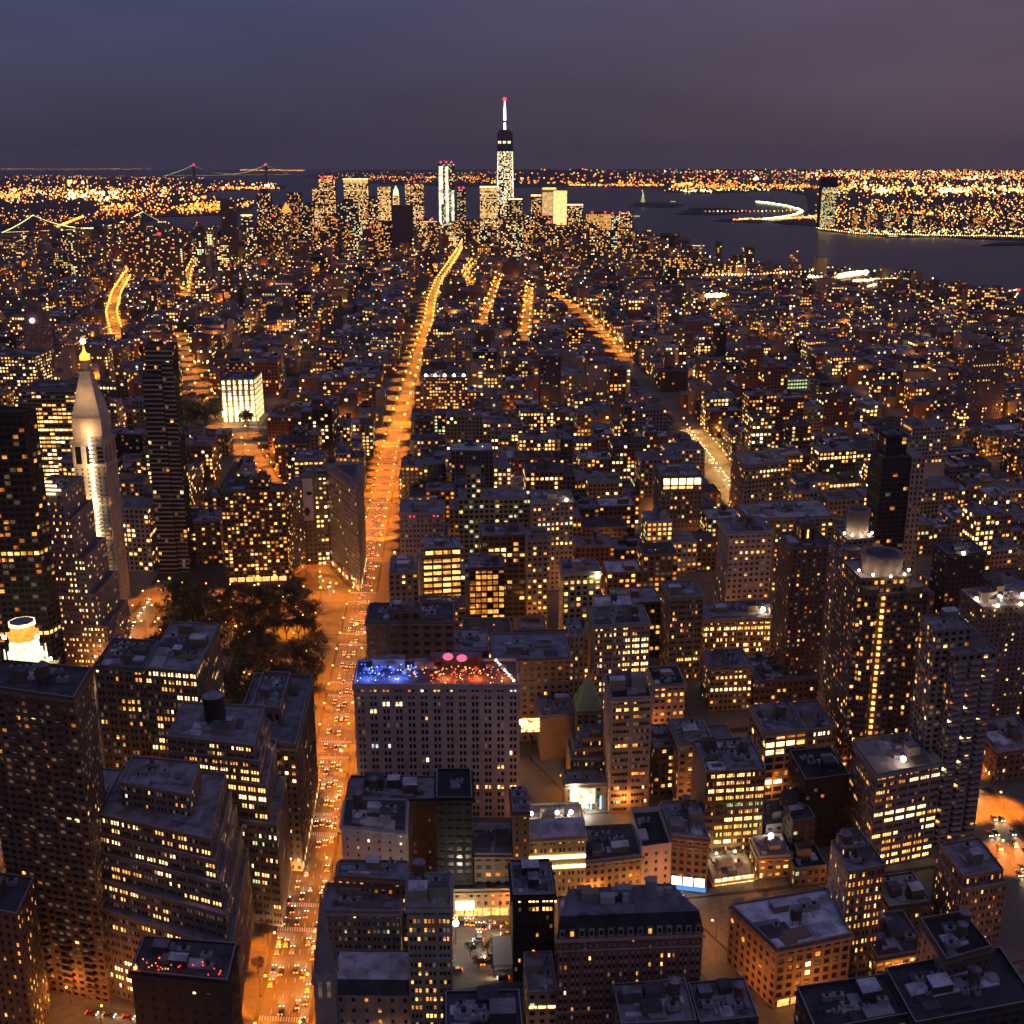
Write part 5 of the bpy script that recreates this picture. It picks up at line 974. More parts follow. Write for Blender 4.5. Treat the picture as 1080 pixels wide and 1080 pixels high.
while True:
    for half in (0, 1):
        Y0 = st(k)+9+half*31.5; Y1 = Y0+rnd.uniform(26, 30.5); row += 1
        if Y0 > 4750: break
        xc = Y0*math.tan(YAW); hwid = Y0*.50+60; X = xc-hwid
        while X < xc+hwid:
            far = Y0 > 2600
            w = lr.choice((8, 12, 15, 20, 24, 30, 36)) if not far else lr.choice((15, 22, 30, 40))
            if Y0 < 1100: w = lr.choice((15, 20, 24, 30, 36))
            X0, X1 = X, X+w-.3; X += w
            if any(X0 < a+(15 if abs(a-AV5) < 1 or abs(a-AV6) < 1 or Y0 < 700 else 10) and X1 > a-(15 if abs(a-AV5) < 1 or abs(a-AV6) < 1 or Y0 < 700 else 10) for a in (avs+[-1200, -1400, -1600])): continue
            xm = (X0+X1)/2; c = bend(xm, (Y0+Y1)/2)
            if not inside(MP, *c): continue
            q = [bend(X0, Y0), bend(X1, Y0), bend(X1, Y1), bend(X0, Y1)]
            if any(inside(PARKB, *p) or inside(UNION, *p) or inside(PLOT, *p) or inside(PLAZA, *p) for p in q+[c]): continue
            qa = np.array(q); mn, mxx = qa.min(0), qa.max(0)
            if any((mn < b_).all() and (mxx > a_).all() for a_, b_ in FB): X = X0+6; continue
            if any(near_road(*p, 1.) for p in q+[c, bend(xm, Y0), bend(xm, Y1)]): X = X0+4; continue
            u = lr.random()
            if Y0 < 1300: h = lr.uniform(20, 42) if u < .7 else (lr.uniform(42, 62) if u < .95 else lr.uniform(62, 80))
            elif Y0 < 2000: h = lr.uniform(14, 30) if u < .78 else (lr.uniform(30, 48) if u < .97 else lr.uniform(50, 75))
            elif Y0 < 3600: h = lr.uniform(12, 22) if u < .84 else (lr.uniform(22, 38) if u < .985 else lr.uniform(40, 65))
            else: h = lr.uniform(14, 35) if u < .7 else lr.uniform(35, 70)
            if c[0] > 450 and Y0 < 2600: h = min(h, lr.uniform(12, 34))
            px = [P(*p, 20)[0] for p in q]; pl, pr = min(px), max(px)
            if pr < -30 or pl > 1110: continue
            yb_ = qa[:, 1].max(); yf_ = qa[:, 1].min(); lim = 0; hard = 0
            for ip, (x0, x1, vb, yy) in enumerate(PROT):
                if yy > yf_+4 and pr > x0+2 and pl < x1-2:
                    lim = max(lim, vb)
                    if ip >= NSOFT: hard = max(hard, vb)
            m = (PATHPX[:, 0] > pl-1) & (PATHPX[:, 0] < pr+1) & (PATHPX[:, 2] > yb_)
            if m.any(): lim = max(lim, PATHPX[m, 1].max()+1.5); hard = max(hard, PATHPX[m, 1].max()+1.5)
            if lim:
                hm = GY((pl+pr)/2, lim, yb_)[1]
                if hard and GY((pl+pr)/2, hard, yb_)[1] < 4.5: continue
                h = min(h, max(hm, 8.))
            ph = (h*1240/Y0); lots.append(dict(q=qa, h=h, Y=Y0, X=xm, row=row, w=w, score=(min(pr, 1080)-max(pl, 0))*(ph*.5+30*320*1240/Y0**2*.6), col=lr.choice(COLS), s=lr.random()))
        else: continue
        break
    if Y0 > 4750: break
    k -= 1
lots.sort(key=lambda d: -d['score'])
print('lots', len(lots))
def lot_geo(d, mb, wn, rg, full):
    q, h = d['q'], d['h']; wm = wall_mat(d['col']); rm = roof_mat(rg.choice((roofb, roofb, roofd, (.18, .17, .22), roofl)))
    z0 = .15 if d['Y'] < 1500 else .0
    Q = [tuple(p) for p in q]
    mb.quads([[(*Q[i], z0), (*Q[(i+1) % 4], z0), (*Q[(i+1) % 4], h+.9), (*Q[i], h+.9)] for i in range(4)], wm)
    inn = [tuple(q[i]*.97+q.mean(0)*.03) for i in range(4)]
    mb.quads([[(*Q[i], h+.9), (*Q[(i+1) % 4], h+.9), (*inn[(i+1) % 4], h+.9), (*inn[i], h+.9)] for i in range(4)], COPING)
    if full: mb.quads([[(*inn[(i+1) % 4], h), (*inn[i], h), (*inn[i], h+.9), (*inn[(i+1) % 4], h+.9)] for i in range(4)], wm)
    mb.quads([[(*p, h if full else h+.5) for p in inn]], rm)
    def at(s, t): return q[0]*(1-s)*(1-t)+q[1]*s*(1-t)+q[2]*s*t+q[3]*(1-s)*t
    n = rg.randint(1, 3) if d['Y'] < 2600 else rg.randint(0, 1)
    for _ in range(n):
        s, t = rg.uniform(.2, .8), rg.uniform(.2, .8); a, b_ = rg.uniform(.06, .18), rg.uniform(.06, .18)
        mb.prism([tuple(at(s-a, t-b_)), tuple(at(s+a, t-b_)), tuple(at(s+a, t+b_)), tuple(at(s-a, t+b_))], h, h+rg.uniform(1.5, 5.5), wm, top=rm)
    if rg.random() < (.30 if not full else .2):                       # a bulkhead or roof lamp
        s, t = rg.uniform(.1, .9), rg.uniform(.02, .6); r_ = d['Y']/1240*rg.uniform(.28, .75); mb.ball((*at(s, t), h+1.6+r_), r_, SL[rg.choice('OYYWYG')], 5, 4)
    # windows
    big = 1. if d['Y'] < 1300 else (1.2 if d['Y'] < 2200 else 1.5)
    faces = [(0, 1, 'f')]; cx = q[:, 0].mean()
    if cx < 60: faces.append((1, 2, 'r'))
    if cx > 60: faces.append((3, 0, 'l'))
    mode = rg.random(); pr = .10 if mode < .38 else (.26 if mode < .78 else .55)
    if d['Y'] > 2600: pr *= .55
    pal = rg.choice(('AAYO', 'AYYW', 'OAOA', 'YYWA', 'AOD', 'AAYG'))
    for a, b_, f in faces:
        A, B = q[a], q[b_]; ln = np.hypot(*(B-A)); dd = (B-A)/ln; nn = np.array([dd[1], -dd[0]])
        nb = max(1, int(ln/(3.6*big))); nf = max(1, int((h-1)/(3.8*big))); bw = ln/nb; fh = (h-1)/nf
        p_ = pr if f == 'f' else pr*.6
        for j in range(nf):
            rowlit = rg.random() < .07
            zz = z0+.8+fh*(j+.5); nz = fh*.27
            if (nf-j)*1. > 9 and d['Y'] > 900: continue
            for i in range(nb):
                r = rg.random(); c = rg.choice(pal) if (r < p_ or (rowlit and r < .8)) else ('K' if full else None)
                if c is None: continue
                if c == 'K' and rg.random() < .06: c = 'D'
                o = A+dd*bw*(i+.5)+nn*.06; w = bw*.29
                wn.setdefault(c, []).append([(*(o-dd*w), zz-nz), (*(o+dd*w), zz-nz), (*(o+dd*w), zz+nz), (*(o-dd*w), zz+nz)])
ORD = ['', 'first', 'second', 'third', 'fourth', 'fifth', 'sixth', 'seventh', 'eighth', 'ninth', 'tenth', 'eleventh', 'twelfth', 'thirteenth', 'fourteenth', 'fifteenth', 'sixteenth', 'seventeenth', 'eighteenth', 'nineteenth', 'twentieth']
def ordn(n): return ORD[n] if n < len(ORD) else '%dth' % n
TONE = {lime: 'cream', tan: 'tan', brown: 'brown', brick: 'red brick', grey: 'grey', olive: 'olive', dark: 'blackish'}
ind = lots[:300]; far = lots[300:]
byrow = {}
for d in sorted(ind, key=lambda d: abs(d['X']-AV5)):
    key = (d['row'], d['X'] > AV5); byrow[key] = byrow.get(key, 0)+1; d['n'] = byrow[key]
rows_used = {r: i+1 for i, r in enumerate(sorted({d['row'] for d in ind}))}
for d in ind:
    rg = random.Random(int(d['s']*1e6)); q = d['q']; c = q.mean(0); h = d['h']
    kind = 'rowhouse' if h < 18 else ('loft_building' if h < 34 else ('apartment_building' if d['s'] < .5 else 'office_building'))
    tone = TONE.get(d['col'], 'dusky'); tank = rg.random() < .4 and d['Y'] < 1300 and h > 15
    feat = 'tank topped' if tank else rg.choice(('flat roofed',))
    lab = f"{tone} {feat} {kind.replace('_', ' ')}, {ordn(d['n'])} {'west' if d['X'] > AV5 else 'east'} of orange avenue, row {rows_used[d['row']]} up"
    root = thing(kind, (*c, .15), lab, 'building', 'city blocks between the avenues')
    mb = MB(); wn = {}; lot_geo(d, mb, wn, rg, True)
    mb.build('wall', root)
    w = MB()
    for cc, qq in wn.items(): w.quads(qq, LIT[cc])
    if wn: w.build('window_rows', root)['kind'] = 'stuff'
    if tank: water_tank(root, (*(c+np.array((rg.uniform(-3, 3), rg.uniform(-4, 6)))), h), rg.uniform(1.8, 2.4), rg)
    if h > 16 and rg.random() < .5:
        p = q[0]*.75+q[2]*.25; b = MB(); b.box(p[0]-1.6, p[0]+1.6, p[1]-1.2, p[1]+1.2, h+.25, h+2.4, METAL, bottom=True); b.build('air_handler', root)
mb = MB(); wn = {}; rg = random.Random(77)
for d in far: lot_geo(d, mb, wn, rg, d['Y'] < 1300)
o = mb.build('distant_city_blocks'); tag(o, 'sea of low dark blocks filling the middle distance', 'buildings', kind='stuff')
mb = MB()
for cc, qq in wn.items(): mb.quads(qq, LIT[cc])
o = mb.build('distant_lit_windows'); tag(o, 'scattered lit windows of the far low blocks', 'windows', kind='stuff')

# ------------------------------------------------------------------ far towers
def tower(name, label, x0, x1, yt, Y, col=(.14, .11, .10), lit=.35, pal='YYWA', depth=None, cell=5., bands=False, top=None, red=0, steps=(), group=None, cat='skyscraper', yb=None, side=True):
    (X0, h), (X1, _) = GY(x0, yt, Y), GY(x1, yt, Y); w = X1-X0; dp = depth or max(18, min(w, 50)); c = ((X0+X1)/2, Y+dp/2)
    root = thing(name, (*c, 0), label, cat, group); rg = random.Random(int(x0*7+yt)); wm = wall_mat(col); b = MB(); z0 = 0
    vols_ = [(0, 1, 0, 1)]+list(steps) if steps else [(0, 1, 0, 1)]
    wn = {}
    for s0, s1, f0, f1 in vols_:
        a, e = X0+w*s0, X0+w*s1; i = (e-a); y0 = Y+dp*s0*.5; y1 = Y+dp*(1-(1-s1)*.5)
        b.box(a, e, y0, y1, f0*h, f1*h, wm, top=roof_mat(roofd))
        nf = max(1, int((f1-f0)*h/cell)); nb = max(1, int(i/cell)); fs = (f1-f0)*h/nf; bs = i/nb
        for j in range(nf):
            zz = f0*h+fs*(j+.5); bl = rg.random() < .2
            if zz < 0: continue
            for ii in range(nb):
                if rg.random() < (lit*1.8 if (bands and bl) else lit):
                    xx = a+bs*(ii+.5); cc = rg.choice(pal); wn.setdefault(cc, []).append([(xx-bs*.36, y0-.1, zz-fs*.3), (xx+bs*.36, y0-.1, zz-fs*.3), (xx+bs*.36, y0-.1, zz+fs*.3), (xx-bs*.36, y0-.1, zz+fs*.3)])
            if side:
                sx = e+.1 if (a+e)/2 < 0 else a-.1
                for ii in range(max(1, int((y1-y0)/cell/1.5))):
                    if rg.random() < lit*.7:
                        yy = y0+cell*1.5*(ii+.5); cc = rg.choice(pal); t_ = [(sx, yy-2, zz-1.5), (sx, yy+2, zz-1.5), (sx, yy+2, zz+1.5), (sx, yy-2, zz+1.5)]
                        wn.setdefault(cc, []).append(t_)
    b.build('wall', root)
    if wn:
        m = MB()
        for cc, qq in wn.items(): m.quads(qq, FLIT[cc])
        m.build('window_rows', root)['kind'] = 'stuff'
    if top == 'box': t_ = MB(); t_.box(X0+w*.25, X0+w*.75, Y+dp*.3, Y+dp*.7, h, h*1.05+3, wm); t_.build('mechanical_floor', root)
    if top == 'lit': t_ = MB(); t_.box(X0, X1, Y-.5, Y-.1, h-6, h-1, FLIT['W'], bottom=True); t_.build('lit_crown', root)
    for i in range(red):
        t_ = MB(); p = X0+w*(i+.5)/red; t_.bar((p, Y+3, h), (p, Y+3, h+5), .8, PIPE); t_.ball((p, Y+3, h+7), 4., FLIT['R'], 6, 4); t_.build('beacon', root)
    return root, X0, X1, h, w, dp
T = [(329, 341, 199, 4900, .5, 'YWA', 0, None), (336, 353, 189, 4950, .45, 'YAW', 3, 'box'), (362, 388, 188, 5000, .55, 'WYY', 0, 'lit'), (356, 377, 213, 4600, .18, 'GWY', 0, 'box'),
     (398, 412, 197, 4800, .75, 'YYW', 0, None), (427, 447, 194, 4900, .5, 'YAW', 1, 'box'), (440, 461, 233, 4300, .45, 'YYW', 2, None), (482, 491, 200, 4700, .25, 'YAG', 2, None),
     (470, 484, 243, 4250, .5, 'YYW', 0, None), (506, 525, 196, 4750, .65, 'YYW', 0, 'lit'), (536, 551, 209, 4700, .35, 'YAG', 0, 'lit'), (560, 573, 205, 4800, .35, 'YAW', 0, 'lit'),
     (598, 615, 215, 4800, .4, 'YAW', 0, 'lit'), (618, 645, 226, 4500, .92, 'YYA', 2, 'box'), (650, 667, 226, 4600, .45, 'YAW', 2, 'box'), (565, 583, 228, 4300, .3, 'YA', 1, None), (584, 600, 238, 4250, .3, 'YA', 1, None),
     (254, 266, 226, 4300, .35, 'YWG', 0, 'lit'), (270, 285, 204, 4900, .3, 'YAW', 0, 'box'), (303, 317, 203, 4800, .3, 'YA', 0, None), (287, 296, 216, 4700, .3, 'YWA', 0, None), (296, 308, 226, 4400, .3, 'YA', 0, None), (388, 398, 210, 4700, .3, 'YAW', 0, 'box'),
     (318, 330, 214, 4600, .35, 'YAG', 0, None), (524, 552, 232, 4300, .5, 'YYW', 0, None), (548, 562, 226, 4500, .2, 'YA', 0, None), (492, 506, 232, 4400, .3, 'YA', 0, None), (130, 140, 229, 3300, .2, 'AY', 0, None), (140, 150, 233, 3250, .25, 'AY', 0, None)]
LB = ['amber lit tower at the left of the far skyline', 'wide speckled tower with three red roof beacons', 'bright white banded tower with a glowing top edge', 'dark green-white tipped tower before the bright banded one', 'yellow glowing square tower left of the dark windowless slab',
      'lit tower with dark boxed top behind the windowless slab', 'dark tower with yellow bands and two beacons right of the windowless slab', 'slim dim tower with pink beacons right of the twin striped one', 'low bright banded office below the twin striped tower', 'broad yellow tower left of the tallest spired tower',
      'short tower with white lit top, right of the tallest spired tower', 'slender tower with white cap left of the glowing golden block', 'grey tower with white lit cap right of the golden block', 'fully lit tan square tower with two beacons by the river tip', 'stepped riverside tower farthest right of the far skyline', 'brown dark tower below the golden block',
      'lower brown tower right below the golden block', 'slim tower with green-white crown left of the far skyline', 'olive lit tower behind the slim green-white crown', 'stepped brown tower beside the orange pyramid', 'narrow speckled tower left of the orange pyramid', 'dark block below the orange pyramid', 'narrow dim tower between white banded and yellow square towers',
      'speckled block left of the tower with three beacons', 'cream lit podium block beneath the tallest spired tower', 'dim tower between spired tower and golden block', 'dim tower between twin striped tower and spired tower', 'left one of two housing slabs before the lit bridge', 'right one of two housing slabs before the lit bridge']
for (x0, x1, yt, Y, lit, pal, red, top), lb in zip(T, LB): tower('skyscraper', lb, x0, x1, yt, Y, lit=lit, pal=pal, red=red, top=top, steps=((.15, .85, 1, 1.06),) if lit == .45 else (), bands=lit > .4, side=False)
tower('windowless_tower', 'blank brown windowless slab tower in the far skyline', 413, 435, 217, 3900, col=(.13, .085, .085), lit=0)
tower('housing_tower', 'plain tan housing tower standing before the dark river on the left', 232, 247, 211, 3800, col=(.17, .11, .09), lit=.06, pal='YA')
tower('lit_slab', 'small white glowing slab among low blocks left of the skyline', 218, 223, 247, 3900, lit=1., pal='W', cat='building')
r_, X0, X1, h, w, dp = tower('golden_block', 'glowing golden square tower, brightest of the far skyline', 572, 598, 200, 4700, lit=0, col=(.3, .22, .12))
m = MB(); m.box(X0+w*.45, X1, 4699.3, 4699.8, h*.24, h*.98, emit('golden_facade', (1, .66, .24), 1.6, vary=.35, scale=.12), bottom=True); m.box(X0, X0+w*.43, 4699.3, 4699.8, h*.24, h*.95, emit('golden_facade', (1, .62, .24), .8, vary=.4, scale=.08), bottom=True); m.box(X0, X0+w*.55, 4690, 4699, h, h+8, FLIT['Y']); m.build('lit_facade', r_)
r_, X0, X1, h, w, dp = tower('twin_striped_tower', 'tall tower of bright white-green vertical stripes with red lamps on top', 462, 479, 173, 4700, col=(.16, .18, .14), lit=.35, pal='WGY', red=3, side=False)
m = MB()
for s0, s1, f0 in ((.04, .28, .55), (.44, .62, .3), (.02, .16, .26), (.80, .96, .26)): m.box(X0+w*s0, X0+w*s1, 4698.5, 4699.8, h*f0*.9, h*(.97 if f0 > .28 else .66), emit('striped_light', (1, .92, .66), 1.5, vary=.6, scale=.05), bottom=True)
m.build('light_stripes', r_)
r_, X0, X1, h, w, dp = tower('gothic_tower', 'white floodlit crown with green tip between yellow and dark towers', 414, 421, 206, 4650, lit=.6, pal='WY'); c = ((X0+X1)/2, 4660)
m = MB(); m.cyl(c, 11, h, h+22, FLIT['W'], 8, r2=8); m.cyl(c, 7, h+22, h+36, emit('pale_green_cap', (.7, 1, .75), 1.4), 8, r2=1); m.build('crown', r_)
r_, X0, X1, h, w, dp = tower('pyramid_topped_tower', 'tower with orange glowing pyramid roof left of the skyline', 297, 306, 224, 4350, lit=.3); c = ((X0+X1)/2, 4362)
m = MB(); m.cyl(c, 20, h, h+34, emit('orange_pyramid', (1, .35, .04), 1.6), 4, r2=1); m.build('pyramid_roof', r_)
# tallest tower with spire
def tall():
    Y = 4900; X, _ = GY(532.5, 200, Y); root = thing('spired_skyscraper', (X, Y, 0), 'tallest glittering tower with white spire and red tip', 'skyscraper')
    H0, H1 = GY(532, 236, Y)[1], GY(532, 139, Y)[1]; hw = 37
    wm = wall_mat((.10, .10, .12), rough=.3); b = MB()
    bot = [(X-hw, Y-hw), (X+hw, Y-hw), (X+hw, Y+hw), (X-hw, Y+hw)]; topp = [(X-hw*.8, Y-hw*.8), (X+hw*.8, Y-hw*.8), (X+hw*.8, Y+hw*.8), (X-hw*.8, Y+hw*.8)]
    b.prism(bot, 0, H1, wm, pts2=topp); b.build('glass_shaft', root)
    zt = GY(532, 158, Y)[1]; rg = random.Random(8); wn = {}
    n = int((zt-40)/5.5)
    for j in range(n):
        z = 40+j*5.5; f = 1-.2*z/H1; yy = Y-hw*f-.5
        for i in range(14):
            u = -1+2*(i+.5)/14; edge = abs(u) > .8
            if z < H0+70 and rg.random() < .45: continue
            if rg.random() < (.97 if edge else .62): wn.setdefault(rg.choice('NNW' if edge else 'NWYG'), []).append([(X+hw*f*(u-.055), yy, z), (X+hw*f*(u+.055), yy, z), (X+hw*f*(u+.055), yy, z+3.6), (X+hw*f*(u-.055), yy, z+3.6)])
    for i in range(9):
        u = -.85+1.7*i/8; z = GY(532, 150, Y)[1]; yy = Y-hw*.83-.6
        if i % 3 != 2: wn.setdefault('W', []).append([(X+hw*.8*(u-.08), yy, z-5), (X+hw*.8*(u+.08), yy, z-5), (X+hw*.8*(u+.08), yy, z+4), (X+hw*.8*(u-.08), yy, z+4)])
    m = MB()
    for cc, qq in wn.items(): m.quads(qq, FLIT[cc])
    m.build('window_rows', root)['kind'] = 'stuff'
    m = MB(); m.cyl((X, Y), 20, H1, H1+8, wm, 16); m.build('antenna_ring', root)
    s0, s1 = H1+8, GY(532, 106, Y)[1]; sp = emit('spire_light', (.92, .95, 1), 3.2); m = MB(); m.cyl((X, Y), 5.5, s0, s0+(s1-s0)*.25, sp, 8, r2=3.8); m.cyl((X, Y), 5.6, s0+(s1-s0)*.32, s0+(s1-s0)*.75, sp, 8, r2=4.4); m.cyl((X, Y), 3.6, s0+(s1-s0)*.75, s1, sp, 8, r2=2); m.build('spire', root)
    m = MB(); m.ball((X, Y, s1+5), 7.5, FLIT['R'], 8, 6); m.build('beacon', root)
tall()
# unnamed towers filling the far skyline and the district across the river
fr_ = random.Random(5)
def filler(n, xa, xb, ya, yb_, Ya, Yb, grp, what):
    xs_ = sorted(fr_.uniform(xa, xb) for _ in range(n))
    for i, x in enumerate(xs_):
        w = fr_.uniform(6, 14); yt = fr_.uniform(ya, yb_); Y = fr_.uniform(Ya, Yb)
        tower('office_tower' if i % 2 else 'apartment_tower', f'{"speckled" if i % 2 else "dim"} {what}, {ordn(i+1)} from its left end', x, x+w, yt, Y, col=fr_.choice(((.14, .11, .10), (.10, .08, .08), (.18, .13, .11))), lit=fr_.uniform(.12, .5), pal=fr_.choice(('YAW', 'YYA', 'AAY', 'WGY')), group=grp, cat='tower', red=1 if fr_.random() < .15 else 0, side=False)
filler(60, 262, 655, 226, 250, 3700, 4600, 'towers of the far skyline', 'mid-height tower of the far skyline')
filler(28, 893, 1076, 219, 243, 5200, 6600, 'towers across the river', 'waterfront tower across the wide river')
filler(16, 60, 240, 244, 262, 3000, 3700, 'housing slabs by the left river', 'housing slab before the left river')
r_, X0, X1, h, w, dp = tower('skyscraper', 'dark topped tower with lit bands, tallest across the wide river', 868, 884, 187, 5700, lit=.5, pal='YWG', red=2, bands=True, col=(.07, .06, .07), side=False)
m = MB(); m.box(X0-1, X1+1, 5698, 5699.2, h*.80, h+2, wall_mat((.03, .025, .04)), bottom=True); m.build('dark_crown', r_)
# block by the near river bank
tower('apartment_tower', 'single tan block on the near river bank with amber lamps at its side', 862, 873, 272, 3150, col=(.30, .22, .15), lit=.03, cat='tower')
tower('warehouse', 'pinkish lit quay building with blue roof lamps at the river bend', 966, 984, 306, 2620, col=(.42, .25, .2), lit=.4, pal='YA', cat='building')
for i, (a, c_, yt) in enumerate(((1004, 1016, 302), (1021, 1031, 305), (1036, 1050, 306), (640, 668, 262), (700, 740, 272), (745, 772, 278), (668, 700, 268))):
    tower('apartment_building', f'riverside block, {ordn(i+1)} of the near bank group', a, c_, yt, (2500, 2450, 2420, 3900, 3300, 3200, 3500)[i], lit=.4, pal='YAY', cat='building', group='blocks on the near river bank')

# ------------------------------------------------------------------ far lights
LR = random.Random(9)
def lights(mb, pts, m, r): 
    if len(pts): 
        pts = np.asarray(pts); r = np.asarray(r)
        mb.quads((OCT[None]*r[:, None, None, None]+pts[:, None, None, :]).reshape(-1, 3, 3), m)
def field(name, label, specs, land=None):
    by = {}
    for x0, x1, y0, y1, n, pal, r0, r1 in specs:
        for _ in range(n):
            x, y = LR.uniform(x0, x1), LR.triangular(y0, y1, (y0+y1)/2)
            X, Y = G(x, y, 8)
            if land and not any(inside(l, X, Y) for l in land): continue
            dist = math.hypot(X, Y); z = 8+LR.random()*6; rr_ = LR.uniform(r0, r1)*dist/1240*.5
            by.setdefault(LR.choice(pal), []).append((X, Y, z, rr_))
    mb = MB()
    for c, a in by.items():
        a = np.array(a); lights(mb, a[:, :3], SL[c], a[:, 3])
    o = mb.build(name); tag(o, label, 'lights', kind='stuff'); return o
field('shore_lights', 'carpet of orange and white lights on the left far shore', [
    (0, 300, 184, 190, 200, 'OOY', .5, 1.0), (0, 300, 188, 215, 650, 'OOYYW', .7, 1.6), (0, 180, 196, 216, 240, 'OOYYW', .8, 1.5), (70, 125, 200, 213, 70, 'WYW', 1.4, 2.6), (70, 88, 190, 194, 10, 'WY', 1.8, 2.6), (0, 20, 202, 212, 24, 'YO', 1.6, 2.4),
    (100, 240, 212, 228, 190, 'OOY', .9, 2.0), (112, 140, 213, 220, 16, 'OY', 1.8, 2.6), (200, 232, 212, 226, 110, 'OOY', 1.0, 2.0), (204, 216, 207, 211, 14, 'YO', 1.6, 2.2), (246, 272, 212, 220, 40, 'YYO', .9, 1.6), (230, 296, 197, 200, 70, 'OOY', .8, 1.6), (280, 284, 195, 198, 4, 'W', 2.4, 3.0), (0, 150, 216, 243, 170, 'OOY', .5, 1.4)], [BP])
mb = MB(); hp = {}
for _ in range(230):
    i_ = LR.randrange(len(hill)-1); (xa, ha), (xb, hb) = hill[i_], hill[i_+1]; u = LR.random(); t_ = LR.random()**1.6; hh_ = (ha+(hb-ha)*u)*t_
    hp.setdefault(LR.choice('OOOY'), []).append((xa+(xb-xa)*u, 15200+2300*t_, hh_+7, LR.uniform(.45, 1.0)*13))
for c_, a_ in hp.items(): a_ = np.array(a_); lights(mb, a_[:, :3], SL[c_], a_[:, 3])
tag(mb.build('hill_lights'), 'sparse orange lights on the dark hills', 'lights', kind='stuff')
field('shore_lights', 'long dense band of orange lights across the right far shore', [
    (330, 700, 180, 186, 110, 'OOY', .4, .9), (330, 520, 184, 194, 230, 'OOOY', .5, 1.1), (388, 520, 186, 188, 60, 'OOY', .8, 1.3), (600, 700, 194, 196.5, 170, 'OOYY', .7, 1.4), (500, 700, 180, 194, 90, 'OOY', .4, .9), (700, 1080, 180, 194, 480, 'OOYYW', .5, 1.1), (708, 900, 193, 200, 380, 'OOYY', .7, 1.5), (712, 730, 192, 196, 22, 'YYO', 1.6, 2.8),
    (700, 1080, 178.5, 184, 320, 'OOYW', .6, 1.3), (850, 1080, 178.8, 190, 420, 'OOYYW', .7, 1.8), (870, 1080, 190, 208, 480, 'OYYW', .9, 2.1), (925, 940, 199, 203, 16, 'WY', 2.2, 3.6), (990, 1024, 198, 204, 30, 'WYW', 2.2, 3.6), (1010, 1060, 186, 190, 12, 'W', 1.8, 2.8), (700, 850, 199, 202, 70, 'YWG', .8, 1.6), (1060, 1080, 198, 204, 14, 'WY', 1.6, 2.6),
    (860, 1080, 206, 246, 420, 'OYYWG', .6, 1.4), (960, 985, 222, 230, 18, 'YO', 1.2, 2.2), (860, 1080, 200, 246, 380, 'OOY', .7, 1.6), (870, 1080, 240, 249.5, 190, 'YYWG', .7, 1.5), (840, 880, 226, 232, 60, 'OYO', 1., 1.7), (720, 750, 200.5, 203.5, 20, 'W', 1.2, 1.9), (795, 800, 187, 190, 8, 'W', 2., 2.8)], [NP_])
def string(name, label, px, n, pal, r, z=6, jit=.4):
    mb = MB(); by = {}; px = np.array(px, float); s = np.concatenate([[0], np.cumsum(np.hypot(*np.diff(px, axis=0).T))])
    for i in range(n):
        t = s[-1]*(i+.5)/n; x = np.interp(t, s, px[:, 0]); y = np.interp(t, s, px[:, 1])+LR.uniform(-jit, jit)
        X, Y = G(x, y, z); by.setdefault(LR.choice(pal), []).append((X, Y, z, r*LR.uniform(.7, 1.3)*math.hypot(X, Y)/2480))
    for c, a in by.items(): a = np.array(a); lights(mb, a[:, :3], SL[c], a[:, 3])
    return tag(mb.build(name), label, 'lights', kind='stuff')
string('horizon_lights', 'thin line of lights on the sandbar at the left horizon', [(-5, 178.3), (160, 178.3)], 60, 'OOY', .7)
string('horizon_lights', 'thin amber line of lights beyond the long bridge', [(253, 179.2), (322, 179.6)], 60, 'OY', .9)
string('promenade_lights', 'curved string of green-white lights along the far park promenade', [(797, 212.6), (812, 214), (830, 217), (843, 220.5), (847, 222.5), (838, 226), (824, 229), (804, 231)], 110, 'WWG', 1.7, jit=.3)
string('promenade_lights', 'straight row of dotted lights on the far causeway', [(742, 223), (815, 222.5), (836, 222)], 22, 'OYW', 1.2)
string('quay_lights', 'lights on the low pier below the curved promenade', [(773, 231.8), (788, 230.5), (806, 231), (868, 228)], 60, 'YOW', 1.4)
string('quay_lights', 'row of quay lamps along the opposite bank', [(860, 240), (905, 246), (990, 248), (1080, 249)], 90, 'WYG', 1.3)
string('pier_lights', 'row of small lamps along the near river bank', [(740, 290), (800, 289), (862, 284)], 36, 'WYO', 2., z=26)
string('pier_lights', 'blazing white strip of pier lamps on the near river bank', [(884, 291), (915, 287)], 46, 'W', 4.4, z=26)
string('pier_lights', 'greenish lamps of the long near pier', [(900, 296), (945, 294), (915, 302)], 80, 'WGY', 2.3, z=26)
string('pier_lights', 'pair of large white floodlights by the near river', [(852, 291), (864, 293)], 3, 'W', 4., z=24)
string('pier_lights', 'red-green ferry pier lamps at the right end of the near bank', [(1050, 309), (1076, 305), (1070, 314)], 16, 'WGR', 1.5, z=20)
string('pier_lights', 'warm lamps of the lit lower bank beside the riverside block', [(640, 262), (668, 258), (708, 266), (740, 267)], 40, 'WY', 1.8, z=24)
string('pier_lights', 'bright white yard lamps in front of the river bank', [(745, 312), (765, 311)], 16, 'WWY', 4.4, z=34)
string('causeway_lights', 'lit strip of the left shore highway', [(60, 239), (75, 233), (88, 228)], 60, 'OY', 1.9)
string('pier_lights', 'five white lamps on the left river pier', [(72, 251), (104, 250)], 5, 'W', 2.2)
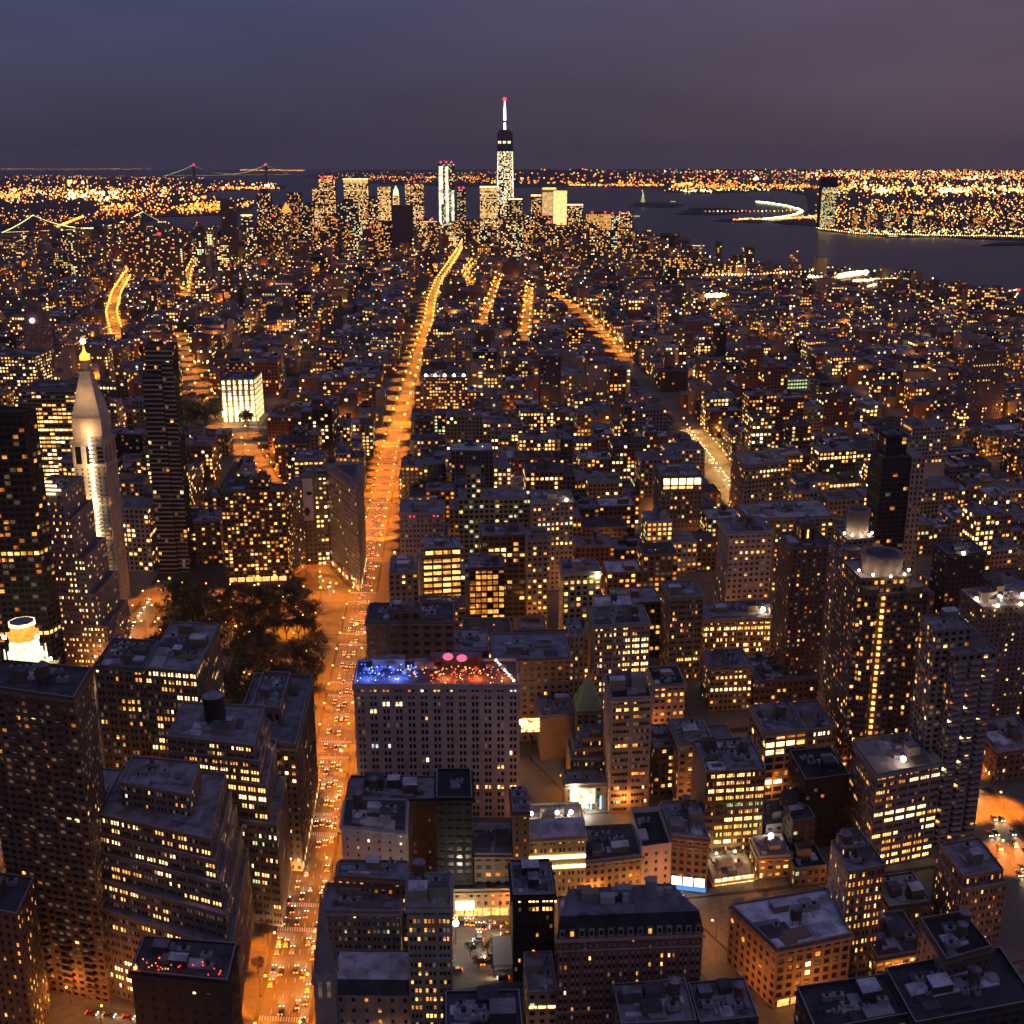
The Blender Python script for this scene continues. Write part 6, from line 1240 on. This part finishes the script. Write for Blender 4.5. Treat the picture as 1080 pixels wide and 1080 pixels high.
field('city_lights', 'street and roof lights sprinkled between the middle-distance blocks', [
    (0, 620, 246, 330, 620, 'OOYAW'.replace('A', 'O'), .6, 1.5), (620, 1080, 275, 380, 330, 'OOYWG', .5, 1.3), (60, 620, 330, 420, 200, 'OOYW', .6, 1.5), (480, 640, 262, 330, 170, 'YYOW', .8, 1.8), (600, 800, 265, 300, 110, 'YWY', .8, 1.8)], [MP])

# ------------------------------------------------------------------ bridges, statue, boats
STEEL = plain('bridge_steel', (.10, .12, .13), .5, .2)
def bridge(label, X1, X2, Y1, Y2, Ht, Hd, span1, light, every, name='suspension_bridge', r=2., red=False, rk=1.):
    root = thing(name, ((X1+X2)/2, (Y1+Y2)/2, 0), label, 'bridge'); A = np.array((X1, Y1)); B = np.array((X2, Y2)); D = B-A; n = np.hypot(*D); D = D/n; Nn = np.array((D[1], -D[0]))
    b = MB(); hw = Ht*.05
    b.quads([], STEEL)
    a, e = A-D*span1, B+D*span1; b.prism([tuple(a+Nn*hw), tuple(e+Nn*hw), tuple(e-Nn*hw), tuple(a-Nn*hw)], Hd-Ht*.03, Hd, STEEL, bottom=True); b.build('deck', root)
    for p in (A, B):
        b = MB()
        for s in (-1, 1): b.bar((*(p+Nn*hw*s*1.1), -3), (*(p+Nn*hw*s), Ht), Ht*.05, STEEL)
        for z in (Ht*.97, Ht*.72): b.bar((*(p+Nn*hw*1.05), z), (*(p-Nn*hw*1.05), z), Ht*.05, STEEL)
        t = b.build('bridge_tower', root)
        if red: b = MB(); b.ball((*p, Ht+rk*4), rk*11, FLIT['R'], 8, 5); b.build('beacon', root)
    cab = MB(); lm = MB(); lp = []; hang = MB()
    def cz(t):
        if 0 <= t <= n: u = t/n*2-1; return Hd+Ht*.06+(Ht-Hd-Ht*.06)*u*u
        u = (-t if t < 0 else t-n)/span1; return Ht+(Hd+2-Ht)*u-(Ht-Hd)*.3*u*(1-u)
    ts = np.linspace(-span1, n+span1, 61)
    for s in (-1, 1):
        for t0, t1 in zip(ts, ts[1:]): cab.bar((*(A+D*t0+Nn*hw*s), cz(t0)), (*(A+D*t1+Nn*hw*s), cz(t1)), r*.8, STEEL)
        for t in ts[1:-1]: hang.bar((*(A+D*t+Nn*hw*s), Hd), (*(A+D*t+Nn*hw*s), cz(t)), r*.25, STEEL)
    cab.build('cable', root); hang.build('hangers', root)['kind'] = 'stuff'
    tt = np.linspace(-span1, n+span1, every)
    lights(lm, [(*(A+D*t-Nn*hw*1.0), cz(t)+r) for t in tt], SL[light], np.full(len(tt), r)); lights(lm, [(*(A+D*t-Nn*hw*1.0), Hd+r*2) for t in tt], SL['Y' if light == 'G' else light], np.full(len(tt), r*.7))
    lm.build('cable_lights', root)['kind'] = 'stuff'
X1, _ = GY(205, 186, 14000); X2, _ = GY(281, 186, 14600)
bridge('long suspension bridge with two red-tipped towers on the far horizon', X1, X2, 14000, 14600, GY(205, 174.5, 14000)[1], GY(205, 185.6, 14000)[1], (X2-X1)*.5, 'G', 90, r=2.6, red=True, rk=1.3)
X1, Yb1 = G(38, 252); X2, Yb2 = G(153, 247)
bridge('nearer suspension bridge with green-white cable lights at the left', X1, X2, Yb1, Yb2, GY(38, 227.5, Yb1)[1], GY(100, 242.5, (Yb1+Yb2)/2)[1], (X2-X1)*.35, 'G', 130, r=2.1)
X1, Yb1 = G(-60, 258); X2, Yb2 = G(18, 250)
bridge('bridge approach with orange lights cut by the left edge', X1, X2, Yb1-150, Yb2-500, 78, 34, (X2-X1)*.45, 'O', 70, r=1.2)
def statue():
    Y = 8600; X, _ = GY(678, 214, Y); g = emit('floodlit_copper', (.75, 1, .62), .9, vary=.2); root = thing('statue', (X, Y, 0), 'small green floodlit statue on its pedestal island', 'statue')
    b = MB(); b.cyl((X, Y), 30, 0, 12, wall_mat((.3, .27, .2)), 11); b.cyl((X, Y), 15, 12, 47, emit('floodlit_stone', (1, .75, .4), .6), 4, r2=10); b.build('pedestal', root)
    b = MB(); b.cyl((X, Y), 7, 47, 72, g, 10, r2=4.5); b.ball((X, Y, 79), 3.4, g); b.bar((X-3, Y, 70), (X-6.5, Y, 88), 2.6, g); b.bar((X+3, Y, 68), (X+6, Y-1, 62), 3, g); b.build('figure', root)
    b = MB(); b.ball((X-6.5, Y, 92), 3., SL['Y'], 6, 4); b.build('torch', root)
statue()
for px, py, Ln, lb in ((672, 228.5, 60, 'small pale ferry alone in the dark bay'), (710, 213, 70, 'lit boat beside the statue island'), (942, 249.8, 70, 'white lit boat moored on the opposite bank'), (735, 260, 110, 'dim reddish boat crossing near the river tip')):
    X, Y = G(px, py, 0); root = thing('boat', (X, Y, -3), lb, 'boat'); b = MB(); hull = [(X-Ln/2, Y), (X-Ln*.4, Y-5), (X+Ln*.4, Y-5), (X+Ln/2, Y), (X+Ln*.4, Y+5), (X-Ln*.4, Y+5)]
    b.prism(hull, -3, 1.5, plain('hull_paint', (.3, .3, .33))); b.build('hull', root); b = MB(); b.box(X-Ln*.3, X+Ln*.25, Y-3.5, Y+3.5, 1.5, 5.5, plain('cabin_paint', (.6, .6, .6))); b.box(X-Ln*.3, X+Ln*.25, Y-3.65, Y-3.55, 2.6, 4.2, FLIT['W'], bottom=True); b.build('cabin', root)

# ------------------------------------------------------------------ street lamps
LAMP = emit('sodium_lamp', (1, .42, .08), 12.); LAMPFAR = emit('far_sodium_lamp', (1, .42, .06), 6.)
ls = bpy.data.lights.new('lamp_glow', 'POINT'); ls.energy = 5200; ls.color = (1, .34, .05); ls.shadow_soft_size = .3
lsw = bpy.data.lights.new('lamp_glow', 'SPOT'); lsw.spot_size = math.radians(134); lsw.spot_blend = .5; lsw.energy = 700000; lsw.color = (1, .29, .014); lsw.shadow_soft_size = .6
lsp = bpy.data.lights.new('lamp_glow', 'POINT'); lsp.energy = 3500; lsp.color = (1, .32, .06); lsp.shadow_soft_size = .3
lav = bpy.data.lights.new('lamp_glow', 'SPOT'); lav.spot_size = math.radians(126); lav.spot_blend = .6; lav.energy = 200000; lav.color = (1, .24, .010); lav.shadow_soft_size = .4
lwh = bpy.data.lights.new('lamp_glow', 'SPOT'); lwh.energy = 260000; lwh.color = (1, .50, .12); lwh.spot_size = math.radians(130); lwh.spot_blend = .6; lwh.shadow_soft_size = .4
LCR = []
for e_ in (5200, 9500, 17000): l_ = bpy.data.lights.new('lamp_glow', 'POINT'); l_.energy = e_; l_.color = (1, .36, .06); l_.shadow_soft_size = .5; LCR.append(l_)
def make_lamp(light, h=9.5, arm=2.4, head=.42):
    t = bpy.data.objects.new('street_lamp', None); SC.collection.objects.link(t)
    b = MB(); b.cyl((0, 0), .13, 0, h, PIPE, 6, r2=.08); b.cyl((0, 0), .25, 0, .7, PIPE, 6); b.build('pole', t)
    if arm: b = MB(); b.bar((0, 0, h-.1), (arm, 0, h+.5), .1, PIPE); ar = b.build('arm', t)
    b = MB(); b.ball((arm, 0, h+.3), head, LAMP, 8, 5, sz=.8); b.build('lamp_head', ar if arm else t)
    if light:
        l = bpy.data.objects.new('lamp_glow', light); SC.collection.objects.link(l); l.parent = t; l.location = (arm, 0, h-.5)
    return t
LAMP_A = make_lamp(ls); kids(LAMP_A); LAMP_P = make_lamp(lsp, 4.6, 0, .34); kids(LAMP_P); LAMP_V = make_lamp(lav, 9.5, 2.4, .5); kids(LAMP_V); LAMP_W = make_lamp(lwh, 9.5, 2.4, .6); kids(LAMP_W); LAMP_F = make_lamp(lsw, 11, 2.6, .75); kids(LAMP_F)
first = {id(LAMP_A): 1, id(LAMP_P): 1, id(LAMP_F): 1, id(LAMP_V): 1, id(LAMP_W): 1}; nl = 0
FARL = []
def lamp(proto, x, y, ang, lab, grp):
    global nl
    if proto is LAMP_F and y > 1400: FARL.append((x, y, ang)); return
    if first.pop(id(proto), None): o = proto
    else: o = copy_tree(proto)
    o.location = (x, y, .05); o.rotation_euler = (0, 0, ang); tag(o, lab, 'street lamp', grp); nl += 1
def lamps_along(proto, line, step, hw, y0, y1, lab, grp, both=True):
    for i, (p, d) in enumerate(along(line, step)):
        if not y0 <= p[1] <= y1: continue
        px, py = P(*p)
        if not -20 < px < 1100 or py > 1120: continue
        for s in ((-1, 1) if both else ((-1,) if i % 2 else (1,))):
            n = np.array([d[1], -d[0]])*s; q = p+n*(hw+1.2); lamp(proto, q[0], q[1], math.atan2(-n[1], -n[0]), lab, grp)
lamps_along(LAMP_V, FIFTH, 27, 9.5, 350, 1330, 'orange street lamp on the kerb of the bright central avenue', 'lamps of the central avenue')
lamps_along(LAMP_V, SIXTH, 44, 10, 360, 700, 'orange street lamp on the kerb of the right-hand avenue', 'lamps of the right avenue')
lamps_along(LAMP_W, SIXTH, 19, 10, 980, 1390, 'bright street lamp on the far stretch of the right-hand avenue', 'far lamps of the right avenue')
lamps_along(LAMP_A, BWAY1, 34, 9, 350, 600, 'orange street lamp on the slanting street', 'lamps of the slanting street', both=False)
lamps_along(LAMP_V, BWAY2, 30, 9, 845, 1330, 'orange street lamp on the street left of the wedge building', 'lamps left of the wedge building')
lamps_along(LAMP_F, BWAY2, 60, 9, 1330, 2600, 'bright lamp around the far square', 'lamps of the far square', both=False)
lamps_along(LAMP_V, MADISON, 30, 8, 690, 862, 'orange street lamp on the street between park and spire tower', 'lamps beside the park')
lamps_along(LAMP_A, MADISON, 34, 8, 355, 600, 'orange street lamp at the lower left edge street', 'lamps of the lower left street')
lamps_along(LAMP_F, FIFTH, 34, 9.5, 1330, 5000, 'bright lamp on the far part of the central avenue', 'far lamps of the central avenue', both=False)
lamps_along(LAMP_F, BOW, 45, 12, 1500, 5000, 'bright lamp on the wide far avenue at upper left', 'lamps of the upper left avenue')
lamps_along(LAMP_F, SIXTH, 44, 10, 1900, 3800, 'bright lamp on the curving far avenue right of the centre', 'lamps of the curving far avenue', both=False)
for l_, nm in ((L3, 'upper centre short street'), (L4, 'straight far street'), (L1, 'narrow far left street'), (L6, 'street below the spired tower')):
    lamps_along(LAMP_F, l_, 48, 9, 1500, 6000, 'bright lamp on the '+nm, 'lamps of the '+nm, both=False)
for k_, xa, xb in ((29, 60, 240), (28, -50, 230), (27, 45, 230), (26, 70, 230), (25, -50, 240), (24, -200, -70)):
    for i in range(int((xb-xa)/36)):
        x, y = bend(xa+36*i, st(k_)+7.2*(1 if i % 2 else -1)); lamp(LAMP_A, x, y, -math.pi/2 if i % 2 else math.pi/2, f'orange lamp on the {ordn(30-k_)} cross street from the bottom', f'lamps of cross street {30-k_}')
for k_, xa, xb in ((29, -196, -84), (30, -190, -84), (28, -200, -84)):
    for i in range(int((xb-xa)/16)):
        x, y = bend(xa+16*i, st(k_)+7.2*(1 if i % 2 else -1)); lamp(LAMP_A, x, y, -math.pi/2 if i % 2 else math.pi/2, f'orange lamp on the street below the brown slab, number {30-k_} up', 'lamps of the lower left cross streets')
for i in range(9):
    x, y = bend(-216+18*i, 838); lamp(LAMP_V, x, y, math.pi/2, 'lamp on the wide crossing south of the park', 'lamps of the wide crossing')
pr_ = random.Random(6)
for i in range(24):
    x, y = bend(pr_.uniform(AVM+20, AV5-18), pr_.uniform(640, 818)); lamp(LAMP_P, x, y, 0, 'small park lamp on a path among the trees', 'lamps of the park paths')
for i in range(11):
    x, y = bend(AV5-pr_.uniform(16, 62), pr_.uniform(770, 862)); lamp(LAMP_V, x, y, 0, 'lamp on the open plaza by the wedge building', 'lamps of the plaza')
fm = MB(); fo = bpy.data.objects.new('distant_street_lamps', bpy.data.meshes.new('tmp')); SC.collection.objects.link(fo)
for x, y, a in FARL:
    fm.cyl((x, y), .2, .05, 11, PIPE, 5, r2=.12); tx, ty = x+2.6*math.cos(a), y+2.6*math.sin(a); fm.bar((x, y, 11), (tx, ty, 11.5), .15, PIPE); rb = .8+y/2200; fm.ball((tx, ty, 11.4+rb), rb, LAMPFAR, 6, 4)
    l = bpy.data.objects.new('lamp_glow', lsw); SC.collection.objects.link(l); l.parent = fo; l.location = (tx, ty, 10.8)
cl_ = random.Random(17)
for k_ in range(27, -22, -1):                                         # cross streets and side avenues of the whole grid
    Yk = st(k_); xc = Yk*math.tan(YAW); wd = Yk*.5+30
    if Yk > 4300: break
    step = 62 if Yk < 1100 else (110 if Yk < 2200 else 260)
    X = xc-wd+cl_.uniform(0, step)
    while X < xc+wd:
        x, y = bend(X, Yk+cl_.uniform(-6, 6)*(Yk < 2600)); X += step*cl_.uniform(.7, 1.3)
        if Yk < 700 and -70 < X < 240: continue
        if not inside(MP, x, y) or any(abs(X-step-AV5) < 12 for _ in (0,)): continue
        fm.cyl((x, y), .2, .05, 9, PIPE, 5, r2=.12); fm.ball((x, y, 9.4), .55+y/2600, LAMPFAR, 6, 4)
        l = bpy.data.objects.new('lamp_glow', LCR[0 if y < 1150 else (1 if y < 2100 else 2)]); SC.collection.objects.link(l); l.parent = fo; l.location = (x, y, 10.6+y/2600)
fo.data = fm.mesh('distant_street_lamps'); tag(fo, 'strings of orange lamps on the far avenues', 'street lamps', kind='stuff')
print('lamps', nl, len(FARL))

# ------------------------------------------------------------------ trees
BARK = wall_mat((.07, .05, .04), name='bark'); LEAFS = [noise_mat('leaves', (.05, .055, .02), (.12, .09, .03), 1.2), noise_mat('leaves_rust', (.10, .06, .025), (.18, .09, .03), 1.2), noise_mat('leaves_dark', (.03, .045, .02), (.06, .07, .03), 1.2)]
def make_tree(i, h=13.):
    rg = random.Random(i); t = bpy.data.objects.new('tree', None); SC.collection.objects.link(t); b = MB(); b.cyl((0, 0), .38, 0, h*.35, BARK, 8, r2=.26, cap=False)
    tips = []
    for k_ in range(7):
        a = k_*.9+rg.random(); e = Vector((math.cos(a)*h*rg.uniform(.2, .36), math.sin(a)*h*rg.uniform(.2, .36), h*rg.uniform(.55, .9))); b.bar((0, 0, h*rg.uniform(.25, .36)), e, .3, BARK, .08); tips.append(e)
        for _ in range(2): e2 = e+Vector((rg.uniform(-2, 2), rg.uniform(-2, 2), rg.uniform(-.5, 2))); b.bar(e*.6+Vector((0, 0, h*.12)), e2, .14, BARK, .04); tips.append(e2)
    b.build('trunk', t)
    rg2 = np.random.RandomState(i); q = []
    for e in tips:
        m_ = 38; p = np.array(e)+rg2.normal(0, 1, (m_, 3))*np.array((1.15, 1.15, .85)); u = rg2.normal(0, 1, (m_, 3)); u /= np.linalg.norm(u, axis=1)[:, None]; v = np.cross(u, rg2.normal(0, 1, (m_, 3))); v /= np.linalg.norm(v, axis=1)[:, None]; s = rg2.uniform(.22, .5, (m_, 1))
        q.append(np.stack([p-u*s, p+v*s*.7, p+u*s, p-v*s*.7], 1))
    b = MB(); b.quads(np.concatenate(q), LEAFS[i % 3]); b.build('crown', t); kids(t); return t
TR = [make_tree(i) for i in range(6)]; used = set(); tr = random.Random(12)
def tree(x, y, s, lab, grp):
    i = tr.randrange(6); o = TR[i] if i not in used else copy_tree(TR[i]); used.add(i)
    o.location = (x, y, .2); o.rotation_euler = (0, 0, tr.random()*6.28); o.scale = (s, s, s*tr.uniform(.85, 1.15)); tag(o, lab, 'tree', grp)
n = 0; sp = []
while n < 175:
    X, Y = tr.uniform(AVM+16, AV5-16), tr.uniform(632, 824)
    if X > AV5-15-max(0, (Y-730))*.26 or any(abs(X-a)+abs(Y-c) < 7.5 for a, c in sp) or math.hypot(X+146, Y-720) < 12: continue
    sp.append((X, Y)); tree(*bend(X, Y), tr.uniform(1., 1.45), 'broadleaf tree in the dark park beside the avenue', 'trees of the park'); n += 1
for i in range(42):
    X, Y = G(tr.uniform(188, 264), tr.uniform(428, 452)); tree(X, Y, tr.uniform(1.2, 1.6), 'dark green tree of the far square below the floodlit hall', 'trees of the far square')
for i in range(9): tree(*bend(AV5-13.2, 400+i*24), .55, 'young street tree on the kerb of the central avenue', 'street trees')
for x, y in ((496, 1010), (505, 1022), (514, 1006)): tree(*G(x, y), .5, 'small tree in the parking lot', 'parking lot trees')
for i in (set(range(6))-used):
    for c in KIDS[TR[i].name]: bpy.data.objects.remove(c)
    bpy.data.objects.remove(TR[i])

# ------------------------------------------------------------------ cars
TAIL = emit('tail_light', (1, .10, .015), 26.); HEAD = emit('head_light', (1, .88, .62), 40.); TYRE = plain('tyre', (.02, .02, .02), .8)
BEAM = bpy.data.lights.new('headlight_beam', 'SPOT'); BEAM.energy = 8000; BEAM.color = (1, .62, .26); BEAM.spot_size = math.radians(70); BEAM.spot_blend = .8; BEAM.shadow_soft_size = .25
def make_car(col, van=False):
    t = bpy.data.objects.new('car', None); SC.collection.objects.link(t); pt = plain('car_paint', col, .35); b = MB(); L_, w_ = 4.6, .9; hh = 1.0 if not van else 1.3
    prof = [(-2.3, .45), (-2.3, hh*.88), (-1.9, hh), (1.2, hh), (2.2, hh*.8), (2.3, .45)]
    def extr(prof, w, m, w2=None):
        w2 = w2 or w; n_ = len(prof)
        for i in range(n_):
            (y0, z0), (y1, z1) = prof[i], prof[(i+1) % n_]; b.quads([[(-w, y0, z0), (-w, y1, z1), (w, y1, z1), (w, y0, z0)]], m)
        b.quads([[(w, y, z) for y, z in prof], [(-w, y, z) for y, z in reversed(prof)]], m)
    extr(prof, w_, pt); b.build('body', t); b = MB()
    ct = 1.45 if not van else 2.2
    cab = [(-2.0 if van else -1.7, hh+.01), (-1.8 if van else -1.1, ct), (.5, ct), (1.15, hh+.01)]; extr(cab, w_*.86, GLASS); b.build('cabin', t); b = MB(); b.box(-w_*.78, w_*.78, (-1.75 if van else -1.05), .42, ct+.01, ct+.06, pt, bottom=True); b.build('car_roof', t)
    for sx in (-1, 1):
        for yy in (-1.45, 1.4):
            b = MB(); n_ = 10; c_ = [(yy+.33*math.cos(a), .33+.33*math.sin(a)) for a in np.linspace(0, 2*math.pi, n_+1)[:-1]]
            xa, xb = sorted((sx*.92, sx*.72)); b.quads([[(xa, *c_[i]), (xb, *c_[i]), (xb, *c_[(i+1) % n_]), (xa, *c_[(i+1) % n_])] for i in range(n_)], TYRE); b.quads([[(xb, *q) for q in c_], [(xa, *q) for q in c_[::-1]]], TYRE); b.build('wheel', t)
        xs = sorted((sx*.86, sx*.48)); b = MB(); b.box(xs[0], xs[1], -2.36, -2.31, .62, .88, TAIL, bottom=True); b.build('tail_light', t)
        b = MB(); b.box(xs[0], xs[1], 2.31, 2.37, .55, .78, HEAD, bottom=True); b.build('headlight', t)
    bo = bpy.data.objects.new('headlight_beam', BEAM); SC.collection.objects.link(bo); bo.parent = t; bo.location = (0, 2.6, .75); bo.rotation_euler = (math.radians(78), 0, 0)
    kids(t); return t
CARS = [make_car(c, v) for c, v in (((.55, .32, .02), False), ((.05, .05, .06), False), ((.45, .45, .47), False), ((.6, .6, .58), True), ((.25, .03, .03), False), ((.04, .06, .12), False))]
CN = ['yellow cab', 'black sedan', 'silver sedan', 'white van', 'red sedan', 'navy sedan']; cu = set(); cr_ = random.Random(31)
def car(x, y, ang, lab, grp, z=.06):
    i = cr_.choice((0, 0, 0, 1, 1, 2, 3, 4, 5)); o = CARS[i] if i not in cu else copy_tree(CARS[i]); cu.add(i); o.location = (x, y, z); o.rotation_euler = (0, 0, ang); tag(o, CN[i]+' '+lab, 'car', grp)
def traffic(line, lanes, y0, y1, gap, fwd, lab, grp, mx_=200):
    n = 0
    for off in lanes:
        for p, d in along(line, gap, cr_.uniform(0, gap)):
            if not y0 < p[1] < y1 or cr_.random() < .25 or n >= mx_: continue
            nn = np.array([d[1], -d[0]]); q = p+nn*off+d*cr_.uniform(-3, 3); px, py = P(*q)
            if not -10 < px < 1090 or py > 1100: continue
            car(q[0], q[1], math.atan2(d[1], d[0])-math.pi/2+(0 if fwd else math.pi), lab, grp); n += 1
traffic(FIFTH, (-7.6, 7.6), 360, 560, 9, True, 'parked at the kerb of the central avenue', 'cars parked on the central avenue', 34)
traffic(FIFTH, (-4.6, -1.5, 1.6, 4.7), 360, 1100, 19, True, 'driving away along the central avenue', 'traffic of the central avenue', 118)
traffic(SIXTH, (-6, -2.5, 2.5, 6), 380, 640, 12, False, 'with headlights on in the right-hand avenue', 'traffic of the right avenue', 38)
traffic(SIXTH, (-6, -2, 2, 6), 1000, 1400, 17, False, 'with headlights on far up the right-hand avenue', 'far traffic of the right avenue', 36)
traffic(BWAY2, (-4, 2), 860, 1250, 24, False, 'on the street left of the wedge building', 'traffic left of the wedge building', 12)
traffic(STREETS[29], (-2, 2), 300, 420, 9, True, 'on the orange cross street at the bottom', 'traffic of the bottom cross street', 16)
traffic(MADISON, (-4, -1, 2, 5), 690, 850, 9, False, 'with headlights on between park and spire tower', 'traffic beside the park', 16)
traffic(MADISON, (-4, 0, 4), 360, 470, 11, False, 'on the street at the lower left edge', 'traffic of the lower left street', 8)
for i in range(22):
    x, y = G(cr_.uniform(480, 537), cr_.uniform(984, 1040)) if i > 9 else G(480+6*i, 976+cr_.uniform(-3, 3))
    car(x, y, math.pi/2*cr_.choice((0, 1, 1))+cr_.uniform(-.1, .1), 'in or before the parking lot', 'cars of the parking lot')
for c_ in CARS[:0]: pass
for i in set(range(6))-cu:
    for c in KIDS[CARS[i].name]: bpy.data.objects.remove(c)
    bpy.data.objects.remove(CARS[i])
x, y = G(530, 1018); root = thing('car_stacker', (x, y, .05), 'pale steel car stacker rack at the back of the parking lot', 'parking rack')
b = MB()
for sx in (-4, 4):
    for sy in (-9, -3, 3, 9): b.box(x+sx-.15, x+sx+.15, y+sy-.15, y+sy+.15, .05, 7.5, METAL)
b.build('frame', root)
for z in (2.4, 4.8, 7.2): b = MB(); b.box(x-4, x+4, y-9.2, y+9.2, z, z+.25, plain('rack_deck', (.5, .5, .5)), bottom=True); b.build('platform', root)
x, y = G(481, 996); root = thing('light_mast', (x, y, .05), 'mast with a blazing white lamp at the corner of the parking lot', 'light mast'); b = MB(); b.cyl((x, y), .2, 0, 9, PIPE, 8); b.build('pole', root)
flood(root, (x, y, 10.5), 1.3, FLOODW, 16000, (1, .95, .7))
